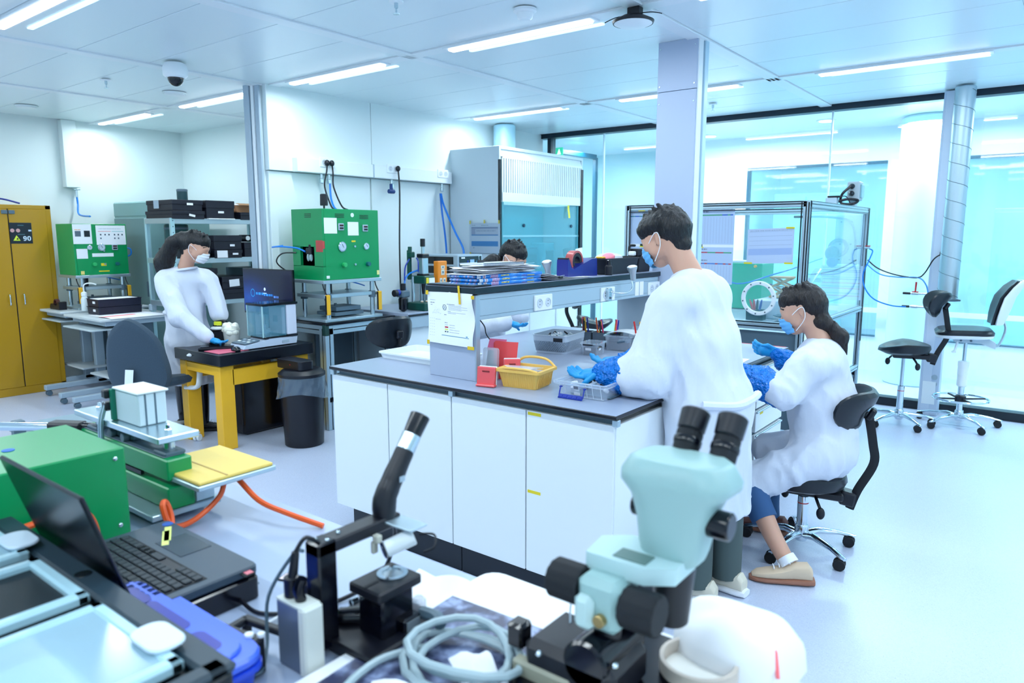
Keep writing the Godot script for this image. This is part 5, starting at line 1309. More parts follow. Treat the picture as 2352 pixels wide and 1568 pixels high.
		for q in [[0.17, 0.2, 0.17, 0.19, im], [0.7, 0.22, 0.28, 0.19, im2]]:
			put("data_sheet", MB.new().grid(func(a, u): return F.call(q[0], q[1]) + Vector3(0.002, (u - 0.5) * q[3], (0.5 - a) * q[2]), 3, 2, 0.0006), picture(q[4]), t)
		panel_label(t, F.call(0.14, 0.58), 0.1, 0.095, M.paper, "small blank sheet")
		panel_label(t, F.call(0.52, 0.61), 0.2, 0.034, M.white)
		panel_label(t, F.call(0.52, 0.8), 0.05, 0.026, M.tape)
		panel_label(t, F.call(0.52, 0.93), 0.1, 0.01, M.tape)
		panel_label(t, F.call(0.12, 0.95), 0.032, 0.034, mat(0.9, 0.85, 0.5))
		put("side_hose", hs([Vector3(0.1, hy + ch * 0.52, -s), Vector3(0.12, hy + ch * 0.5, -s - 0.06), Vector3(0.12, hy + ch * 0.38, -s - 0.06), Vector3(0.1, hy + ch * 0.33, -s)], 0.008, 6), M.bluehose, t)
	var gs = [[0.32, 0.53, 0.04], [0.75, 0.53, 0.028]] if not second else [[0.28, 0.46, 0.024], [0.5, 0.46, 0.036]]
	for q in gs:
		var g = put("gauge", MB.new().cyl(F.call(q[0], q[1]), F.call(q[0], q[1]) + Vector3(0.014, 0, 0), q[2], -1, 28), M.chrome, t)
		put("dial", MB.new().cyl(F.call(q[0], q[1]) + Vector3(0.012, 0, 0), F.call(q[0], q[1]) + Vector3(0.0152, 0, 0), q[2] * 0.78, -1, 24), mat(0.75, 0.82, 0.88, 0.3), g)
		put("needle", bx(F.call(q[0], q[1]) + Vector3(0.016, q[2] * 0.18, 0), Vector3(0.0015, q[2] * 0.8, q[2] * 0.09), 0.0, rx(28)), M.black, g)
	for q in ([[0.31, 0.25], [0.74, 0.265]] if not second else [[0.75, 0.46]]):
		var m = put("display", bx(F.call(q[0], q[1]) + Vector3(0.006, 0, 0), Vector3(0.014, 0.055, 0.052), 0.003), M.grey, t)
		for y in [0.011, -0.011]: put("digits", bx(F.call(q[0], q[1]) + Vector3(0.0135, y, 0), Vector3(0.002, 0.015, 0.038), 0.0), mat(0.2, 0.03, 0.06) if y > 0 else M.black, m)
	for q in [[0.34, 0.79, mat(0.15, 0.7, 0.4)], [0.77, 0.79, mat(0.0, 0.4, 0.42)]]:
		put("button", MB.new().cyl(F.call(q[0], q[1]), F.call(q[0], q[1]) + Vector3(0.03, 0, 0), 0.018, -1, 18), q[2], t)
	for q in [[0.54, 0.53], [0.54, 0.79]]: put("switch", MB.new().cyl(F.call(q[0], q[1]), F.call(q[0], q[1]) + Vector3(0.014, 0, 0), 0.009, -1, 12), M.steel, t)
	return t

func wall_side():
	# raceway with sockets and valves
	var R = thing("raceway", "long white cable raceway along the partition wall with sockets and valves", "raceway", Vector3(-5.125, 2.14, -4.63))
	put("duct", bx(Vector3(0, 0, 0.53), Vector3(0.07, 0.115, 0.82), 0.003), M.white, R)
	put("duct", bx(Vector3(0, 0, -0.41), Vector3(0.07, 0.115, 1.05), 0.003), M.white, R)
	put("joint", bx(Vector3(0.004, 0, 0.117), Vector3(0.07, 0.12, 0.012), 0.002), M.grey, R)
	for z in [0.64, -0.12, -0.8]: socket_pair(R, Vector3(0.032, 0.035, z), "white double wall socket")
	for z in [0.68, 0.6, -0.13, -0.82]:
		put("valve_stub", MB.new().cyl(Vector3(0, -0.06, z), Vector3(0, -0.1, z), 0.012).box(Vector3(0, -0.12, z), Vector3(0.03, 0.04, 0.03), 0.005), M.steel, R)
	put("regulator", MB.new().cyl(Vector3(0.0, -0.17, -0.16), Vector3(0.0, -0.17, -0.09), 0.02).cyl(Vector3(0, -0.19, -0.125), Vector3(0, -0.1, -0.125), 0.016), mat(0.1, 0.25, 0.5), R, "blue pressure regulator")
	for q in [["left", -3.97, -0.09, "nearer the partition edge"], ["right", -4.02, 0.0, "second from the partition edge"]]:
		var c = thing("power_lead", "black power lead hanging to the green press, " + q[3], "cable", Vector3(-5.075, 2.17, q[1]))
		put("plug", MB.new().ell(Vector3(0.012, 0.0, 0), Vector3(0.022, 0.026, 0.022)), M.black, c)
		put("lead", hs([Vector3(0.012, -0.01, 0), Vector3(0.022, -0.08, q[2] * -0.2), Vector3(0.024, -0.2, q[2] * -0.5), Vector3(0.12, -0.36, -q[2] * 0.7 + 0.0), Vector3(0.2, -0.395, -q[2])], 0.007, 6), M.black, c)
	var c2 = thing("power_lead", "long black power lead falling from the raceway to the drill press bench", "cable", Vector3(-5.075, 2.16, -4.79))
	put("plug", MB.new().ell(Vector3(0.012, 0.02, 0), Vector3(0.022, 0.026, 0.022)), M.black, c2)
	put("lead", hs([Vector3(0.012, 0.01, 0), Vector3(0.02, -0.2, -0.005), Vector3(0.02, -0.7, 0.012), Vector3(0.03, -1.1, 0.02), Vector3(0.05, -1.262, 0.03)], 0.008, 6), M.black, c2)
	solo("air_hose", hs([Vector3(-5.12, 1.98, -5.43), Vector3(-5.1, 1.86, -5.45), Vector3(-5.0, 1.6, -5.5), Vector3(-4.9, 1.4, -5.52), Vector3(-4.88, 1.2, -5.45), Vector3(-4.95, 1.05, -5.3), Vector3(-4.97, 0.91, -5.28)], 0.011, 6), M.bluehose, "thick blue air hose beside the fume cupboard, bowed outwards", "hose")
	solo("air_hose", hs([Vector3(-5.11, 1.98, -5.41), Vector3(-5.1, 1.8, -5.42), Vector3(-5.06, 1.55, -5.42), Vector3(-5.04, 1.3, -5.42), Vector3(-5.03, 0.91, -5.41)], 0.01, 6), mat(0.05, 0.42, 0.8, 0.3), "straight blue air hose beside the fume cupboard, inside the bowed one", "hose")
	solo("air_hose", hs([Vector3(-5.1, 2.0, -4.02), Vector3(-5.08, 1.88, -4.01), Vector3(-5.03, 1.8, -4.0), Vector3(-4.98, 1.77, -4.0)], 0.009, 6), M.bluehose, "short blue air hose dropping from the raceway to the green press top", "hose")
	# aluminium table with the press
	var A = thing("framed_table", "aluminium profile table carrying the green press", "table", Vector3(-4.9, 0, -3.9))
	for x in [-0.24, 0.27]:
		for z in [-0.32, 0.34]: beam(A, Vector3(x, 0.0, z), Vector3(x, 0.83, z), 0.08, "leg")
	for q in [[Vector3(-0.28, 0.815, 0.34), Vector3(0.31, 0.815, 0.34)], [Vector3(-0.28, 0.815, -0.32), Vector3(0.31, 0.815, -0.32)], [Vector3(0.27, 0.815, -0.36), Vector3(0.27, 0.815, 0.3)], [Vector3(0.27, 0.45, -0.36), Vector3(0.27, 0.45, 0.3)], [Vector3(-0.28, 0.25, 0.34), Vector3(0.31, 0.25, 0.34)]]: beam(A, q[0], q[1], 0.075 if q[0].y > 0.7 else 0.045)
	put("board", bx(Vector3(0.01, 0.862, 0.01), Vector3(0.62, 0.02, 0.74), 0.002), M.gloss, A)
	put("corner_block", bx(Vector3(0.296, 0.815, 0.366), Vector3(0.04, 0.085, 0.04), 0.003), mat(0.0, 0.2, 0.18), A)
	put("back_board", bx(Vector3(-0.2, 0.5, -0.1), Vector3(0.02, 0.5, 0.4), 0.0), M.dgrey, A)
	green_machine("green press with gauges and two blank sheets on the aluminium table", Vector3(-4.815, 0.873, -3.84), 0.58, false)
	# bench along the wall behind
	var B = thing("wall_bench", "white-fronted bench with grey top along the partition wall", "bench", Vector3(-4.79, 0, -4.92))
	put("worktop", bx(Vector3(0, 0.885, 0), Vector3(0.76, 0.03, 1.34), 0.003), M.top, B)
	put("edge", bx(Vector3(0.382, 0.878, 0), Vector3(0.004, 0.018, 1.34), 0.0), M.gloss, B)
	put("rail", bx(Vector3(0.36, 0.82, 0), Vector3(0.03, 0.1, 1.34), 0.002), M.grey, B)
	put("front_panel", bx(Vector3(0.3, 0.42, -0.02), Vector3(0.03, 0.7, 1.28), 0.002), M.white, B)
	for z in [-0.62, 0.62]: put("leg", bx(Vector3(0.0, 0.43, z), Vector3(0.6, 0.86, 0.05), 0.003), M.grey, B)
	put("button_box", bx(Vector3(0.39, 0.84, 0.31), Vector3(0.05, 0.07, 0.07), 0.006), M.black, B)
	put("green_button", MB.new().cyl(Vector3(0.41, 0.85, 0.3), Vector3(0.425, 0.85, 0.3), 0.014), mat(0.1, 0.7, 0.45), B)
	# air filter unit
	var f = thing("air_filter", "black air filter regulator with blue collar between press and drill", "filter", Vector3(-4.56, 0.901, -4.34))
	put("bowl", MB.new().lathe([Vector2(0.012, 0.0), Vector2(0.04, 0.02), Vector2(0.044, 0.11), Vector2(0.036, 0.125)], 20), M.gloss, f)
	put("body", bx(Vector3(0, 0.155, 0), Vector3(0.09, 0.06, 0.09), 0.01), M.dgrey, f)
	put("collar", MB.new().cyl(Vector3(0.0, 0.17, 0.045), Vector3(0.0, 0.17, 0.075), 0.026), M.blue, f)
	put("gauge", MB.new().cyl(Vector3(0.0, 0.165, 0.075), Vector3(0.0, 0.165, 0.11), 0.03), M.black, f)
	put("knob", MB.new().cyl(Vector3(0, 0.185, 0), Vector3(0, 0.245, 0), 0.024), M.black, f)
	put("hose", hs([Vector3(0, 0.18, -0.03), Vector3(-0.02, 0.26, -0.04), Vector3(-0.03, 0.32, -0.1), Vector3(-0.02, 0.35, -0.2)], 0.008, 6), M.bluehose, f)
	# small pneumatic press
	var p = thing("bench_press", "small dark green bench press with cylinder on the wall bench", "press", Vector3(-4.56, 0.901, -4.56))
	var dg = mat(0.0, 0.28, 0.24, 0.4)
	put("base", bx(Vector3(0.03, 0.035, 0), Vector3(0.22, 0.07, 0.2), 0.006), dg, p)
	put("column", MB.new().cyl(Vector3(-0.04, 0.07, 0.06), Vector3(-0.04, 0.3, 0.06), 0.017, -1, 16), M.steel, p)
	put("head", bx(Vector3(0.02, 0.27, 0.0), Vector3(0.18, 0.07, 0.13), 0.008), dg, p)
	put("air_cylinder", bx(Vector3(0.02, 0.39, -0.01), Vector3(0.07, 0.15, 0.075), 0.008), M.alu, p)
	put("cylinder_cap", bx(Vector3(0.02, 0.48, -0.01), Vector3(0.08, 0.035, 0.085), 0.006).box(Vector3(0.02, 0.312, -0.01), Vector3(0.08, 0.02, 0.085), 0.004), M.black, p)
	put("rod", MB.new().cyl(Vector3(0.02, 0.49, -0.01), Vector3(0.02, 0.57, -0.01), 0.014), M.steel, p)
	put("rod_nut", MB.new().cyl(Vector3(0.02, 0.56, -0.01), Vector3(0.02, 0.63, -0.01), 0.022), M.black, p)
	put("ram", MB.new().cyl(Vector3(0.02, 0.24, -0.01), Vector3(0.02, 0.14, -0.01), 0.022, 0.012), M.black, p)
	put("valve_bracket", bx(Vector3(-0.06, 0.4, 0.08), Vector3(0.03, 0.26, 0.04), 0.006).box(Vector3(-0.04, 0.49, 0.08), Vector3(0.06, 0.05, 0.05), 0.006).cyl(Vector3(-0.05, 0.51, 0.08), Vector3(-0.05, 0.56, 0.08), 0.018), dg, p)
	put("hose", hs([Vector3(-0.04, 0.45, 0.1), Vector3(0.0, 0.44, 0.15), Vector3(0.0, 0.38, 0.19), Vector3(0.0, 0.27, 0.2)], 0.007, 6).hose([Vector3(0.0, 0.46, 0.05), Vector3(0.05, 0.43, 0.08), Vector3(0.05, 0.34, 0.08)], 0.006), M.blue, p)
	put("warning_sign", bx(Vector3(0.112, 0.265, 0.03), Vector3(0.002, 0.05, 0.03), 0.0), M.tape, p)
	put("type_plate", bx(Vector3(0.112, 0.265, -0.025), Vector3(0.002, 0.045, 0.07), 0.0), M.paper, p)
	for k in 6: put("workpiece", MB.new().ell(Vector3(0.02 + 0.02 * (k % 3), 0.075, -0.05 + 0.02 * k), Vector3(0.014, 0.008, 0.012), Basis(), 8, 6), [M.white, M.steel, mat(0.8, 0.7, 0.6)][k % 3], p)
	var ob = thing("control_box", "orange control box beside the bench press", "box", Vector3(-4.5, 1.12, -4.75))
	put("case", bx(Vector3(0, 0.1, 0), Vector3(0.06, 0.22, 0.12), 0.006), mat(0.95, 0.55, 0.1, 0.4), ob)
	for q in [[0.155, 0.0, 0.03, 0.05], [0.11, 0.0, 0.05, 0.045], [0.035, 0.025, 0.045, 0.032], [0.035, -0.02, 0.045, 0.032]]:
		var pl = put("plate", bx(Vector3(0.031, q[0], q[1]), Vector3(0.003, q[2], q[3]), 0.001), mat(0.85, 0.85, 0.8), ob)
		put("mark", bx(Vector3(0.0335, q[0], q[1]), Vector3(0.003, q[2] * 0.4, q[3] * 0.35), 0.0), M.dgrey, pl)
	put("stand", bx(Vector3(-0.02, -0.115, 0), Vector3(0.03, 0.21, 0.03), 0.002), M.dgrey, ob)
	# instrument on an aluminium stand
	var st = thing("instrument_stand", "low aluminium stand under the black-panelled controller", "stand", Vector3(-4.8, 0.901, -5.2))
	for x in [-0.22, 0.22]:
		for z in [-0.16, 0.17]: beam(st, Vector3(x, 0.0, z), Vector3(x, 0.25, z), 0.04, "leg")
	put("shelf", bx(Vector3(0, 0.263, 0), Vector3(0.54, 0.025, 0.42), 0.003), M.alu, st)
	put("crossbar", bx(Vector3(0.2, 0.18, 0), Vector3(0.03, 0.06, 0.3), 0.003), M.gloss, st)
	var oc = thing("controller", "silver rack controller with black front panel, on the aluminium stand", "controller", Vector3(-4.8, 1.178, -5.2))
	put("case", bx(Vector3(0, 0.1, 0), Vector3(0.54, 0.2, 0.36), 0.006), M.grey, oc)
	for y in [0.145, 0.055]: put("side_plate", bx(Vector3(-0.02, y, 0.181), Vector3(0.47, 0.07, 0.004), 0.001), M.gloss, oc)
	put("front_panel", bx(Vector3(0.272, 0.1, 0), Vector3(0.006, 0.165, 0.32), 0.002), mat(0.0, 0.12, 0.16, 0.3), oc)
	put("readout", bx(Vector3(0.276, 0.135, -0.02), Vector3(0.003, 0.035, 0.06), 0.0), mat(0.6, 0.75, 0.9), oc)
	put("readout", bx(Vector3(0.276, 0.115, -0.1), Vector3(0.003, 0.05, 0.045), 0.0), mat(0.2, 0.5, 0.6), oc)
	for q in [[0.07, 0.115, M.red], [0.07, 0.062, M.white], [0.07, 0.022, M.white], [0.13, 0.045, M.blue]]: put("rocker", bx(Vector3(0.278, q[0], q[1]), Vector3(0.006, 0.03, 0.018), 0.002), q[2], oc)
	put("type_label", bx(Vector3(0.276, 0.17, 0.11), Vector3(0.003, 0.014, 0.05), 0.0), M.paper, oc)
	var pw = thing("power_supply", "grey power unit standing behind the bench press", "box", Vector3(-4.62, 0.901, -5.0))
	put("case", bx(Vector3(0, 0.11, 0), Vector3(0.14, 0.22, 0.1), 0.006), mat(0.3, 0.34, 0.36), pw)
	put("lid", MB.new().lathe([Vector2(0.05, 0), Vector2(0.05, 0.03), Vector2(0.03, 0.045)], 18, Vector3(-0.01, 0.22, 0)), M.black, pw)
	put("cable", hs([Vector3(0.05, 0.05, 0.05), Vector3(0.1, 0.012, 0.16), Vector3(0.05, 0.01, 0.26)], 0.007, 6), M.grey, pw)
	lab_chair("black lab chair between the aluminium table and the island, its back to the room", Vector3(-3.9, 0, -3.46), -100, 0.56, 5, 8)
	# weighing table with granite slab
	var W = thing("weighing_table", "yellow steel table with a thick black stone slab", "table", Vector3(-5.03, 0, -3.08))
	var yl = M.yellow
	put("slab", bx(Vector3(0.01, 0.675, 0), Vector3(0.64, 0.085, 0.8), 0.004), mat(0.01, 0.03, 0.08, 0.25), W, "thick black stone slab")
	for x in [-0.24, 0.235]:
		for z in [-0.33, 0.32]: put("leg", bx(Vector3(x, 0.312, z), Vector3(0.09, 0.624, 0.11), 0.004), yl, W)
	put("rail", bx(Vector3(0.25, 0.535, 0), Vector3(0.06, 0.12, 0.56), 0.004), yl, W)
	put("rail", bx(Vector3(-0.255, 0.535, 0), Vector3(0.06, 0.12, 0.56), 0.004), yl, W)
	put("rail", bx(Vector3(0, 0.585, 0.34), Vector3(0.4, 0.07, 0.06), 0.004), yl, W)
	put("rail", bx(Vector3(0, 0.585, -0.35), Vector3(0.4, 0.07, 0.06), 0.004), yl, W)
	# waste bin
	var b = thing("waste_bin", "round black waste bin with a clear liner and black sensor lid", "bin", Vector3(-4.46, 0, -3.19))
	put("body", MB.new().lathe([Vector2(0.135, 0), Vector2(0.143, 0.006), Vector2(0.163, 0.52), Vector2(0.158, 0.522), Vector2(0.14, 0.02)], 36), mat(0.01, 0.02, 0.08, 0.35), b)
	var lr = []
	for k in 7:
		var ring = []
		for i in 48:
			var a = TAU * i / 48
			var r = 0.166 + 0.018 * (k / 6.0) + 0.007 * sin(a * 11 + k) * (k / 6.0) + 0.004 * sin(a * 23 - k)
			ring.append(Vector3(cos(a) * r, 0.54 - k * 0.026 - 0.03 * sin(a * 2.0) * k / 6.0, -sin(a) * r))
		lr.append(ring)
	lr.reverse()
	put("liner", MB.new().loft(lr, false, false), clear(0.55, 0.65, 0.75, 0.3, 0.12), b)
	put("rim", MB.new().lathe([Vector2(0.15, 0.525), Vector2(0.172, 0.53), Vector2(0.172, 0.55), Vector2(0.14, 0.575), Vector2(0.12, 0.578)], 36), M.black, b)
	put("sensor_head", MB.new().rbox(Vector3(-0.05, 0.612, 0.02), Vector3(0.3, 0.065, 0.13), 0.03), M.black, b)
	put("red_light", MB.new().cyl(Vector3(-0.02, 0.615, 0.083), Vector3(-0.02, 0.615, 0.087), 0.004), mat(0.8, 0.1, 0.15), b)
	# on the weighing table
	var Y = 0.7185
	var mo = thing("monitor", "wide black monitor showing a blue login screen on the weighing table", "monitor", Vector3(-5.15, Y, -3.4), 2)
	put("frame", bx(Vector3(0, 0.385, 0), Vector3(0.66, 0.375, 0.024), 0.004), M.gloss, mo)
	var im = blank(320, 180, Color(0, 0, 0.15))
	for y in 180:
		for x in 320:
			var a = clampf(1.0 - Vector2((x - 30) / 200.0, (y - 120) / 120.0).length(), 0, 1)
			im.set_pixel(x, y, Color(0, 0.0, 0.13).lerp(Color(0.0, 0.25, 0.6), a * 0.9 + 0.15 * clampf(y / 180.0 - 0.3, 0, 1)))
	for k in 40:
		var t = TAU * k / 40
		im.fill_rect(Rect2i(60 + int(cos(t) * 14), 98 + int(sin(t) * 16), 3, 3), Color(0.05, 0.5, 0.75))
		for r in 7: im.fill_rect(Rect2i(142 + int(cos(t) * r), 80 + int(sin(t) * r * 1.1), 2, 2), Color(0.75, 0.82, 0.98))
	var rng := RandomNumberGenerator.new()
	rng.seed = 4
	scrawl(im, 84, 96, 50, 10, Color(0.05, 0.5, 0.85), rng); scrawl(im, 136, 100, 60, 9, Color(0.1, 0.5, 0.88), rng); scrawl(im, 200, 106, 34, 9, Color(0.3, 0.5, 0.85), rng)
	im.fill_rect(Rect2i(132, 96, 22, 4), Color(0.6, 0.75, 0.98)); im.fill_rect(Rect2i(8, 162, 5, 9), Color(0.7, 0.78, 1.0))
	put("screen", MB.new().grid(func(s, u): return Vector3((s - 0.5) * 0.645, 0.388 + (u - 0.5) * 0.35, 0.0128), 2, 2, 0.0), picture(im, 0.2, 0.75), mo)
	put("stand", bx(Vector3(0, 0.13, -0.02), Vector3(0.06, 0.25, 0.03), 0.004).box(Vector3(0, 0.006, 0.0), Vector3(0.24, 0.012, 0.17), 0.003), M.black, mo)
	var ba = thing("balance", "laboratory balance with glass draught shield, black lid and white column", "balance", Vector3(-4.86, Y, -3.15))
	put("base", MB.new().prism([Vector2(-0.24, 0.0), Vector2(0.22, 0.0), Vector2(0.23, 0.05), Vector2(0.0, 0.06), Vector2(-0.08, 0.045), Vector2(-0.22, 0.028)], 0.2, ry(90), Vector3(0, 0.006, 0)), mat(0.78, 0.84, 0.92, 0.35), ba)
	put("deck", bx(Vector3(0, 0.07, -0.09), Vector3(0.21, 0.014, 0.29), 0.004), M.gloss, ba)
	put("key_panel", bx(Vector3(0, 0.05, 0.16), Vector3(0.18, 0.008, 0.13), 0.002, rx(8)), M.dgrey, ba)
	for k in 6: put("key", bx(Vector3(-0.06 + 0.06 * (k % 3), 0.058 - 0.006 * (k / 3), 0.13 + 0.045 * (k / 3)), Vector3(0.03, 0.005, 0.018), 0.002, rx(8)), M.white if k % 2 else M.grey, ba)
	put("column", bx(Vector3(0, 0.195, -0.185), Vector3(0.2, 0.235, 0.09), 0.005), mat(0.86, 0.89, 0.96, 0.4), ba)
	put("back_wall", bx(Vector3(0.0, 0.19, -0.12), Vector3(0.17, 0.21, 0.03), 0.003), mat(0.8, 0.83, 0.9, 0.4), ba)
	put("vent_plate", bx(Vector3(0.0, 0.2, -0.1035), Vector3(0.06, 0.05, 0.003), 0.0), M.grey, ba)
	for x in [-0.1, 0.1]: put("shield_pane", bx(Vector3(x, 0.195, -0.03), Vector3(0.004, 0.235, 0.2), 0.0), clear(0.4, 0.7, 0.8, 0.25, 0.04), ba)
	put("shield_pane", bx(Vector3(0, 0.195, 0.072), Vector3(0.2, 0.235, 0.004), 0.0), clear(0.4, 0.7, 0.8, 0.25, 0.04), ba)
	for x in [-0.1, 0.1]: put("shield_frame", bx(Vector3(x, 0.195, 0.073), Vector3(0.01, 0.24, 0.01), 0.002), mat(0.65, 0.8, 0.82), ba)
	put("lid", bx(Vector3(0, 0.322, -0.08), Vector3(0.22, 0.018, 0.32), 0.004), M.gloss, ba)
	put("pan", MB.new().lathe([Vector2(0.012, 0.08), Vector2(0.012, 0.1), Vector2(0.05, 0.102), Vector2(0.05, 0.106)], 22, Vector3(0, 0, -0.02)), M.steel, ba)
	put("sample", MB.new().box(Vector3(-0.03, 0.13, -0.03), Vector3(0.04, 0.05, 0.03), 0.004, ry(20)).box(Vector3(0.03, 0.12, -0.01), Vector3(0.03, 0.03, 0.04), 0.004, ry(-10)), M.grey, ba)
	put("side_label", bx(Vector3(0.102, 0.03, -0.12), Vector3(0.002, 0.02, 0.06), 0.0), M.grey, ba)
	var be = thing("beaker", "white plastic beaker heaped with white tissue, between drill and balance", "beaker", Vector3(-5.1, Y, -3.02))
	put("beaker", MB.new().lathe([Vector2(0.05, 0), Vector2(0.054, 0.006), Vector2(0.066, 0.12), Vector2(0.063, 0.12), Vector2(0.05, 0.012)], 24), clear(0.95, 0.96, 0.94, 0.7, 0.3), be)
	var tis := MB.new()
	for k in 9:
		var a = TAU * k / 9 * 1.7
		tis.ell(Vector3(cos(a) * 0.035, 0.1 + 0.02 * (k % 3), sin(a) * 0.035), Vector3(0.04, 0.03, 0.036), Basis.from_euler(Vector3(k, k * 2, k)), 8, 6)
	put("tissue", tis, mat(0.95, 0.95, 0.9, 0.9), be)
	var dr = thing("hand_tool", "black hand tool with yellow tag on the weighing table", "tool", Vector3(-5.2, Y, -2.98), 30)
	put("case", bx(Vector3(0, 0.06, 0), Vector3(0.14, 0.12, 0.12), 0.012), M.black, dr)
	put("grip", MB.new().hose([Vector3(-0.05, 0.11, 0), Vector3(-0.02, 0.17, 0), Vector3(0.04, 0.18, 0.0), Vector3(0.06, 0.12, 0)], 0.014, 10), M.black, dr)
	put("tag", bx(Vector3(0.0, 0.165, 0.02), Vector3(0.06, 0.03, 0.02), 0.004), mat(0.9, 0.92, 0.2), dr, "yellow tag")
	put("cap", MB.new().lathe([Vector2(0.045, 0), Vector2(0.05, 0.01), Vector2(0.045, 0.02)], 20, Vector3(0.0, 0.12, 0.03)), M.white, dr)
	var kb = thing("keyboard", "black keyboard under the gloved hand on the stone slab", "keyboard", Vector3(-5.0, Y, -2.86), 60)
	put("case", bx(Vector3(0, 0.009, 0), Vector3(0.3, 0.018, 0.13), 0.004), M.black, kb)
	put("keys", bx(Vector3(0, 0.02, 0), Vector3(0.27, 0.006, 0.1), 0.002), M.gloss, kb)
	var ms = thing("mouse", "black computer mouse at the slab front edge", "mouse", Vector3(-4.8, Y, -2.87), 70)
	put("shell", MB.new().ell(Vector3(0, 0.008, 0), Vector3(0.034, 0.026, 0.055)), M.gloss, ms)
	put("label", bx(Vector3(0, 0.034, 0.005), Vector3(0.02, 0.001, 0.02), 0.0), M.grey, ms)
	solo("mouse_mat", bx(Vector3(0, 0.001, 0), Vector3(0.2, 0.002, 0.24), 0.0), mat(0.85, 0.4, 0.5, 0.5), "pink mat under the mouse on the stone slab", "mat", Vector3(-4.86, Y, -2.83), 0)
	solo("paper_slip", MB.new().grid(func(s, u): return Vector3((s - 0.5) * 0.13, 0.004 + 0.01 * s * s, -(u - 0.5) * 0.08), 5, 3, 0.0008), M.paper, "white paper slip between keyboard and balance", "paper", Vector3(-4.92, Y, -2.98), 20)
	# dark boxes and the small stool under and behind the table
	var ub = thing("tower_case", "black computer case on the floor under the weighing table", "computer", Vector3(-5.1, 0, -3.25))
	put("case", bx(Vector3(0, 0.23, 0), Vector3(0.22, 0.44, 0.46), 0.01), M.gloss, ub)
	put("front", bx(Vector3(0.0, 0.23, 0.235), Vector3(0.2, 0.42, 0.014), 0.004), M.black, ub)
	for x in [-0.08, 0.08]: put("foot", bx(Vector3(x, 0.006, 0), Vector3(0.03, 0.012, 0.4), 0.002), M.rubber, ub)
	var ub2 = thing("dark_crate", "black crate on the floor behind the waste bin", "crate", Vector3(-4.95, 0, -3.9))
	put("shell", crate(0.4, 0.4, 0.4, 0.01, 0.94, 0.02, 0.01), M.gloss, ub2)
	put("lid", bx(Vector3(0, 0.41, 0), Vector3(0.42, 0.02, 0.42), 0.006), M.black, ub2)

func shoe_box(label, at, s, m = null, tags = [], turn = 0.0):
	# lidded black storage box, front towards +x
	var t = thing("storage_box", label, "box", at, turn, "black boxes on the alcove rack")
	var c = m if m else M.navy
	put("body", bx(Vector3(0, s.y * 0.36, 0), Vector3(s.x * 0.97, s.y * 0.72, s.z * 0.97), 0.003), c, t)
	put("lid", bx(Vector3(0, s.y * 0.79, 0), Vector3(s.x, s.y * 0.42, s.z), 0.003), c, t)
	for q in tags: put("label", bx(Vector3(s.x * 0.5 + 0.0012, s.y * q[1], q[0]), Vector3(0.0016, q[3], q[2]), 0.0, rx(q[4] if q.size() > 4 else 0)), M.paper, t, "white label")
	return t

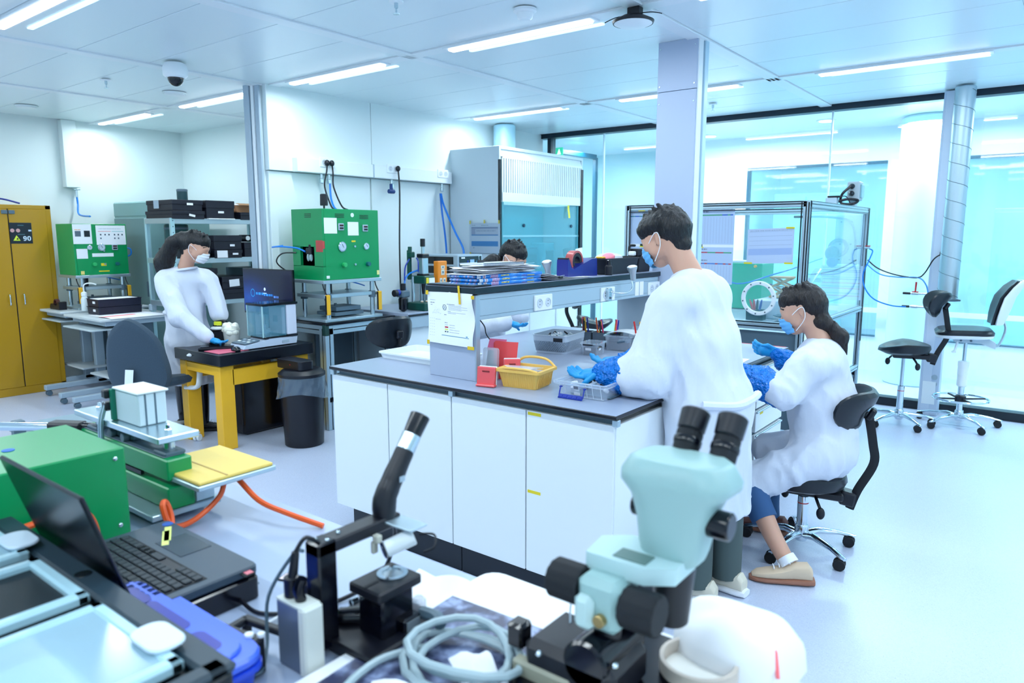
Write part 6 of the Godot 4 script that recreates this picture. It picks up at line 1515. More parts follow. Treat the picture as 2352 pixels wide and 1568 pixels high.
func alcove():
	# yellow safety cabinet, doors towards +x
	var C = thing("safety_cabinet", "tall yellow two-door safety cabinet by the left wall with a black 90 sign", "cabinet", Vector3(-8.26, 0, -2.42))
	var yc = mat(0.72, 0.55, 0.1, 0.25)
	put("carcass", bx(Vector3(-0.02, 0.925, 0), Vector3(0.4, 1.85, 0.96), 0.004), yc, C)
	put("plinth", bx(Vector3(0.19, 0.04, 0), Vector3(0.03, 0.08, 0.96), 0.003), yc, C)
	for s in [-1, 1]:
		var d = put("door", bx(Vector3(0.195, 0.945, -0.11 + s * 0.165 if s < 0 else 0.165 - 0.11), Vector3(0.03, 1.73, 0.322), 0.004), yc, C)
		var hz = -0.11 + s * 0.06
		put("handle", hs([Vector3(0.212, 0.99, hz), Vector3(0.24, 0.985, hz), Vector3(0.24, 0.9, hz), Vector3(0.212, 0.895, hz)], 0.007, 8), M.chrome, d)
	put("edge_frame", bx(Vector3(0.19, 0.925, -0.455), Vector3(0.03, 1.85, 0.05), 0.004).box(Vector3(0.19, 1.83, 0), Vector3(0.03, 0.04, 0.96), 0.004), yc, C)
	for z in [-0.14, -0.08]: put("hinge_block", bx(Vector3(0.214, 1.78, z), Vector3(0.02, 0.035, 0.05), 0.003), M.dgrey, C)
	put("seam", bx(Vector3(0.2, 0.945, -0.11), Vector3(0.016, 1.73, 0.006), 0.0), M.black, C)
	var sg = put("safety_sign", bx(Vector3(0.2115, 1.58, -0.205), Vector3(0.002, 0.2, 0.185), 0.0), mat(0.0, 0.1, 0.16, 0.5), C, "black sign with yellow triangle and the number 90")
	put("number", letters("90", 0.062), mat(0.85, 0.92, 1.0), sg).transform = Transform3D(ry(90), Vector3(0.2128, 1.528, -0.25))
	put("triangle", MB.new().prism([Vector2(-0.03, -0.022), Vector2(0.03, -0.022), Vector2(0, 0.03)], 0.001, ry(90), Vector3(0.2132, 1.53, -0.163)), mat(0.85, 0.92, 0.25), sg)
	put("triangle_mark", MB.new().prism([Vector2(-0.008, -0.012), Vector2(0.014, -0.012), Vector2(0.004, 0.008)], 0.001, ry(90), Vector3(0.2139, 1.53, -0.166)), M.black, sg)
	for z in [-0.132, -0.18]: put("round_mark", MB.new().cyl(Vector3(0.2126, 1.605, z), Vector3(0.2134, 1.605, z), 0.018, -1, 18), mat(0.8, 0.62, 0.62), sg)
	put("square_mark", bx(Vector3(0.213, 1.605, -0.28), Vector3(0.001, 0.016, 0.026), 0.0), mat(0.8, 0.88, 1.0), sg)
	for q in [[1.655, 0.05], [1.568, 0.06]]: put("small_print", bx(Vector3(0.213, q[0], -0.205), Vector3(0.001, 0.008, q[1]), 0.0), mat(0.25, 0.4, 0.45), sg)
	var hb = thing("flexible_duct", "dark corrugated duct bending down onto the yellow cabinet", "duct", Vector3(-8.3, 1.851, -2.35))
	put("elbow", MB.new().hose([Vector3(0, 0, 0), Vector3(0, 0.1, 0.0), Vector3(0, 0.17, 0.05), Vector3(-0.1, 0.22, 0.12)], 0.08, 16), mat(0.12, 0.25, 0.32, 0.5), hb)
	put("blue_hose", hs([Vector3(0.05, 0.03, -0.06), Vector3(0.06, 0.06, -0.18), Vector3(0.06, 0.02, -0.35)], 0.009, 6), M.blue, hb)
	# white column box on the wall with a hose drop
	var wb = thing("wall_chase", "white boxed chase high on the left wall with a hose drop below", "chase", Vector3(-8.45, 2.06, -3.27))
	put("box", bx(Vector3(0, 0.345, 0), Vector3(0.1, 0.69, 0.14), 0.004), M.wall, wb)
	put("coupling", MB.new().cyl(Vector3(0.02, -0.02, -0.03), Vector3(0.02, -0.1, -0.03), 0.012).box(Vector3(0.02, -0.02, -0.03), Vector3(0.06, 0.012, 0.06), 0.002), M.steel, wb)
	put("hose", hs([Vector3(0.02, -0.09, -0.03), Vector3(0.03, -0.18, -0.03), Vector3(0.1, -0.27, 0.0), Vector3(0.25, -0.3, 0.02), Vector3(0.5, -0.31, 0.05)], 0.01, 6), M.bluehose, wb)
	# grey tall cabinet and the rack
	var gc = thing("tall_cabinet", "tall pale grey cabinet in the alcove behind the trays", "cabinet", Vector3(-7.93, 0, -3.95))
	var gm = mat(0.5, 0.66, 0.66, 0.3)
	put("body", bx(Vector3(0, 0.955, 0), Vector3(0.78, 1.91, 0.66), 0.006), gm, gc)
	put("header", bx(Vector3(0, 1.83, 0.332), Vector3(0.76, 0.14, 0.012), 0.004), gm, gc)
	put("door", bx(Vector3(0, 0.9, 0.336), Vector3(0.74, 1.68, 0.018), 0.004), mat(0.42, 0.56, 0.57, 0.3), gc)
	put("handle", bx(Vector3(0.31, 1.0, 0.352), Vector3(0.02, 0.16, 0.02), 0.004), M.dgrey, gc)
	var R = thing("steel_rack", "galvanised steel rack full of black storage boxes in the alcove", "rack", Vector3(-6.85, 0, -3.93))
	for x in [-0.24, 0.24]:
		for z in [-0.55, 0.55]:
			var p = put("post", bx(Vector3(x, 0.86, z), Vector3(0.036, 1.72, 0.036), 0.002), mat(0.7, 0.85, 0.88, 0.35, 0.5), R)
			var hm := MB.new()
			for k in 30: hm.cyl(Vector3(x + 0.0182, 0.1 + k * 0.055, z), Vector3(x + 0.0188, 0.1 + k * 0.055, z), 0.006, -1, 6)
			if x > 0: put("slot_holes", hm, M.dgrey, p).set_meta("kind", "stuff")
	for y in [0.25, 0.92, 1.33, 1.705]:
		var sh = put("shelf_board", bx(Vector3(0, y, 0), Vector3(0.5, 0.012, 1.13), 0.002), M.grey, R)
		put("shelf_beam", bx(Vector3(0.247, y - 0.012, 0), Vector3(0.014, 0.05, 1.1), 0.002), M.alu, sh)
		put("shelf_beam", bx(Vector3(0.0, y - 0.012, 0.563), Vector3(0.48, 0.05, 0.014), 0.002), M.alu, sh)
	# boxes: x is towards the viewer side, z runs into the alcove
	var bxx = -6.83
	shoe_box("lower black box of the pair at the rack's top near corner, slanted label", Vector3(bxx, 1.7115, -3.53), Vector3(0.52, 0.075, 0.32), null, [[-0.03, 0.45, 0.06, 0.02, -12]])
	shoe_box("upper black box at the rack's top near corner, grey label on its side", Vector3(bxx, 1.788, -3.53), Vector3(0.5, 0.1, 0.3), null, [[-0.02, 0.62, 0.06, 0.02]])
	var ub = get_node("storage_box_001")
	put("side_label", bx(Vector3(-0.05, 0.06, 0.1508), Vector3(0.1, 0.075, 0.001), 0.0), M.grey, ub)
	shoe_box("tall black box on a white tray at the rack's top middle", Vector3(bxx, 1.722, -3.86), Vector3(0.5, 0.17, 0.3), null, [[0.0, 0.35, 0.06, 0.02]])
	solo("white_tray", bx(Vector3(0, 0.005, 0), Vector3(0.54, 0.01, 0.28), 0.004), M.white, "flat white tray under the tall black box on the rack top", "tray", Vector3(-6.83, 1.7115, -3.86))
	shoe_box("black box under the brown carton at the rack's top far end", Vector3(bxx, 1.7115, -4.22), Vector3(0.5, 0.075, 0.3), null, [[-0.08, 0.45, 0.04, 0.02, 10]])
	var ca = thing("carton", "brown open cardboard carton on top of the rack", "carton", Vector3(bxx, 1.788, -4.2))
	put("shell", crate(0.4, 0.07, 0.28, 0.004, 0.99, 0.002, 0.002), mat(0.62, 0.45, 0.32, 0.8), ca)
	for s in [-1, 1]: put("flap", bx(Vector3(s * 0.22, 0.078, 0), Vector3(0.08, 0.003, 0.27), 0.0, rz(s * -14)), mat(0.66, 0.5, 0.36, 0.8), ca)
	put("paper_fill", bx(Vector3(0, 0.07, 0), Vector3(0.3, 0.03, 0.2), 0.01), M.paper, ca)
	var cn = thing("canister", "dark green round canister behind the boxes on the rack top", "canister", Vector3(-7.03, 1.889, -3.72))
	put("body", MB.new().lathe([Vector2(0.05, 0), Vector2(0.05, 0.1), Vector2(0.046, 0.105)], 22), mat(0.05, 0.25, 0.28), cn)
	put("lid", MB.new().lathe([Vector2(0.052, 0.1), Vector2(0.052, 0.12), Vector2(0.04, 0.125)], 22), M.dgrey, cn)
	shoe_box("bottom black box of the middle shelf stack, large white label", Vector3(bxx, 1.3365, -3.92), Vector3(0.5, 0.08, 0.3), null, [[0.07, 0.5, 0.11, 0.07], [-0.07, 0.5, 0.06, 0.018]])
	shoe_box("top wide black box of the middle shelf stack with one small label", Vector3(bxx, 1.419, -3.92), Vector3(0.5, 0.14, 0.3), null, [[-0.04, 0.3, 0.05, 0.02]])
	shoe_box("tall plain black box at the far end of the middle shelf", Vector3(bxx, 1.3365, -4.24), Vector3(0.48, 0.15, 0.28), null, [])
	shoe_box("single low black box on the middle shelf behind the worker's head", Vector3(bxx, 1.3365, -3.6), Vector3(0.5, 0.1, 0.26), null, [[-0.02, 0.5, 0.07, 0.016]])
	var sp = thing("spool_set", "black reel with white cores on the tall plain box", "reel", Vector3(-6.7, 1.489, -4.24))
	put("reel", MB.new().hose([Vector3(0, 0.04, 0.12), Vector3(0, 0.04, -0.12)], 0.035, 12), M.black, sp)
	for z in [-0.06, 0.05]: put("core", MB.new().cyl(Vector3(0.03, 0.04, z), Vector3(0.038, 0.04, z), 0.024, -1, 16), M.white, sp)
	shoe_box("lowest black box of the bottom stack beside the worker's sleeve", Vector3(bxx, 0.9265, -3.63), Vector3(0.5, 0.1, 0.32), null, [[-0.02, 0.5, 0.07, 0.016]])
	shoe_box("second black box of the bottom stack beside the worker's sleeve", Vector3(bxx, 1.029, -3.63), Vector3(0.5, 0.09, 0.32), null, [[-0.03, 0.45, 0.06, 0.02, -8]])
	shoe_box("topmost black box of the bottom stack beside the worker's sleeve", Vector3(bxx, 1.121, -3.63), Vector3(0.5, 0.12, 0.32), null, [])
	shoe_box("lowest black box of the bottom stack behind the monitor", Vector3(bxx, 0.9265, -3.98), Vector3(0.5, 0.1, 0.3), null, [])
	shoe_box("black box with large white label behind the monitor", Vector3(bxx, 1.029, -3.98), Vector3(0.5, 0.12, 0.3), null, [[0.02, 0.5, 0.11, 0.07, 3]])
	shoe_box("dark grey box at the far end of the bottom stack behind the monitor", Vector3(bxx, 0.9265, -4.3), Vector3(0.5, 0.3, 0.26), M.dgrey, [])
	var gd = thing("green_drum", "dark green drum on the middle shelf behind the worker's head", "drum", Vector3(-7.0, 1.3365, -3.62))
	put("body", MB.new().lathe([Vector2(0.1, 0), Vector2(0.11, 0.01), Vector2(0.11, 0.32), Vector2(0.1, 0.33)], 26), mat(0.0, 0.28, 0.28, 0.4), gd)
	put("band", MB.new().lathe([Vector2(0.112, 0.28), Vector2(0.112, 0.3)], 26), M.dgrey, gd)
	# wheeled tables
	for q in [["grey wheeled table close to the chair, pink sheet on its top", Vector3(-7.14, 0, -3.1), 0.8, 0.72, 0.815], ["grey wheeled table beside the yellow cabinet carrying the second green press", Vector3(-7.93, 0, -3.15), 0.76, 0.86, 0.835]]:
		var t = thing("wheeled_table", q[0], "table", q[1])
		var h = q[4]
		put("top", bx(Vector3(0, h - 0.011, 0), Vector3(q[2], 0.022, q[3]), 0.004), mat(0.78, 0.82, 0.84, 0.4), t)
		put("frame", bx(Vector3(0, h - 0.045, 0), Vector3(q[2] - 0.1, 0.045, q[3] - 0.12), 0.004), M.grey, t)
		for x in [-0.16, 0.14]:
			put("column", bx(Vector3(x, 0.42, 0.02), Vector3(0.06, 0.7, 0.09), 0.006), M.grey, t)
			put("column_back", bx(Vector3(x, 0.42, -0.14), Vector3(0.055, 0.7, 0.14), 0.006), M.dgrey, t)
			put("foot_bar", bx(Vector3(x, 0.085, 0.12), Vector3(0.06, 0.05, 0.84), 0.006), M.grey, t)
			for z in [0.5, -0.26]: caster(t, Vector3(x, 0.004, z), M.dgrey, 0.026)
		put("foot_bar_cross", bx(Vector3(-0.01, 0.1, -0.16), Vector3(0.32, 0.05, 0.05), 0.004), M.grey, t)
		put("lower_shelf", bx(Vector3(-0.02, 0.235, 0.02), Vector3(0.5, 0.018, 0.4), 0.003), mat(0.78, 0.82, 0.84, 0.4), t)
		put("keyboard_shelf", bx(Vector3(0.03, h - 0.1, 0.22), Vector3(0.6, 0.014, 0.4), 0.003), mat(0.72, 0.78, 0.8, 0.4), t)
	green_machine("green press with printed sheets on the alcove's wheeled table", Vector3(-7.8, 0.836, -3.16), 0.5, true)
	var T = 0.8155
	for k in 2:
		var t = thing("letter_tray", ["lower", "upper"][k] + " dark blue letter tray before the second green press", "tray", Vector3(-7.27, T + 0.075 * k, -3.1), 0, "stacked letter trays")
		put("shell", crate(0.26, 0.072, 0.4, 0.005, 0.98, 0.012, 0.004), mat(0.02, 0.04, 0.16, 0.4), t)
		put("label", bx(Vector3(0.03, 0.04, 0.2005), Vector3(0.05, 0.022, 0.003), 0.0), M.paper, t)
		if k: put("paper_stack", bx(Vector3(0, 0.055, 0), Vector3(0.22, 0.03, 0.36), 0.002), M.paper, t)
	var wb2 = thing("wash_bottle", "white wash bottle with curved spout beside the letter trays", "bottle", Vector3(-7.49, T + 0.02, -2.92))
	put("body", MB.new().lathe([Vector2(0.028, 0), Vector2(0.033, 0.006), Vector2(0.033, 0.11), Vector2(0.022, 0.14), Vector2(0.02, 0.15)], 22), mat(0.88, 0.93, 0.95, 0.35), wb2)
	put("cap", MB.new().lathe([Vector2(0.026, 0.145), Vector2(0.026, 0.175), Vector2(0.012, 0.185)], 18), M.white, wb2)
	put("spout", hs([Vector3(0, 0.18, 0), Vector3(0, 0.24, 0), Vector3(0.01, 0.262, -0.02), Vector3(0.03, 0.265, -0.06), Vector3(0.04, 0.25, -0.1)], 0.006, 8), M.white, wb2)
	var tdk = thing("tape_dispenser", "black tape dispenser on the wheeled table by the yellow cabinet", "dispenser", Vector3(-7.86, 0.836, -2.82), 0)
	put("body", MB.new().prism([Vector2(-0.11, 0), Vector2(0.11, 0), Vector2(0.115, 0.075), Vector2(0.09, 0.08), Vector2(0.05, 0.04), Vector2(-0.09, 0.055), Vector2(-0.11, 0.03)], 0.07), M.black, tdk)
	put("tape_roll", MB.new().lathe([Vector2(0.035, -0.015), Vector2(0.045, -0.015), Vector2(0.045, 0.015), Vector2(0.035, 0.015), Vector2(0.035, -0.015)], 22, Vector3(-0.03, 0.055, 0), rx(90)), mat(0.35, 0.18, 0.16), tdk)
	solo("pink_sheet", MB.new().grid(func(s, u): return Vector3((s - 0.5) * 0.17, 0.004 + 0.006 * sin(s * 4.0), -(u - 0.5) * 0.3), 5, 4, 0.0015), mat(0.98, 0.5, 0.52, 0.5), "pink sheet with dark print on the front wheeled table", "paper", Vector3(-6.9, T, -2.98), 8)
	solo("white_sheet", MB.new().grid(func(s, u): return Vector3((s - 0.5) * 0.5, 0.002 + 0.045 * pow(s * 0.7, 3) * (1 - s) * 4.0, -(u - 0.5) * 0.5), 8, 5, 0.001), M.paper, "large white sheet spread under the pink sheet", "paper", Vector3(-6.98, T, -3.08), 0)
	var bg = thing("grey_gadget", "small grey metal gadget at the far end of the letter trays", "tool", Vector3(-7.1, T + 0.0, -3.38))
	put("body", bx(Vector3(0, 0.04, 0), Vector3(0.06, 0.07, 0.06), 0.01), M.grey, bg)
	put("arm", hs([Vector3(0, 0.07, 0), Vector3(0.03, 0.1, -0.03), Vector3(0.04, 0.085, -0.1)], 0.01, 8), M.alu, bg)
	# upholstered office chair with white arms
	var f = thing("office_chair", "dark grey upholstered office chair with white arms and base", "chair", Vector3(-5.42, 0, -2.58), 206)
	star_base(f, 0.3, M.white, M.white, 20, 0.11)
	put("column", MB.new().cyl(Vector3(0, 0.1, 0), Vector3(0, 0.42, 0), 0.028, -1, 18), M.white, f)
	var sr = []
	for q in [[0.75, 0.41], [0.97, 0.43], [1.0, 0.46], [0.95, 0.485], [0.8, 0.492], [0.4, 0.485]]:
		var r = []
		for p in MB.rrect(0.5, 0.48, 0.17, 6): r.append(Vector3(p.x * q[0], q[1] + 0.03 * pow(p.x / 0.25, 2) + 0.02 * pow(p.y / 0.24, 2) - 0.03 * maxf(-p.y / 0.24, 0), -p.y * q[0] + 0.02))
		sr.append(r)
	put("seat", MB.new().loft(sr), M.fabric, f)
	var br = []
	for q in [[0.8, -0.045], [0.97, -0.03], [1.0, -0.0], [0.96, 0.03], [0.8, 0.045], [0.4, 0.04]]:
		var r = []
		for i in 40:
			var a = TAU * i / 40
			var y = sin(a) * 0.305
			var w = 0.245 * (1.0 - 0.22 * y / 0.3 - 0.1 * pow(y / 0.3, 2))
			var x = cos(a) * w * q[0] * (1.0 + 0.12 * pow(sin(2 * a), 2))
			r.append(Vector3(x, 0.665 + y * q[0], -0.235 + q[1] - 0.25 * (y * 0.35) + 0.6 * x * x))
		br.append(r)
	put("backrest", MB.new().loft(br), M.fabric, f)
	put("back_bar", MB.new().tube(MB.spl([Vector3(0, 0.39, -0.05), Vector3(0, 0.38, -0.25), Vector3(0, 0.44, -0.31), Vector3(0, 0.6, -0.29)], 5), 0.035, 8, false, -1.0, 0.35), M.white, f)
	for s in [-1, 1]:
		put("arm_post", MB.new().tube(MB.spl([Vector3(s * 0.2, 0.41, 0.05), Vector3(s * 0.3, 0.42, 0.05), Vector3(s * 0.325, 0.52, 0.05), Vector3(s * 0.325, 0.66, 0.06)], 6), 0.028, 10, false, -1.0, 0.6), M.white, f)
		put("arm_pad", MB.new().ell(Vector3(s * 0.325, 0.68, 0.06), Vector3(0.04, 0.02, 0.14)), M.white, f)
	put("lever", hs([Vector3(0.1, 0.4, 0.05), Vector3(0.26, 0.395, 0.09), Vector3(0.32, 0.39, 0.1)], 0.007, 8), M.white, f)

func front_bench():
	var Y = 0.9
	var B = thing("front_bench", "pale grey bench across the front, carrying instruments, laptop and boxes", "bench", Vector3(-0.9, 0, -0.56))
	put("worktop", bx(Vector3(0, 0.885, 0), Vector3(3.6, 0.03, 0.9), 0.004), mat(0.66, 0.72, 0.82, 0.3), B)
	for x in [-1.7, 0.0, 1.7]: put("leg", bx(Vector3(x, 0.435, 0.1), Vector3(0.06, 0.87, 0.6), 0.004), M.grey, B)
	put("back_rail", bx(Vector3(0, 0.84, 0.3), Vector3(3.4, 0.06, 0.04), 0.003), M.grey, B)
	# green controller box
	var g = thing("control_cabinet", "big plain green metal box behind the open laptop", "box", Vector3(-1.715, Y, -0.43))
	put("body", bx(Vector3(0, 0.122, 0), Vector3(0.3, 0.194, 0.466), 0.003), M.green, g)
	for z in [-0.2, 0.2]:
		put("foot", bx(Vector3(0.0, 0.0125, z), Vector3(0.25, 0.025, 0.06), 0.004), M.black, g)
		for y in [0.05, 0.198]: put("screw", MB.new().ell(Vector3(0.151, y, z * 1.06), Vector3(0.003, 0.005, 0.005), Basis(), 10, 6), M.chrome, g)
	solo("blue_sticker", MB.new().cyl(V0, Vector3(0, 0.001, 0), 0.012, -1, 18), mat(0.05, 0.4, 0.85), "small blue round sticker on the green box top", "sticker", Vector3(-1.73, Y + 0.2195, -0.5))
	# heat press: two green beams, steel plates and a yellow platen
	var P = thing("heat_press", "green-beamed press with steel plates and yellow platen beside the green box", "press", Vector3(-1.79, Y, -0.81))
	put("base_plate", bx(Vector3(-0.07, 0.024, 0.0), Vector3(0.52, 0.014, 0.17), 0.002), M.alu, P)
	put("under_frame", bx(Vector3(-0.1, 0.009, 0.0), Vector3(0.4, 0.017, 0.13), 0.002), M.black, P)
	put("lower_beam", bx(Vector3(-0.07, 0.058, 0.01), Vector3(0.51, 0.054, 0.064), 0.003), M.green, P)
	put("upper_beam", bx(Vector3(-0.07, 0.126, 0.01), Vector3(0.51, 0.05, 0.06), 0.003), M.green, P)
	put("channel", bx(Vector3(-0.1, 0.095, 0.036), Vector3(0.3, 0.01, 0.008), 0.0), M.black, P)
	put("beam_cap", bx(Vector3(-0.07, 0.1525, 0.01), Vector3(0.46, 0.003, 0.05), 0.001), M.dgrey, P)
	put("top_plate", bx(Vector3(-0.06, 0.196, 0.0), Vector3(0.46, 0.016, 0.1), 0.002), M.steel, P)
	for x in [-0.24, 0.13]:
		put("post", MB.new().cyl(Vector3(x, 0.08, 0.005), Vector3(x, 0.19, 0.005), 0.013, -1, 16), M.steel, P)
		put("collar", bx(Vector3(x, 0.157, 0.005), Vector3(0.06, 0.01, 0.05), 0.003), M.dgrey, P)
		put("bolt", MB.new().cyl(Vector3(x, 0.2, 0.005), Vector3(x, 0.212, 0.005), 0.009, -1, 6).cyl(Vector3(x, 0.21, 0.005), Vector3(x, 0.222, 0.005), 0.005, -1, 8), M.chrome, P)
	for x in [-0.12, -0.05]: put("clamp", bx(Vector3(x, 0.168, -0.005), Vector3(0.04, 0.03, 0.05), 0.005).cyl(Vector3(x, 0.165, 0.02), Vector3(x, 0.165, 0.035), 0.012), M.dgrey, P)
	put("air_block", bx(Vector3(-0.02, 0.245, -0.005), Vector3(0.12, 0.08, 0.07), 0.003), mat(0.8, 0.87, 0.9, 0.3), P)
	put("block_cap", bx(Vector3(-0.02, 0.288, -0.005), Vector3(0.13, 0.006, 0.08), 0.002), M.white, P)
	put("block_side", bx(Vector3(-0.085, 0.245, 0.015), Vector3(0.014, 0.08, 0.05), 0.002), mat(0.0, 0.45, 0.36), P)
	for z in [0.012, -0.012]: put("block_slot", bx(Vector3(0.0405, 0.245, z), Vector3(0.001, 0.078, 0.004), 0.0), M.dgrey, P)
	for y in [0.24, 0.272]: put("fitting", bx(Vector3(-0.1, y, 0.04), Vector3(0.022, 0.022, 0.022), 0.003), M.black, P)
	for k in 2: put("steel_tube", hs([Vector3(-0.11 + 0.012 * k, 0.25, 0.045), Vector3(-0.12 + 0.012 * k, 0.2, 0.055), Vector3(-0.14 + 0.012 * k, 0.14, 0.05)], 0.005, 8), M.alu, P)
	put("platen", bx(Vector3(0.175, 0.114, -0.07), Vector3(0.24, 0.008, 0.19), 0.002), mat(0.93, 0.8, 0.4, 0.45), P, "yellow platen")
	put("platen_tray", bx(Vector3(0.175, 0.104, -0.07), Vector3(0.25, 0.012, 0.2), 0.002), M.alu, P)
	put("platen_line", bx(Vector3(0.175, 0.1185, -0.045), Vector3(0.238, 0.0008, 0.004), 0.0), mat(0.75, 0.6, 0.3), P)
	put("platen_arm", bx(Vector3(0.15, 0.065, -0.05), Vector3(0.06, 0.07, 0.05), 0.003), M.alu, P)
	# rods and dark parts behind the green box
	var rod = thing("measuring_arm", "chrome rod with black clamps lying behind the green box", "rod", Vector3(-2.1, Y, -0.8))
	put("rod", MB.new().cyl(Vector3(-0.35, 0.14, 0.24), Vector3(0.02, 0.15, 0.02), 0.012, -1, 14), M.chrome, rod)
	put("clamp", bx(Vector3(-0.02, 0.14, 0.045), Vector3(0.1, 0.05, 0.04), 0.006, ry(31)), M.black, rod)
	put("label_box", bx(Vector3(0.0, 0.118, 0.05), Vector3(0.09, 0.04, 0.03), 0.004, ry(31)), M.black, rod)
	put("tip", MB.new().cyl(Vector3(0.02, 0.15, 0.02), Vector3(0.1, 0.152, -0.03), 0.014, 0.008, 14), M.gloss, rod)
	for q in [[-0.25, 0.1], [0.0, 0.05]]: put("stand", bx(Vector3(q[0], 0.07, 0.14 - q[0] * 0.2 - 0.1), Vector3(0.03, 0.14, 0.03), 0.003), M.dgrey, rod)
	var gp = thing("grey_plate", "flat grey plate with three white strokes behind the green box", "plate", Vector3(-2.35, Y, -0.82))
	put("plate", bx(Vector3(0, 0.09, 0), Vector3(0.3, 0.012, 0.2), 0.003), mat(0.45, 0.55, 0.6), gp)
	put("support", bx(Vector3(0, 0.042, 0), Vector3(0.2, 0.084, 0.14), 0.003), M.dgrey, gp)
	for k in 3: put("stroke", bx(Vector3(0.06 + 0.012 * k, 0.0965, -0.02), Vector3(0.004, 0.0008, 0.05), 0.0, ry(20)), M.paper, gp)
	# orange hose
	solo("orange_hose", hs([Vector3(-1.3, Y + 0.006, -0.97), Vector3(-1.38, Y + 0.03, -0.93), Vector3(-1.47, Y + 0.045, -0.915), Vector3(-1.555, Y + 0.1, -0.895), Vector3(-1.56, Y + 0.05, -0.87), Vector3(-1.555, Y + 0.02, -0.82), Vector3(-1.545, Y + 0.012, -0.77), Vector3(-1.53, Y + 0.03, -0.73), Vector3(-1.535, Y + 0.075, -0.72), Vector3(-1.55, Y + 0.075, -0.735), Vector3(-1.54, Y + 0.04, -0.74), Vector3(-1.51, Y + 0.012, -0.72), Vector3(-1.5, Y + 0.008, -0.7)], 0.0065, 8), M.orange, "orange hose looping round the press with the yellow platen", "hose")
	solo("orange_hose", hs([Vector3(-1.528, Y + 0.03, -0.585), Vector3(-1.53, Y + 0.09, -0.575), Vector3(-1.53, Y + 0.125, -0.55), Vector3(-1.53, Y + 0.12, -0.52), Vector3(-1.53, Y + 0.115, -0.44), Vector3(-1.53, Y + 0.1, -0.3)], 0.0065, 8), M.orange, "orange hose arching behind the laptop lid before the green box", "hose")
	# laptop on a dock
	var L = thing("laptop", "open grey laptop with yellow strips beside its touchpad, screen turned away", "laptop", Vector3(-1.31, Y + 0.045, -0.59))
	var body = mat(0.2, 0.27, 0.33, 0.4)
	put("base", MB.new().rbox(Vector3(0, 0.01, 0), Vector3(0.34, 0.018, 0.225), 0.012), body, L)
	put("deck", bx(Vector3(0, 0.0192, 0.035), Vector3(0.3, 0.001, 0.115), 0.0), M.rubber, L)
	var K = put("keyboard", bx(Vector3(0, 0.0195, 0.035), Vector3(0.29, 0.001, 0.105), 0.0), M.black, L)
	var km = bx(V0, Vector3(0.0155, 0.003, 0.0145), 0.001).mesh()
	var sp = bx(V0, Vector3(0.085, 0.003, 0.0145), 0.001).mesh()
	var kc = mat(0.1, 0.15, 0.19, 0.5)
	for r in 6:
		for c in 16:
			if r == 0 and c > 3 and c < 9:
				if c != 6: continue
				put("key", sp, kc, K).position = Vector3(-0.138 + 0.0184 * 6.0, 0.0215, -0.01)
				continue
			var k = put("key", km, kc, K)
			k.position = Vector3(0.138 - 0.0184 * c - 0.003 * (r % 2), 0.0215, -0.01 + 0.0178 * r)
	put("touchpad", bx(Vector3(-0.02, 0.0194, -0.068), Vector3(0.1, 0.001, 0.062), 0.0), mat(0.17, 0.23, 0.28, 0.25), L)
	for q in [[-0.115, -0.075, 0], [-0.098, -0.062, 2]]: put("yellow_strip", bx(Vector3(q[0] + 0.02, 0.0196, q[1]), Vector3(0.075, 0.0008, 0.013), 0.0, ry(-28)), mat(0.88, 0.92, 0.5), L)
	put("round_sticker", MB.new().cyl(Vector3(-0.145, 0.019, -0.1), Vector3(-0.145, 0.0198, -0.1), 0.011, -1, 16), mat(0.1, 0.35, 0.7), L)
	put("lid", MB.new().box(Vector3(0, 0.115, 0), Vector3(0.34, 0.225, 0.008), 0.003), mat(0.01, 0.02, 0.08, 0.25), L).transform = Transform3D(rx(17), Vector3(0, 0.016, 0.108))
	put("screen", bx(Vector3(0, 0.115, -0.0045), Vector3(0.32, 0.2, 0.001), 0.0), M.gloss, L).transform = Transform3D(rx(17), Vector3(0, 0.016, 0.108))
	put("card", bx(Vector3(0.172, 0.012, -0.085), Vector3(0.03, 0.003, 0.022), 0.001), M.rubber, L, "memory card sticking out of its side")
	put("card_label", bx(Vector3(0.174, 0.0138, -0.087), Vector3(0.018, 0.0006, 0.014), 0.0), mat(0.9, 0.5, 0.55), L)
	var D = thing("docking_station", "black dock under the laptop with a cable at its side", "dock", Vector3(-1.28, Y, -0.6))
	put("case", MB.new().rbox(Vector3(0, 0.022, 0.0), Vector3(0.29, 0.044, 0.2), 0.01), M.gloss, D)
	put("slot", bx(Vector3(0.12, 0.026, -0.1005), Vector3(0.04, 0.004, 0.002), 0.0), M.grey, D)
	put("cable", hs([Vector3(0.145, 0.01, -0.06), Vector3(0.2, 0.005, -0.06), Vector3(0.25, 0.006, -0.1), Vector3(0.28, 0.006, -0.18), Vector3(0.3, 0.03, -0.26), Vector3(0.33, 0.12, -0.27), Vector3(0.36, 0.185, -0.215)], 0.004, 6), M.black, D)
	var sd = thing("memory_card", "memory card with white label lying beside the laptop corner", "card", Vector3(-1.16, Y, -0.775), 20)
	put("card", bx(Vector3(0, 0.0015, 0), Vector3(0.026, 0.003, 0.03), 0.001), M.navy, sd)
	put("label", bx(Vector3(0, 0.0032, 0), Vector3(0.02, 0.0005, 0.024), 0.0), mat(0.95, 0.88, 0.9), sd)
	# digital microscope on a post
	var S = thing("digital_microscope", "black tube microscope on a square post with stage block", "microscope", Vector3(-0.9, Y, -0.73))
	put("foot", bx(Vector3(0.03, 0.012, -0.02), Vector3(0.16, 0.022, 0.17), 0.004), M.black, S)
	put("post", bx(Vector3(0, 0.1, 0.065), Vector3(0.036, 0.18, 0.036), 0.003), M.gloss, S)
	put("arm", bx(Vector3(0, 0.178, -0.005), Vector3(0.036, 0.022, 0.176), 0.003), M.black, S)
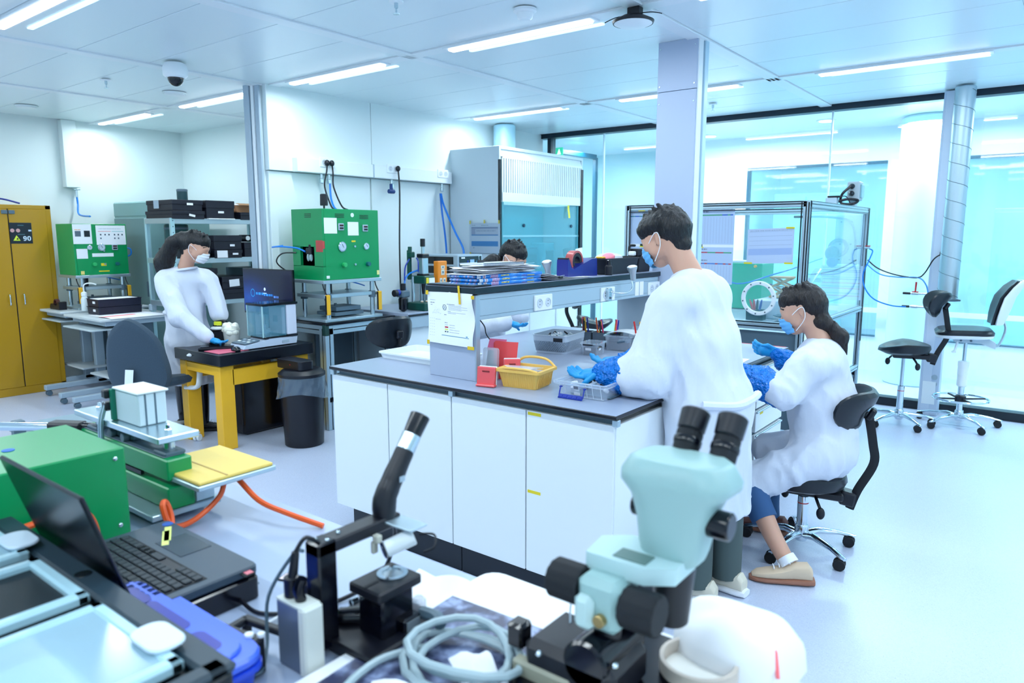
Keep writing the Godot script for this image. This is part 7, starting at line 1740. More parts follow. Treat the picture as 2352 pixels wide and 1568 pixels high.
	for q in [Vector3(-0.008, 0.19, 0.07), Vector3(0.01, 0.19, 0.06), Vector3(0.0, 0.19, 0.03)]: put("screw", MB.new().ell(q, Vector3(0.004, 0.003, 0.004), Basis(), 8, 6), M.chrome, S)
	put("tube", MB.new().tube(MB.spl([Vector3(0, 0.18, -0.07), Vector3(0, 0.215, -0.072), Vector3(0, 0.245, -0.09), Vector3(0, 0.29, -0.122)], 5), [0.02, 0.02, 0.02, 0.021, 0.021, 0.021, 0.02, 0.02, 0.02, 0.019, 0.019, 0.019, 0.018, 0.0175, 0.0175, 0.0172], 20), M.black, S)
	put("tube_ring", MB.new().cyl(Vector3(0, 0.29, -0.122), Vector3(0, 0.317, -0.141), 0.0172, -1, 20), M.steel, S)
	put("eyepiece", MB.new().cyl(Vector3(0, 0.315, -0.14), Vector3(0, 0.347, -0.163), 0.0165, 0.0185, 20), M.gloss, S)
	put("tube_mark", bx(Vector3(0.0205, 0.25, -0.095), Vector3(0.001, 0.01, 0.012), 0.0), M.grey, S)
	put("lamp_arm", bx(Vector3(0.045, 0.182, -0.075), Vector3(0.07, 0.004, 0.04), 0.001), M.alu, S)
	put("lamp", MB.new().cyl(Vector3(0.035, 0.145, -0.04), Vector3(0.062, 0.162, -0.08), 0.0145, -1, 18), M.white, S)
	put("lamp_lens", MB.new().cyl(Vector3(0.0345, 0.1445, -0.039), Vector3(0.032, 0.143, -0.036), 0.0145, -1, 18), mat(0.02, 0.1, 0.25, 0.15), S)
	put("lamp_knob", bx(Vector3(0.026, 0.165, -0.03), Vector3(0.014, 0.014, 0.012), 0.002).box(Vector3(0.018, 0.148, -0.03), Vector3(0.008, 0.022, 0.012), 0.002), mat(0.75, 0.75, 0.7), S)
	put("lamp_wire", hs([Vector3(0.065, 0.163, -0.09), Vector3(0.09, 0.165, -0.1), Vector3(0.1, 0.15, -0.09), Vector3(0.085, 0.14, -0.08)], 0.002, 6), M.black, S)
	put("stage", bx(Vector3(0.055, 0.1, -0.02), Vector3(0.075, 0.018, 0.095), 0.003), M.black, S)
	put("stage_body", bx(Vector3(0.055, 0.055, -0.02), Vector3(0.06, 0.075, 0.07), 0.004).box(Vector3(0.055, 0.03, -0.04), Vector3(0.085, 0.03, 0.04), 0.004).cyl(Vector3(0.01, 0.03, -0.01), Vector3(-0.02, 0.03, 0.02), 0.016), M.gloss, S)
	put("stage_glass", MB.new().lathe([Vector2(0.018, 0), Vector2(0.026, 0.001), Vector2(0.026, 0.003), Vector2(0.018, 0.003), Vector2(0.018, 0)], 24, Vector3(0.055, 0.109, -0.035)), M.chrome, S)
	put("stage_disc", MB.new().cyl(Vector3(0.055, 0.1085, -0.035), Vector3(0.055, 0.11, -0.035), 0.018, -1, 22), mat(0.6, 0.66, 0.7, 0.2, 0.8), S)
	put("stage_slot", bx(Vector3(0.055, 0.1095, 0.012), Vector3(0.006, 0.001, 0.03), 0.0), M.rubber, S)
	put("type_plate", bx(Vector3(0.098, 0.03, -0.04), Vector3(0.001, 0.02, 0.03), 0.0), mat(0.5, 0.55, 0.58), S)
	for q in [[0.025, 0.075, 0.0], [0.0, 0.055, 0.085]]: put("knob", MB.new().cyl(Vector3(q[0], q[1], q[2] + 0.016), Vector3(q[0], q[1], q[2] + 0.03), 0.006, -1, 10), M.chrome, S)
	put("side_block", bx(Vector3(-0.03, 0.09, 0.05), Vector3(0.03, 0.04, 0.05), 0.004), M.navy, S)
	var ps = thing("signal_box", "small grey metal box with plugs standing beside the tube microscope", "box", Vector3(-0.895, Y, -0.615))
	put("case", bx(Vector3(0, 0.055, 0), Vector3(0.068, 0.11, 0.034), 0.003), mat(0.42, 0.47, 0.55, 0.35, 0.4), ps)
	put("end_plate", bx(Vector3(0.03, 0.055, 0), Vector3(0.018, 0.112, 0.036), 0.003), mat(0.86, 0.88, 0.86, 0.4), ps)
	put("top_plate", bx(Vector3(0.0, 0.1105, 0), Vector3(0.066, 0.004, 0.034), 0.001), mat(0.86, 0.88, 0.86, 0.4), ps)
	put("plug", MB.new().cyl(Vector3(-0.015, 0.112, 0), Vector3(-0.015, 0.145, 0), 0.012).cyl(Vector3(-0.012, 0.14, 0), Vector3(-0.008, 0.185, -0.005), 0.008, 0.006, 12), M.black, ps)
	put("plug", MB.new().hose([Vector3(0.008, 0.112, 0), Vector3(0.008, 0.13, 0.004), Vector3(0.012, 0.15, 0.0)], 0.009, 10), M.gloss, ps)
	put("cable", hs([Vector3(-0.008, 0.185, -0.005), Vector3(0.0, 0.205, -0.02), Vector3(0.0, 0.18, -0.05), Vector3(-0.01, 0.14, -0.075)], 0.0035, 6), M.black, ps)
	put("cable", hs([Vector3(-0.01, 0.18, -0.02), Vector3(-0.05, 0.16, -0.03), Vector3(-0.08, 0.09, 0.0), Vector3(-0.06, 0.02, 0.02), Vector3(-0.02, 0.01, 0.06), Vector3(-0.05, 0.012, 0.08)], 0.003, 6), M.dgrey, ps)
	var pb = thing("black_bracket", "black bracket block with cut-out beside the blue organiser", "bracket", Vector3(-0.975, Y, -0.585), 10)
	put("block", bx(Vector3(0, 0.03, 0.035), Vector3(0.1, 0.06, 0.03), 0.004), M.black, pb)
	put("bar", bx(Vector3(-0.01, 0.035, -0.03), Vector3(0.09, 0.012, 0.014), 0.002).box(Vector3(-0.05, 0.035, 0.0), Vector3(0.014, 0.012, 0.06), 0.002), M.black, pb)
	put("prop", bx(Vector3(-0.05, 0.015, -0.03), Vector3(0.012, 0.03, 0.012), 0.001), M.rubber, pb)
	put("button", MB.new().cyl(Vector3(0.03, 0.06, 0.035), Vector3(0.03, 0.066, 0.035), 0.007).cyl(Vector3(0.045, 0.06, 0.025), Vector3(0.045, 0.066, 0.025), 0.006), M.white, pb)
	# white board with print, coil, tissues
	var wb = thing("white_board", "large white round-cornered board over the bench under the stereo microscope", "board", Vector3(-0.35, Y, -0.66))
	put("board", MB.new().rbox(Vector3(0, 0.008, 0), Vector3(1.0, 0.012, 0.74), 0.035), mat(0.95, 0.96, 0.98, 0.35), wb)
	put("feet", bx(Vector3(0, 0.001, 0), Vector3(0.8, 0.002, 0.5), 0.0), M.grey, wb)
	var rng := RandomNumberGenerator.new()
	rng.seed = 17
	var im = blank(256, 256, Color(0.4, 0.43, 0.56))
	var fn := FastNoiseLite.new()
	fn.frequency = 0.02
	for y in 256:
		for x in 256:
			var n = fn.get_noise_2d(x, y * 1.5)
			im.set_pixel(x, y, Color(0.2, 0.22, 0.34).lerp(Color(0.6, 0.66, 0.8), clampf(n * 1.4 + 0.45, 0, 1)))
	solo("photo_print", MB.new().grid(func(s, u): return Vector3((s - 0.5) * 0.3, 0.001, -(u - 0.5) * 0.42), 2, 2, 0.0008), picture(im, 0.3), "dark blotchy photo print under the grey cable coil", "print", Vector3(-0.675, Y + 0.0145, -0.7), 3)
	var cc = thing("cable_coil", "coil of thick pale grey cable lying on the photo print", "cable", Vector3(-0.69, Y + 0.0165, -0.75))
	var pts = []
	for k in 60:
		var a = k * 0.42
		pts.append(Vector3(0.02 + cos(a) * (0.085 + 0.018 * sin(k * 0.33)), 0.008 + 0.0009 * k * (0.6 + 0.4 * sin(a * 0.5)), -sin(a) * (0.075 + 0.015 * cos(k * 0.5))))
	put("coil", MB.new().tube(pts, 0.0062, 8), mat(0.66, 0.74, 0.77, 0.35), cc)
	put("tail", hs([pts[0], pts[0] + Vector3(0.02, 0.0, 0.05), Vector3(0.12, 0.008, 0.12), Vector3(0.04, 0.007, 0.2), Vector3(-0.06, 0.007, 0.18), Vector3(-0.09, 0.008, 0.08), Vector3(-0.05, 0.01, 0.0)], 0.0062, 8), mat(0.66, 0.74, 0.77, 0.35), cc)
	put("tie", MB.new().hose([Vector3(-0.06, 0.03, -0.03), Vector3(-0.08, 0.03, -0.04), Vector3(-0.12, 0.02, -0.05)], 0.011, 8), M.dgrey, cc)
	put("coil_plug", bx(Vector3(0.15, 0.014, 0.03), Vector3(0.05, 0.024, 0.03), 0.005, ry(-30)), M.grey, cc)
	for q in [["folded white tissue lying on the coil's near side", Vector3(-0.66, Y + 0.017, -0.62), 0.1, 25], ["crumpled white tissue inside the cable coil", Vector3(-0.63, Y + 0.03, -0.73), 0.06, -30]]:
		var o = solo("tissue", MB.new().grid(func(s, u): return Vector3((s - 0.5) * q[2] * 1.5, 0.008 + 0.008 * sin(s * 7 + u * 3) * sin(u * 5), -(u - 0.5) * q[2]), 8, 6, 0.003), M.paper, q[0], "tissue", q[1], q[3])
	var st = thing("tissue_sheet", "rumpled white wipes at the white board's left edge", "wipe", Vector3(-0.885, Y + 0.001, -0.9), 15)
	put("sheet", MB.new().grid(func(s, u): return Vector3((s - 0.5) * 0.12, 0.006 + 0.012 * absf(sin(s * 4 + u * 2)) * u, -(u - 0.5) * 0.11), 10, 8, 0.003), M.paper, st)
	put("cap", MB.new().cyl(Vector3(0.0, 0.004, 0.07), Vector3(0.0, 0.02, 0.075), 0.012), mat(0.85, 0.9, 0.95), st)
	solo("glass_vial", MB.new().lathe([Vector2(0.012, 0.0), Vector2(0.013, 0.004), Vector2(0.013, 0.03), Vector2(0.008, 0.036)], 14), clear(0.9, 0.93, 1, 0.35, 0.08), "little clear vial standing beside the rumpled wipes", "vial", Vector3(-0.835, Y + 0.0145, -0.815))
	solo("white_wedge", MB.new().prism([Vector2(-0.02, 0), Vector2(0.03, 0), Vector2(0.03, 0.03)], 0.012), M.white, "white plastic wedge between the blue organiser and the dock", "wedge", Vector3(-1.03, Y, -0.655), 40)
	# stereo microscope
	var T = thing("stereo_microscope", "pale grey-green stereo microscope with black eyepieces and focus knobs", "microscope", Vector3(-0.42, Y + 0.0145, -0.82))
	var sg = mat(0.62, 0.76, 0.76, 0.4)
	put("base", bx(Vector3(-0.06, 0.012, -0.04), Vector3(0.24, 0.022, 0.26), 0.006), M.gloss, T)
	put("base_block", bx(Vector3(-0.08, 0.05, 0.0), Vector3(0.15, 0.06, 0.11), 0.012).box(Vector3(-0.15, 0.045, -0.02), Vector3(0.03, 0.03, 0.09), 0.005), M.black, T)
	put("lamp_housing", MB.new().cyl(Vector3(-0.05, 0.075, 0.055), Vector3(-0.05, 0.075, -0.06), 0.035, -1, 22), M.gloss, T)
	for q in [[-0.12, 0.07, 0.06], [-0.01, 0.085, 0.04], [0.04, 0.026, -0.1]]: put("screw", MB.new().ell(Vector3(q[0], q[1], q[2]), Vector3(0.005, 0.005, 0.005), Basis(), 8, 6), M.chrome, T)
	put("print_plate", bx(Vector3(-0.12, 0.03, 0.05), Vector3(0.1, 0.03, 0.02), 0.004), mat(0.62, 0.62, 0.55, 0.4), T)
	put("clip_block", bx(Vector3(-0.185, 0.06, 0.02), Vector3(0.03, 0.04, 0.03), 0.005), M.gloss, T)
	put("stage_plate", MB.new().cyl(Vector3(0.05, 0.024, -0.1), Vector3(0.05, 0.032, -0.1), 0.05, -1, 30), mat(0.9, 0.9, 0.88, 0.35), T)
	put("stage_rim", MB.new().lathe([Vector2(0.05, 0), Vector2(0.056, 0), Vector2(0.056, 0.02), Vector2(0.05, 0.02), Vector2(0.05, 0)], 30, Vector3(0.05, 0.03, -0.1)), mat(0.78, 0.74, 0.7, 0.4), T)
	put("column", MB.new().cyl(Vector3(-0.045, 0.08, 0.0), Vector3(-0.045, 0.19, 0.0), 0.02, -1, 18), M.black, T)
	put("focus_block", bx(Vector3(-0.045, 0.155, 0.0), Vector3(0.066, 0.075, 0.07), 0.01), sg, T)
	put("focus_plate", bx(Vector3(-0.06, 0.145, 0.037), Vector3(0.03, 0.05, 0.02), 0.008), mat(0.75, 0.86, 0.86, 0.4), T)
	put("brass_screw", MB.new().cyl(Vector3(-0.035, 0.14, 0.03), Vector3(-0.035, 0.14, 0.045), 0.009, -1, 14), mat(0.7, 0.6, 0.4, 0.3, 0.8), T)
	for s in [-1, 1]:
		var kb := MB.new()
		var c = Vector3(-0.045 + s * 0.058, 0.165 if s < 0 else 0.158, 0.01)
		var r = []
		for q in [[0.9, -0.026], [1.0, -0.022], [1.0, 0.022], [0.9, 0.026]]:
			var ring = []
			for i in 36: ring.append(c + Vector3(q[1], cos(TAU * i / 36) * 0.029 * q[0] * (1.0 if i % 3 else 0.955), -sin(TAU * i / 36) * 0.029 * q[0] * (1.0 if i % 3 else 0.955)) * Vector3(1, 1, -1))
			ring.reverse()
			r.append(ring)
		put("focus_knob", kb.loft(r), M.rubber, T)
	put("carrier_arm", MB.new().prism([Vector2(-0.07, -0.03), Vector2(0.02, -0.03), Vector2(0.055, -0.005), Vector2(0.055, 0.06), Vector2(-0.045, 0.06), Vector2(-0.08, 0.03)], 0.024, rx(-90), Vector3(-0.012, 0.2, -0.03)), mat(0.75, 0.87, 0.88, 0.4), T)
	put("arm_recess", bx(Vector3(-0.02, 0.2125, -0.025), Vector3(0.05, 0.002, 0.03), 0.0), mat(0.4, 0.52, 0.5, 0.5), T)
	put("lens_shade", MB.new().cyl(Vector3(0.012, 0.1, -0.085), Vector3(0.012, 0.19, -0.085), 0.024, 0.032, 20), M.black, T)
	var hr = []
	for q in [[0.2, 0.08, 0.08, 0.0, 0.0], [0.212, 0.088, 0.086, 0.0, 0.0], [0.225, 0.094, 0.09, 0.0, 0.0], [0.26, 0.104, 0.1, -0.003, 0.02], [0.29, 0.125, 0.115, -0.008, 0.06], [0.306, 0.16, 0.13, -0.012, 0.1], [0.318, 0.162, 0.128, -0.014, 0.12], [0.338, 0.14, 0.105, -0.014, 0.1], [0.345, 0.12, 0.085, -0.014, 0.08]]:
		var ring = []
		for p in MB.rrect(q[1], q[2], minf(q[1], q[2]) * 0.36, 5): ring.append(Vector3(0.012 + p.x, q[0] + p.y * q[4] * -1.0, -0.088 + q[3] - p.y))
		hr.append(ring)
	put("head", MB.new().loft(hr), sg, T, "", 55)
	put("zoom_knob", MB.new().cyl(Vector3(0.06, 0.262, -0.09), Vector3(0.093, 0.262, -0.09), 0.02, -1, 20), M.gloss, T)
	put("zoom_knob", MB.new().cyl(Vector3(-0.037, 0.262, -0.09), Vector3(-0.055, 0.262, -0.09), 0.016, -1, 20), M.gloss, T)
	for x in [-0.008, 0.05]:
		var a = Vector3(x, 0.318, -0.145)
		var d = Vector3(0.0, 0.062, -0.043).normalized()
		var e = put("eyepiece", MB.new().cyl(a, a + d * 0.012, 0.026, 0.0225, 24).cyl(a + d * 0.01, a + d * 0.052, 0.0195, 0.02, 24), M.rubber, T)
		put("eye_cup", MB.new().cyl(a + d * 0.052, a + d * 0.086, 0.021, 0.0225, 24), M.black, e)
		put("grip_ring", MB.new().lathe([Vector2(0.0205, 0), Vector2(0.0215, 0.002), Vector2(0.0215, 0.008), Vector2(0.0205, 0.01)], 24, a + d * 0.03, Basis(Quaternion(Vector3.UP, d))), M.gloss, e)
	put("hand_wire", hs([Vector3(-0.12, 0.08, -0.02), Vector3(-0.14, 0.1, -0.06), Vector3(-0.11, 0.12, -0.09), Vector3(-0.08, 0.11, -0.06)], 0.0015, 6), M.grey, T)
	put("yellow_label", bx(Vector3(0.06, 0.0235, 0.02), Vector3(0.04, 0.0008, 0.05), 0.0), mat(0.9, 0.88, 0.6), T)
	# inflated white pouch at the bench end
	var po = thing("white_pouch", "puffy white pouch with a red line beside the stereo microscope", "pouch", Vector3(-0.35, Y + 0.0145, -1.03))
	var pr = []
	for q in [[0.0, 0.9], [0.02, 1.0], [0.05, 0.96], [0.075, 0.75], [0.088, 0.4]]:
		var ring = []
		for i in 28:
			var a = TAU * i / 28
			ring.append(Vector3(cos(a) * 0.1 * q[1] * (1 + 0.05 * sin(a * 5)), q[0] * (1 + 0.06 * sin(a * 3)), -sin(a) * 0.085 * q[1] + 0.02))
		pr.append(ring)
	put("pouch", MB.new().loft(pr), mat(0.96, 0.97, 0.99, 0.5), po)
	put("red_line", MB.new().tube([Vector3(0.04, 0.082, 0.02), Vector3(0.07, 0.062, 0.05), Vector3(0.082, 0.04, 0.075)], 0.003, 6), mat(0.98, 0.45, 0.48), po, "red printed line")
	# blue organiser
	var bo = thing("blue_organiser", "blue plastic organiser box with recessed lid", "organiser", Vector3(-1.08, Y, -0.44))
	var bm = mat(0.14, 0.3, 0.85, 0.28)
	put("body", crate(0.38, 0.045, 0.22, 0.004, 0.96, 0.03, 0.008), bm, bo)
	put("lid", MB.new().slab(MB.rrect(0.39, 0.23, 0.034), 0.046, 0.062, 0.004).slab(MB.rrect(0.35, 0.19, 0.03), 0.06, 0.068, 0.003), mat(0.28, 0.44, 0.95, 0.28), bo)
	for q in [[-0.11, 0.08], [-0.01, 0.13], [0.11, 0.07]]: put("recess", MB.new().slab(MB.rrect(q[1], 0.03, 0.014), 0.0672, 0.0686, 0.0005), mat(0.03, 0.13, 0.62, 0.3), bo).position = Vector3(q[0], 0, -0.06)
	put("latch", bx(Vector3(0.197, 0.04, 0), Vector3(0.008, 0.03, 0.06), 0.003), bm, bo)
	# black case with clear compartment lids
	var tc = thing("compartment_case", "black compartment case with clear frosted lids filling the lower corner", "case", Vector3(-1.18, Y, -0.27))
	var cm = mat(0.03, 0.08, 0.11, 0.45)
	put("body", MB.new().rbox(Vector3(0, 0.06, 0), Vector3(0.78, 0.12, 0.36), 0.02), cm, tc)
	put("rim", bx(Vector3(0, 0.126, -0.16), Vector3(0.78, 0.014, 0.04), 0.005).box(Vector3(0.375, 0.126, 0.0), Vector3(0.03, 0.014, 0.34), 0.005), mat(0.14, 0.22, 0.27, 0.45), tc)
	put("latch_well", MB.new().cyl(Vector3(-0.02, 0.1275, -0.16), Vector3(-0.02, 0.1335, -0.16), 0.014, -1, 18), M.gloss, tc)
	var fl = clear(0.75, 0.9, 0.97, 0.5, 0.18)
	for q in [[-0.27, 0.21, true], [-0.03, 0.2, false], [0.225, 0.24, true]]:
		var f := MB.new()
		for s in [-1, 1]: f.box(Vector3(q[0] + s * (q[1] * 0.5 - 0.01), 0.132, 0.015), Vector3(0.02, 0.018, 0.3), 0.004)
		f.box(Vector3(q[0], 0.132, -0.125), Vector3(q[1], 0.018, 0.02), 0.004)
		var l = put("lid_frame", f, mat(0.7, 0.85, 0.9, 0.35), tc)
		if q[2]:
			put("lid_window", bx(Vector3(q[0], 0.136, 0.02), Vector3(q[1] - 0.03, 0.004, 0.28), 0.0), fl, l)
			put("lid_tab", MB.new().slab(MB.rrect(0.08, 0.05, 0.02), 0.141, 0.147, 0.002), mat(0.85, 0.92, 0.98, 0.4), l).position = Vector3(q[0] + 0.05, 0, -0.135)
			put("foam", MB.new().rbox(Vector3(q[0] + 0.02, 0.124, 0.03), Vector3(q[1] * 0.6, 0.012, 0.16), 0.03), mat(0.85, 0.93, 0.97, 0.6), l)
		else:
			put("compartment", bx(Vector3(q[0], 0.125, 0.02), Vector3(q[1] - 0.04, 0.01, 0.27), 0.0), mat(0.02, 0.09, 0.12, 0.5), l)
			put("inner_lid", bx(Vector3(q[0] - 0.02, 0.131, 0.06), Vector3(q[1] * 0.5, 0.01, 0.14), 0.004), mat(0.08, 0.2, 0.24, 0.5), l)

class Field:
	# a distance field on a grid, meshed as surface nets
	var o: Vector3
	var c: float
	var n: Vector3i
	var d := PackedFloat32Array()
	func _init(lo, hi, cell):
		o = lo; c = cell
		n = Vector3i(((hi - lo) / cell).ceil()) + Vector3i(2, 2, 2)
		d.resize(n.x * n.y * n.z)
		d.fill(0.2)
	func span(lo, hi):
		var a = Vector3i(((lo - o) / c).floor()).clamp(Vector3i.ZERO, n - Vector3i.ONE)
		var b = Vector3i(((hi - o) / c).ceil()).clamp(Vector3i.ZERO, n - Vector3i.ONE)
		return [a, b]
	func cap(p: Vector3, q: Vector3, r0: float, r1: float, k := 0.03, flat := Vector3.ZERO):
		# tapered limb from p to q; flat squeezes it along that direction
		var m = maxf(r0, r1) + k + 2.0 * c
		var s = span(p.min(q) - Vector3.ONE * m, p.max(q) + Vector3.ONE * m)
		var pq: Vector3 = q - p
		var l2: float = maxf(pq.length_squared(), 1e-9)
		for z in range(s[0].z, s[1].z + 1):
			for y in range(s[0].y, s[1].y + 1):
				var i: int = (z * n.y + y) * n.x
				for x in range(s[0].x, s[1].x + 1):
					var v: Vector3 = o + Vector3(x, y, z) * c - p
					var t: float = clampf(v.dot(pq) / l2, 0.0, 1.0)
					v -= pq * t
					if flat != Vector3.ZERO: v += flat * v.dot(flat)
					var e: float = v.length() - lerpf(r0, r1, t)
					var f: float = d[i + x]
					var h: float = maxf(k - absf(e - f), 0.0) / k
					d[i + x] = minf(e, f) - h * h * k * 0.25
	func cut(p: Vector3, nm: Vector3):
		for z in n.z:
			for y in n.y:
				for x in n.x:
					var i = (z * n.y + y) * n.x + x
					d[i] = maxf(d[i], (o + Vector3(x, y, z) * c - p).dot(nm))
	func folds(amp, sc: Vector3, sd):
		var f := FastNoiseLite.new()
		f.seed = sd; f.frequency = 1.0; f.fractal_type = FastNoiseLite.FRACTAL_RIDGED; f.fractal_octaves = 2
		for z in n.z:
			for y in n.y:
				for x in n.x:
					var i = (z * n.y + y) * n.x + x
					if absf(d[i]) < 0.05:
						var p = (o + Vector3(x, y, z) * c) * sc
						d[i] -= amp * f.get_noise_3d(p.x + 0.4 * p.y, p.y, p.z - 0.3 * p.y)
	func mesh():
		var V := PackedVector3Array()
		var N := PackedVector3Array()
		var I := PackedInt32Array()
		var id := {}
		var st = [1, n.x, n.x * n.y]
		for z in n.z - 1:
			for y in n.y - 1:
				for x in n.x - 1:
					var b = (z * n.y + y) * n.x + x
					var s := 0
					for k in 8:
						if d[b + (k & 1) + (st[1] if k & 2 else 0) + (st[2] if k & 4 else 0)] < 0.0: s += 1
					if s == 0 or s == 8: continue
					var g = []
					for k in 8: g.append(d[b + (k & 1) + (st[1] if k & 2 else 0) + (st[2] if k & 4 else 0)])
					var p = Vector3.ZERO
					var m := 0
					for k in 8:
						for ax in [1, 2, 4]:
							if k & ax == 0 and (g[k] < 0.0) != (g[k | ax] < 0.0):
								var t = g[k] / (g[k] - g[k | ax])
								var a = Vector3(k & 1, (k >> 1) & 1, (k >> 2) & 1)
								p += a + Vector3(1 if ax == 1 else 0, 1 if ax == 2 else 0, 1 if ax == 4 else 0) * t
								m += 1
					id[b] = V.size()
					V.append(o + (Vector3(x, y, z) + p / m) * c)
					N.append(Vector3(g[1] + g[3] + g[5] + g[7] - g[0] - g[2] - g[4] - g[6], g[2] + g[3] + g[6] + g[7] - g[0] - g[1] - g[4] - g[5], g[4] + g[5] + g[6] + g[7] - g[0] - g[1] - g[2] - g[3]).normalized())
		for b in id:
			for ax in 3:
				var q = b + st[ax]
				if (d[b] < 0.0) == (d[q] < 0.0): continue
				var u = st[(ax + 1) % 3]
				var w = st[(ax + 2) % 3]
				if not (id.has(b - u) and id.has(b - w) and id.has(b - u - w)): continue
				var a = [id[b], id[b - u], id[b - u - w], id[b - w]]
				if d[b] < 0.0: a.reverse()
				I.append_array(PackedInt32Array([a[0], a[1], a[2], a[0], a[2], a[3]]))
		var arr = []
		arr.resize(Mesh.ARRAY_MAX)
		arr[Mesh.ARRAY_VERTEX] = V; arr[Mesh.ARRAY_NORMAL] = N; arr[Mesh.ARRAY_INDEX] = I
		var am := ArrayMesh.new()
		am.add_surface_from_arrays(Mesh.PRIMITIVE_TRIANGLES, arr)
		return am

func hand(F, wrist, dir, pn, curl, s = 1.0):
	# palm, four fingers and a thumb; pn points out of the palm
	var side = dir.cross(pn).normalized()
	F.cap(wrist, wrist + dir * 0.075 * s, 0.027 * s, 0.032 * s, 0.02, pn * 0.5)
	for k in 4:
		var b = wrist + dir * 0.08 * s + side * (0.028 - 0.019 * k) * s
		var l = [0.078, 0.088, 0.082, 0.064][k] * s
		var a = dir
		for j in 3:
			a = a.rotated(side, -curl * (0.5 + 0.3 * j)).normalized()
			var e = b + a * l * [0.45, 0.32, 0.23][j]
			F.cap(b, e, 0.0095 * s, 0.0085 * s, 0.006)
			b = e
	var t = wrist + dir * 0.025 * s + side * 0.026 * s
	var e1 = t + (dir + side * 0.6 + pn * 0.5).normalized() * 0.045 * s
	F.cap(t, e1, 0.013 * s, 0.011 * s, 0.012)
	F.cap(e1, e1 + (dir + pn * 0.6).normalized() * 0.032 * s, 0.0105 * s, 0.0085 * s, 0.006)

func shoe(par, ankle, dir, m, sole):
	var R = Basis(dir.cross(Vector3.UP) * -1.0, Vector3.UP, dir).orthonormalized()
	for q in [["shoe", [[-0.08, 0.03, 0.075], [-0.06, 0.037, 0.1], [0.0, 0.038, 0.095], [0.05, 0.042, 0.07], [0.11, 0.044, 0.055], [0.155, 0.036, 0.045], [0.18, 0.018, 0.03]], 0.02, m], ["sole", [[-0.092, 0.03, 0.03], [-0.06, 0.043, 0.034], [0.05, 0.046, 0.03], [0.12, 0.048, 0.028], [0.165, 0.038, 0.026], [0.19, 0.016, 0.022]], 0.0, sole]]:
		var rings = []
		for r in q[1]:
			var ring = []
			for i in 16:
				var a = TAU * i / 16
				ring.append(Vector3(ankle.x, 0.001, ankle.z) + R * Vector3(cos(a) * r[1], q[2] + (r[2] - q[2]) * (0.5 + 0.5 * signf(sin(a)) * pow(absf(sin(a)), 0.6)), r[0]))
			rings.append(ring)
		put(q[0], MB.new().loft(rings), q[3], par)
	for k in 4:
		var c = Vector3(ankle.x, 0.1 - 0.01 * k, ankle.z) + dir * (0.02 + 0.022 * k)
		put("lace", MB.new().tube([c - R.x * 0.025, c + Vector3.UP * 0.004, c + R.x * 0.025], 0.003, 5), M.paper, par)

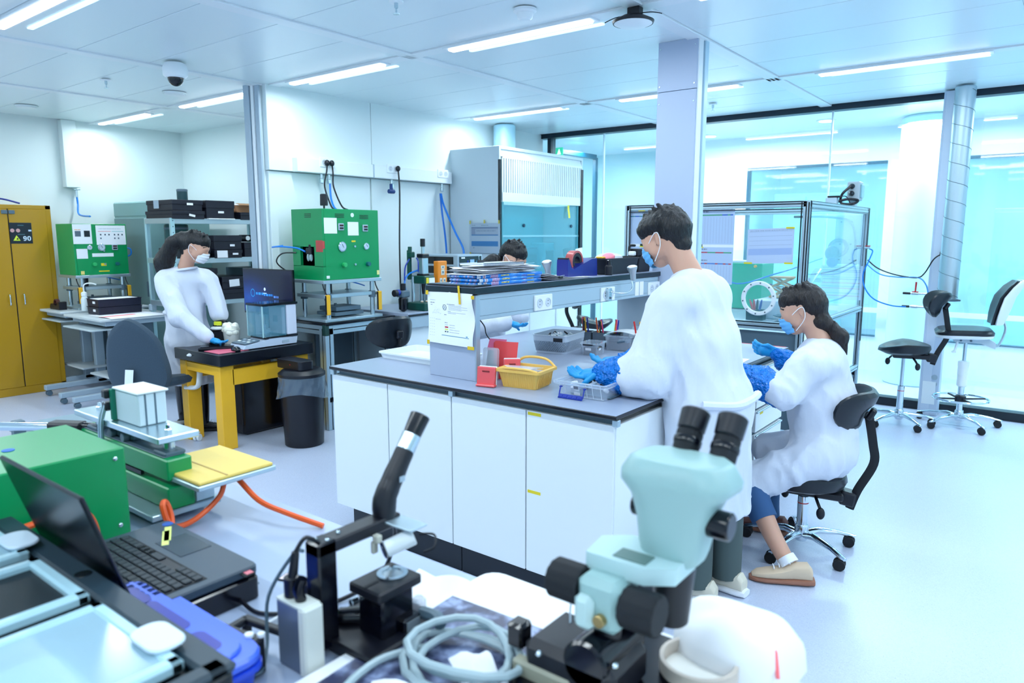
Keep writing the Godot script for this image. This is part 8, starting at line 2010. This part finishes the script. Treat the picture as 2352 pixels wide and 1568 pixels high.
# P: world joints; f: where the head faces; hair and mask kinds
func worker(label, P, f, hm, mm, seed_, dark_mask = false):
	var base = Vector3(P.hip.x, 0, P.hip.z)
	var t = thing("person", label, "person", V0)
	var up = (Vector3.UP + f * P.get("nod", 0.0) * -1.0).normalized() if false else Vector3.UP
	var fw = (f - Vector3.UP * P.get("nod", 0.35)).normalized()
	var rt = fw.cross(Vector3.UP).normalized()
	up = rt.cross(fw).normalized()
	var H = P.head
	var s = P.get("hs", 1.0)
	var L = func(r, u, w): return H + (rt * r + up * u + fw * w) * s
	# skin: head and neck fine, the trunk beneath the clothes joined on
	var hf = Field.new(H - Vector3(0.2, 0.3, 0.2), H + Vector3(0.2, 0.2, 0.2), 0.0065)
	hf.cap(L.call(0, 0.025, -0.03), L.call(0, 0.03, 0.025), 0.078 * s, 0.07 * s, 0.03)
	hf.cap(L.call(0, -0.02, 0.03), L.call(0, -0.075, 0.055), 0.058 * s, 0.038 * s, 0.04)
	hf.cap(L.call(0, -0.0, 0.088), L.call(0, -0.032, 0.108), 0.009, 0.014, 0.02)
	hf.cap(L.call(-0.03, 0.022, 0.084), L.call(0.03, 0.022, 0.084), 0.012, 0.012, 0.02)
	for k in [-1, 1]:
		hf.cap(L.call(k * 0.077, 0.018, -0.012), L.call(k * 0.073, -0.026, -0.004), 0.014, 0.009, 0.008, rt * 1.2)
		hf.cap(L.call(k * 0.04, -0.02, 0.06), L.call(k * 0.045, -0.05, 0.03), 0.025, 0.025, 0.03)
	hf.cap(L.call(0, -0.05, -0.03), P.neck, 0.052 * s, 0.058 * s, 0.03)
	put("body", hf.mesh(), M.skin, t)
	for k in [-1, 1]:
		put("eyebrow", MB.new().tube([L.call(k * 0.015, 0.03, 0.094), L.call(k * 0.035, 0.036, 0.09), L.call(k * 0.055, 0.028, 0.074)], 0.004, 6), M.hair, t)
		put("eye", MB.new().ell(L.call(k * 0.032, 0.006, 0.083), Vector3(0.012, 0.005, 0.008), Basis(rt, up, fw)), M.black, t)
	# hair
	var hh = Field.new(H - Vector3(0.24, 0.34, 0.24), H + Vector3(0.24, 0.22, 0.24), 0.008)
	hh.cap(L.call(0, 0.045, -0.035), L.call(0, 0.056, 0.03), 0.082 * s, 0.068 * s, 0.03)
	hh.cap(L.call(0, 0.0, -0.055), L.call(0, -0.05, -0.06), 0.072 * s, 0.045 * s, 0.03)
	if P.has("tail"):
		var tp = P.tail
		for k in tp.size() - 1: hh.cap(tp[k], tp[k + 1], P.tr[k], P.tr[k + 1], 0.02)
	else:
		for k in [-1, 1]: hh.cap(L.call(k * 0.055, 0.055, -0.02), L.call(k * 0.045, 0.055, 0.055), 0.036, 0.034, 0.02)
		hh.cap(L.call(0, 0.08, 0.07), L.call(0, 0.06, 0.09), 0.03, 0.026, 0.02)
	for k in 9: hh.cap(L.call(-0.05 + 0.0125 * k, 0.1, -0.06 + 0.03 * (k % 4)), L.call(-0.055 + 0.014 * k, 0.128, -0.05 + 0.034 * (k % 4)), 0.012, 0.007, 0.01)
	hh.folds(0.006, Vector3(40, 12, 40), seed_)
	put("hair", hh.mesh(), hm, t)
	# mask with pleats and ear loops
	var msh = put("mask", MB.new().grid(func(a, b):
		var th = (a - 0.5) * 2.3
		var y = -0.012 - (1.0 - b) * 0.088
		var bul = 0.012 * sin(PI * b) * cos(th)
		return L.call(sin(th) * (0.066 + bul), y + 0.012 * absf(th) * (0.5 - b), 0.02 + cos(th) * (0.098 - 0.02 * (1.0 - b) + bul) + 0.0022 * sin(b * 22.0)), 20, 22, 0.002), mm, t, "", 60)
	for k in [-1, 1]: put("ear_loop", MB.new().hose([L.call(k * 0.064, -0.02, 0.06), L.call(k * 0.083, 0.015, 0.0), L.call(k * 0.082, 0.01, -0.022), L.call(k * 0.078, -0.04, -0.012), L.call(k * 0.062, -0.088, 0.045)], 0.0018, 6), M.paper, msh)
	# coat
	var lo = P.hip
	var hi = P.neck
	for k in P.coat:
		lo = lo.min(k[0]).min(k[1]); hi = hi.max(k[0]).max(k[1])
	var cf = Field.new(lo - Vector3.ONE * 0.24, hi + Vector3.ONE * 0.2, 0.013)
	for k in P.coat: cf.cap(k[0], k[1], k[2], k[3], k[4] if k.size() > 4 else 0.05, k[5] if k.size() > 5 else Vector3.ZERO)
	cf.folds(0.015, P.get("fs", Vector3(5, 2.2, 5)), seed_)
	if P.has("hem"): cf.cut(Vector3(0, P.hem, 0), Vector3.DOWN)
	var coat = put("lab_coat", cf.mesh(), M.coat, t)
	put("collar", MB.new().tube(MB.circ(P.neck + Vector3(0, -0.01, 0), 0.075, 20, Vector3(1, 0.1, 0), Vector3(0, 0.1, -1)), 0.014, 8, true, -1.0, 0.7), M.coat, coat)
	if P.has("belt"): put("back_belt", MB.new().hose(P.belt, 0.018, 8), M.coat, coat)
	for g in P.get("hands", []):
		var gf = Field.new(g[0] - Vector3.ONE * 0.22, g[0] + Vector3.ONE * 0.22, 0.0055)
		hand(gf, g[0], g[1].normalized(), g[2].normalized(), g[3], P.get("gs", 1.0))
		put("glove", gf.mesh(), M.glove, t)
	for g in P.get("sleeves", []):
		var sf = Field.new(g[0].min(g[1]) - Vector3.ONE * 0.14, g[0].max(g[1]) + Vector3.ONE * 0.14, 0.009)
		sf.cap(g[0], g[0].lerp(g[1], 0.5), g[2], g[3] * 1.1, 0.03)
		sf.cap(g[0].lerp(g[1], 0.5), g[1], g[3] * 1.1, g[3] * 0.62, 0.03)
		sf.folds(0.012, Vector3(16, 16, 16), seed_ + 2)
		put("sleeve_cover", sf.mesh(), M.sleeve, t)
	for l in P.get("legs", []): put(l[3], MB.new().tube(MB.spl(l[0], 5), l[1], 16, false, l[2]), l[4], t)
	for q in P.get("shoes", []): shoe(t, q[0], q[1].normalized(), q[2], q[3])
	return t

func people():
	var tr = mat(0.3, 0.36, 0.36, 0.8)
	var cream = mat(0.88, 0.85, 0.78, 0.6)
	var tan_ = mat(0.62, 0.42, 0.34, 0.6)
	# standing man at the island
	var v = Vector3(0, 0, 0)
	worker("standing man in a white lab coat, blue mask and blue gloves at the island", {
		head = Vector3(-1.37, 1.555, -2.84), neck = Vector3(-1.25, 1.385, -2.85), hip = Vector3(-1.13, 0.9, -2.85), nod = 0.42,
		coat = [[Vector3(-1.24, 1.3, -2.85), Vector3(-1.2, 1.1, -2.85), 0.12, 0.145, 0.08], [Vector3(-1.25, 1.3, -2.72), Vector3(-1.22, 1.3, -2.98), 0.085, 0.085, 0.08], [Vector3(-1.2, 1.1, -2.8), Vector3(-1.15, 0.85, -2.8), 0.14, 0.145, 0.06], [Vector3(-1.19, 1.1, -2.91), Vector3(-1.15, 0.85, -2.91), 0.13, 0.14, 0.06], [Vector3(-1.15, 0.85, -2.79), Vector3(-1.16, 0.3, -2.78), 0.145, 0.15, 0.06], [Vector3(-1.14, 0.85, -2.92), Vector3(-1.14, 0.3, -2.94), 0.14, 0.145, 0.06],
			[Vector3(-1.28, 1.28, -2.69), Vector3(-1.32, 1.0, -2.62), 0.08, 0.085, 0.04], [Vector3(-1.32, 1.0, -2.62), Vector3(-1.4, 0.985, -2.61), 0.088, 0.08, 0.04], [Vector3(-1.26, 1.28, -3.0), Vector3(-1.38, 1.02, -3.03), 0.08, 0.075, 0.04], [Vector3(-1.38, 1.02, -3.03), Vector3(-1.46, 1.0, -2.98), 0.075, 0.065, 0.03]],
		hem = 0.36, belt = [Vector3(-1.09, 0.9, -2.64), Vector3(-0.995, 0.895, -2.72), Vector3(-0.985, 0.89, -2.86), Vector3(-0.995, 0.895, -3.0)],
		sleeves = [[Vector3(-1.38, 0.985, -2.61), Vector3(-1.52, 0.99, -2.59), 0.072, 0.062], [Vector3(-1.44, 1.0, -2.98), Vector3(-1.56, 1.0, -2.86), 0.066, 0.056]],
		hands = [[Vector3(-1.52, 0.99, -2.59), Vector3(-1, -0.25, 0.05), Vector3(0, -1, -0.2), 0.5], [Vector3(-1.565, 1.0, -2.86), Vector3(-1, -0.2, 0.35), Vector3(0, -1, 0.2), 0.5]],
		legs = [[[Vector3(-1.15, 0.7, -2.8), Vector3(-1.16, 0.4, -2.79), Vector3(-1.15, 0.07, -2.79)], 0.09, 0.065, "trouser_leg", tr], [[Vector3(-1.1, 0.7, -2.93), Vector3(-1.09, 0.4, -2.94), Vector3(-1.08, 0.07, -2.95)], 0.09, 0.065, "trouser_leg", tr]],
		shoes = [[Vector3(-1.14, 0, -2.79), Vector3(-1, 0, 0.1), cream, M.paper], [Vector3(-1.07, 0, -2.95), Vector3(-1, 0, -0.1), cream, M.paper]]}, Vector3(-0.98, 0, -0.12).normalized(), M.hair, M.maskblue, 7)
	# seated woman in the aisle
	worker("seated woman with a brown ponytail, lab coat and rolled jeans on the black stool", {
		head = Vector3(-1.0, 1.205, -3.6), neck = Vector3(-0.9, 1.045, -3.6), hip = Vector3(-0.86, 0.5, -3.6), nod = 0.35, hs = 0.97, gs = 0.9,
		tail = [Vector3(-0.905, 1.15, -3.6), Vector3(-0.86, 1.13, -3.6), Vector3(-0.82, 1.09, -3.6), Vector3(-0.8, 1.01, -3.6)], tr = [0.05, 0.026, 0.034, 0.014],
		coat = [[Vector3(-0.9, 0.97, -3.6), Vector3(-0.88, 0.75, -3.6), 0.11, 0.135, 0.07], [Vector3(-0.9, 0.96, -3.48), Vector3(-0.9, 0.96, -3.72), 0.075, 0.075, 0.06], [Vector3(-0.88, 0.75, -3.6), Vector3(-0.86, 0.54, -3.6), 0.14, 0.15, 0.06], [Vector3(-0.86, 0.52, -3.5), Vector3(-1.14, 0.36, -3.38), 0.105, 0.085, 0.05], [Vector3(-0.86, 0.52, -3.7), Vector3(-1.16, 0.44, -3.72), 0.105, 0.085, 0.05], [Vector3(-1.14, 0.36, -3.38), Vector3(-1.12, 0.28, -3.37), 0.088, 0.08, 0.03],
			[Vector3(-0.92, 0.96, -3.46), Vector3(-1.0, 0.84, -3.38), 0.075, 0.078, 0.04], [Vector3(-1.0, 0.84, -3.38), Vector3(-1.05, 0.84, -3.38), 0.078, 0.07, 0.03], [Vector3(-0.92, 0.96, -3.74), Vector3(-1.05, 0.86, -3.78), 0.07, 0.065, 0.04]],
		sleeves = [[Vector3(-1.03, 0.835, -3.38), Vector3(-1.22, 0.9, -3.42), 0.07, 0.064], [Vector3(-1.05, 0.88, -3.76), Vector3(-1.14, 0.965, -3.68), 0.05, 0.045]],
		hands = [[Vector3(-1.22, 0.91, -3.43), Vector3(-1, 0.3, -0.5), Vector3(0, -1, -0.4), 0.5], [Vector3(-1.13, 0.965, -3.68), Vector3(-1, 0.2, 0.2), Vector3(0, -0.3, 1), 0.5]],
		legs = [[[Vector3(-1.12, 0.36, -3.36), Vector3(-1.08, 0.29, -3.33), Vector3(-1.03, 0.225, -3.3)], 0.07, 0.062, "jeans_leg", mat(0.2, 0.36, 0.55, 0.8)], [[Vector3(-1.05, 0.26, -3.31), Vector3(-0.97, 0.17, -3.25), Vector3(-0.88, 0.08, -3.2)], 0.05, 0.034, "shin", M.skin], [[Vector3(-0.9, 0.11, -3.21), Vector3(-0.875, 0.085, -3.2)], 0.04, 0.042, "sock", M.paper], [[Vector3(-1.14, 0.4, -3.72), Vector3(-1.14, 0.2, -3.71), Vector3(-1.12, 0.08, -3.7)], 0.06, 0.04, "jeans_leg", mat(0.2, 0.36, 0.55, 0.8)]],
		shoes = [[Vector3(-0.86, 0, -3.2), Vector3(-0.87, 0, 0.42), mat(0.85, 0.76, 0.66, 0.6), tan_], [Vector3(-1.12, 0, -3.7), Vector3(-1, 0, 0.1), mat(0.4, 0.24, 0.22, 0.6), tan_]]}, Vector3(-0.98, 0, 0.12).normalized(), M.brownhair, M.maskblue, 12)
	# woman behind the shelf
	var w = worker("woman in round glasses and blue mask seated behind the island shelf", {
		head = Vector3(-3.13, 1.4, -4.06), neck = Vector3(-3.26, 1.235, -3.98), hip = Vector3(-3.36, 0.6, -3.95), nod = 0.5, hs = 0.95, gs = 0.9,
		tail = [Vector3(-3.25, 1.37, -3.98), Vector3(-3.32, 1.33, -3.94), Vector3(-3.37, 1.24, -3.9), Vector3(-3.4, 1.12, -3.88)], tr = [0.06, 0.042, 0.045, 0.02],
		coat = [[Vector3(-3.28, 1.16, -3.98), Vector3(-3.33, 0.9, -3.97), 0.1, 0.13, 0.06], [Vector3(-3.28, 1.15, -3.84), Vector3(-3.28, 1.15, -4.12), 0.072, 0.072, 0.06], [Vector3(-3.33, 0.9, -3.97), Vector3(-3.36, 0.5, -3.96), 0.14, 0.17, 0.05], [Vector3(-3.27, 1.13, -3.82), Vector3(-3.24, 0.94, -3.74), 0.07, 0.07, 0.04], [Vector3(-3.24, 0.94, -3.74), Vector3(-3.06, 0.97, -3.86), 0.07, 0.06, 0.03], [Vector3(-3.26, 1.13, -4.14), Vector3(-3.1, 0.98, -4.1), 0.07, 0.055, 0.04]],
		hands = [[Vector3(-3.04, 0.965, -3.88), Vector3(1, -0.25, -0.2), Vector3(0, -1, 0.2), 0.4]],
		legs = [[[Vector3(-3.36, 0.55, -3.9), Vector3(-3.12, 0.5, -3.85), Vector3(-3.1, 0.1, -3.85)], 0.09, 0.05, "trouser_leg", M.navy]],
		shoes = [[Vector3(-3.1, 0, -3.85), Vector3(1, 0, 0), M.black, M.rubber]]}, Vector3(0.86, 0, 0.1).normalized(), M.hair, M.maskblue, 19)
	for k in [-0.034, 0.034]: put("glasses", MB.new().tube(MB.circ(Vector3(-3.065, 1.365, -3.98 + k), 0.026, 18, Vector3(0.3, 0.95, 0), Vector3(0, 0, 1)), 0.0016, 5, true), M.dgrey, w)
	lab_chair("lab chair hidden under the woman behind the island shelf", Vector3(-3.4, 0, -3.96), 90, 0.45)
	# standing woman at the weighing table
	worker("standing woman with a long black ponytail and white mask at the yellow table", {
		head = Vector3(-5.28, 1.47, -2.87), neck = Vector3(-5.37, 1.315, -2.83), hip = Vector3(-5.44, 0.8, -2.84), nod = 0.4, hs = 0.95, gs = 0.9,
		tail = [Vector3(-5.36, 1.54, -2.82), Vector3(-5.42, 1.5, -2.77), Vector3(-5.5, 1.36, -2.73), Vector3(-5.56, 1.22, -2.71)], tr = [0.05, 0.05, 0.07, 0.03],
		coat = [[Vector3(-5.4, 1.22, -2.83), Vector3(-5.44, 1.0, -2.84), 0.105, 0.125, 0.06], [Vector3(-5.46, 1.22, -2.72), Vector3(-5.34, 1.22, -2.95), 0.075, 0.075, 0.06], [Vector3(-5.44, 1.0, -2.84), Vector3(-5.43, 0.75, -2.85), 0.13, 0.155, 0.05], [Vector3(-5.43, 0.75, -2.85), Vector3(-5.44, 0.35, -2.86), 0.155, 0.165, 0.05], [Vector3(-5.4, 1.2, -2.68), Vector3(-5.22, 0.96, -2.68), 0.07, 0.07, 0.04], [Vector3(-5.22, 0.96, -2.68), Vector3(-5.06, 0.81, -2.79), 0.068, 0.05, 0.03], [Vector3(-5.32, 1.2, -2.98), Vector3(-5.22, 0.95, -3.0), 0.065, 0.06, 0.04]],
		hem = 0.4, belt = [Vector3(-5.56, 0.97, -2.78), Vector3(-5.5, 0.97, -2.71), Vector3(-5.4, 0.97, -2.69), Vector3(-5.32, 0.97, -2.74)],
		hands = [[Vector3(-5.05, 0.795, -2.8), Vector3(0.8, -0.3, -0.5), Vector3(0, -1, 0), 0.35]],
		legs = [[[Vector3(-5.4, 0.6, -2.9), Vector3(-5.4, 0.3, -2.9), Vector3(-5.4, 0.06, -2.9)], 0.08, 0.05, "black_boot", M.gloss], [[Vector3(-5.5, 0.6, -2.82), Vector3(-5.5, 0.3, -2.82), Vector3(-5.5, 0.06, -2.82)], 0.08, 0.05, "black_boot", M.gloss]],
		shoes = [[Vector3(-5.4, 0, -2.9), Vector3(0.6, 0, -0.8), M.black, M.rubber], [Vector3(-5.5, 0, -2.82), Vector3(0.6, 0, -0.8), M.black, M.rubber]]}, Vector3(0.75, 0, -0.66).normalized(), M.hair, M.maskwhite, 23)
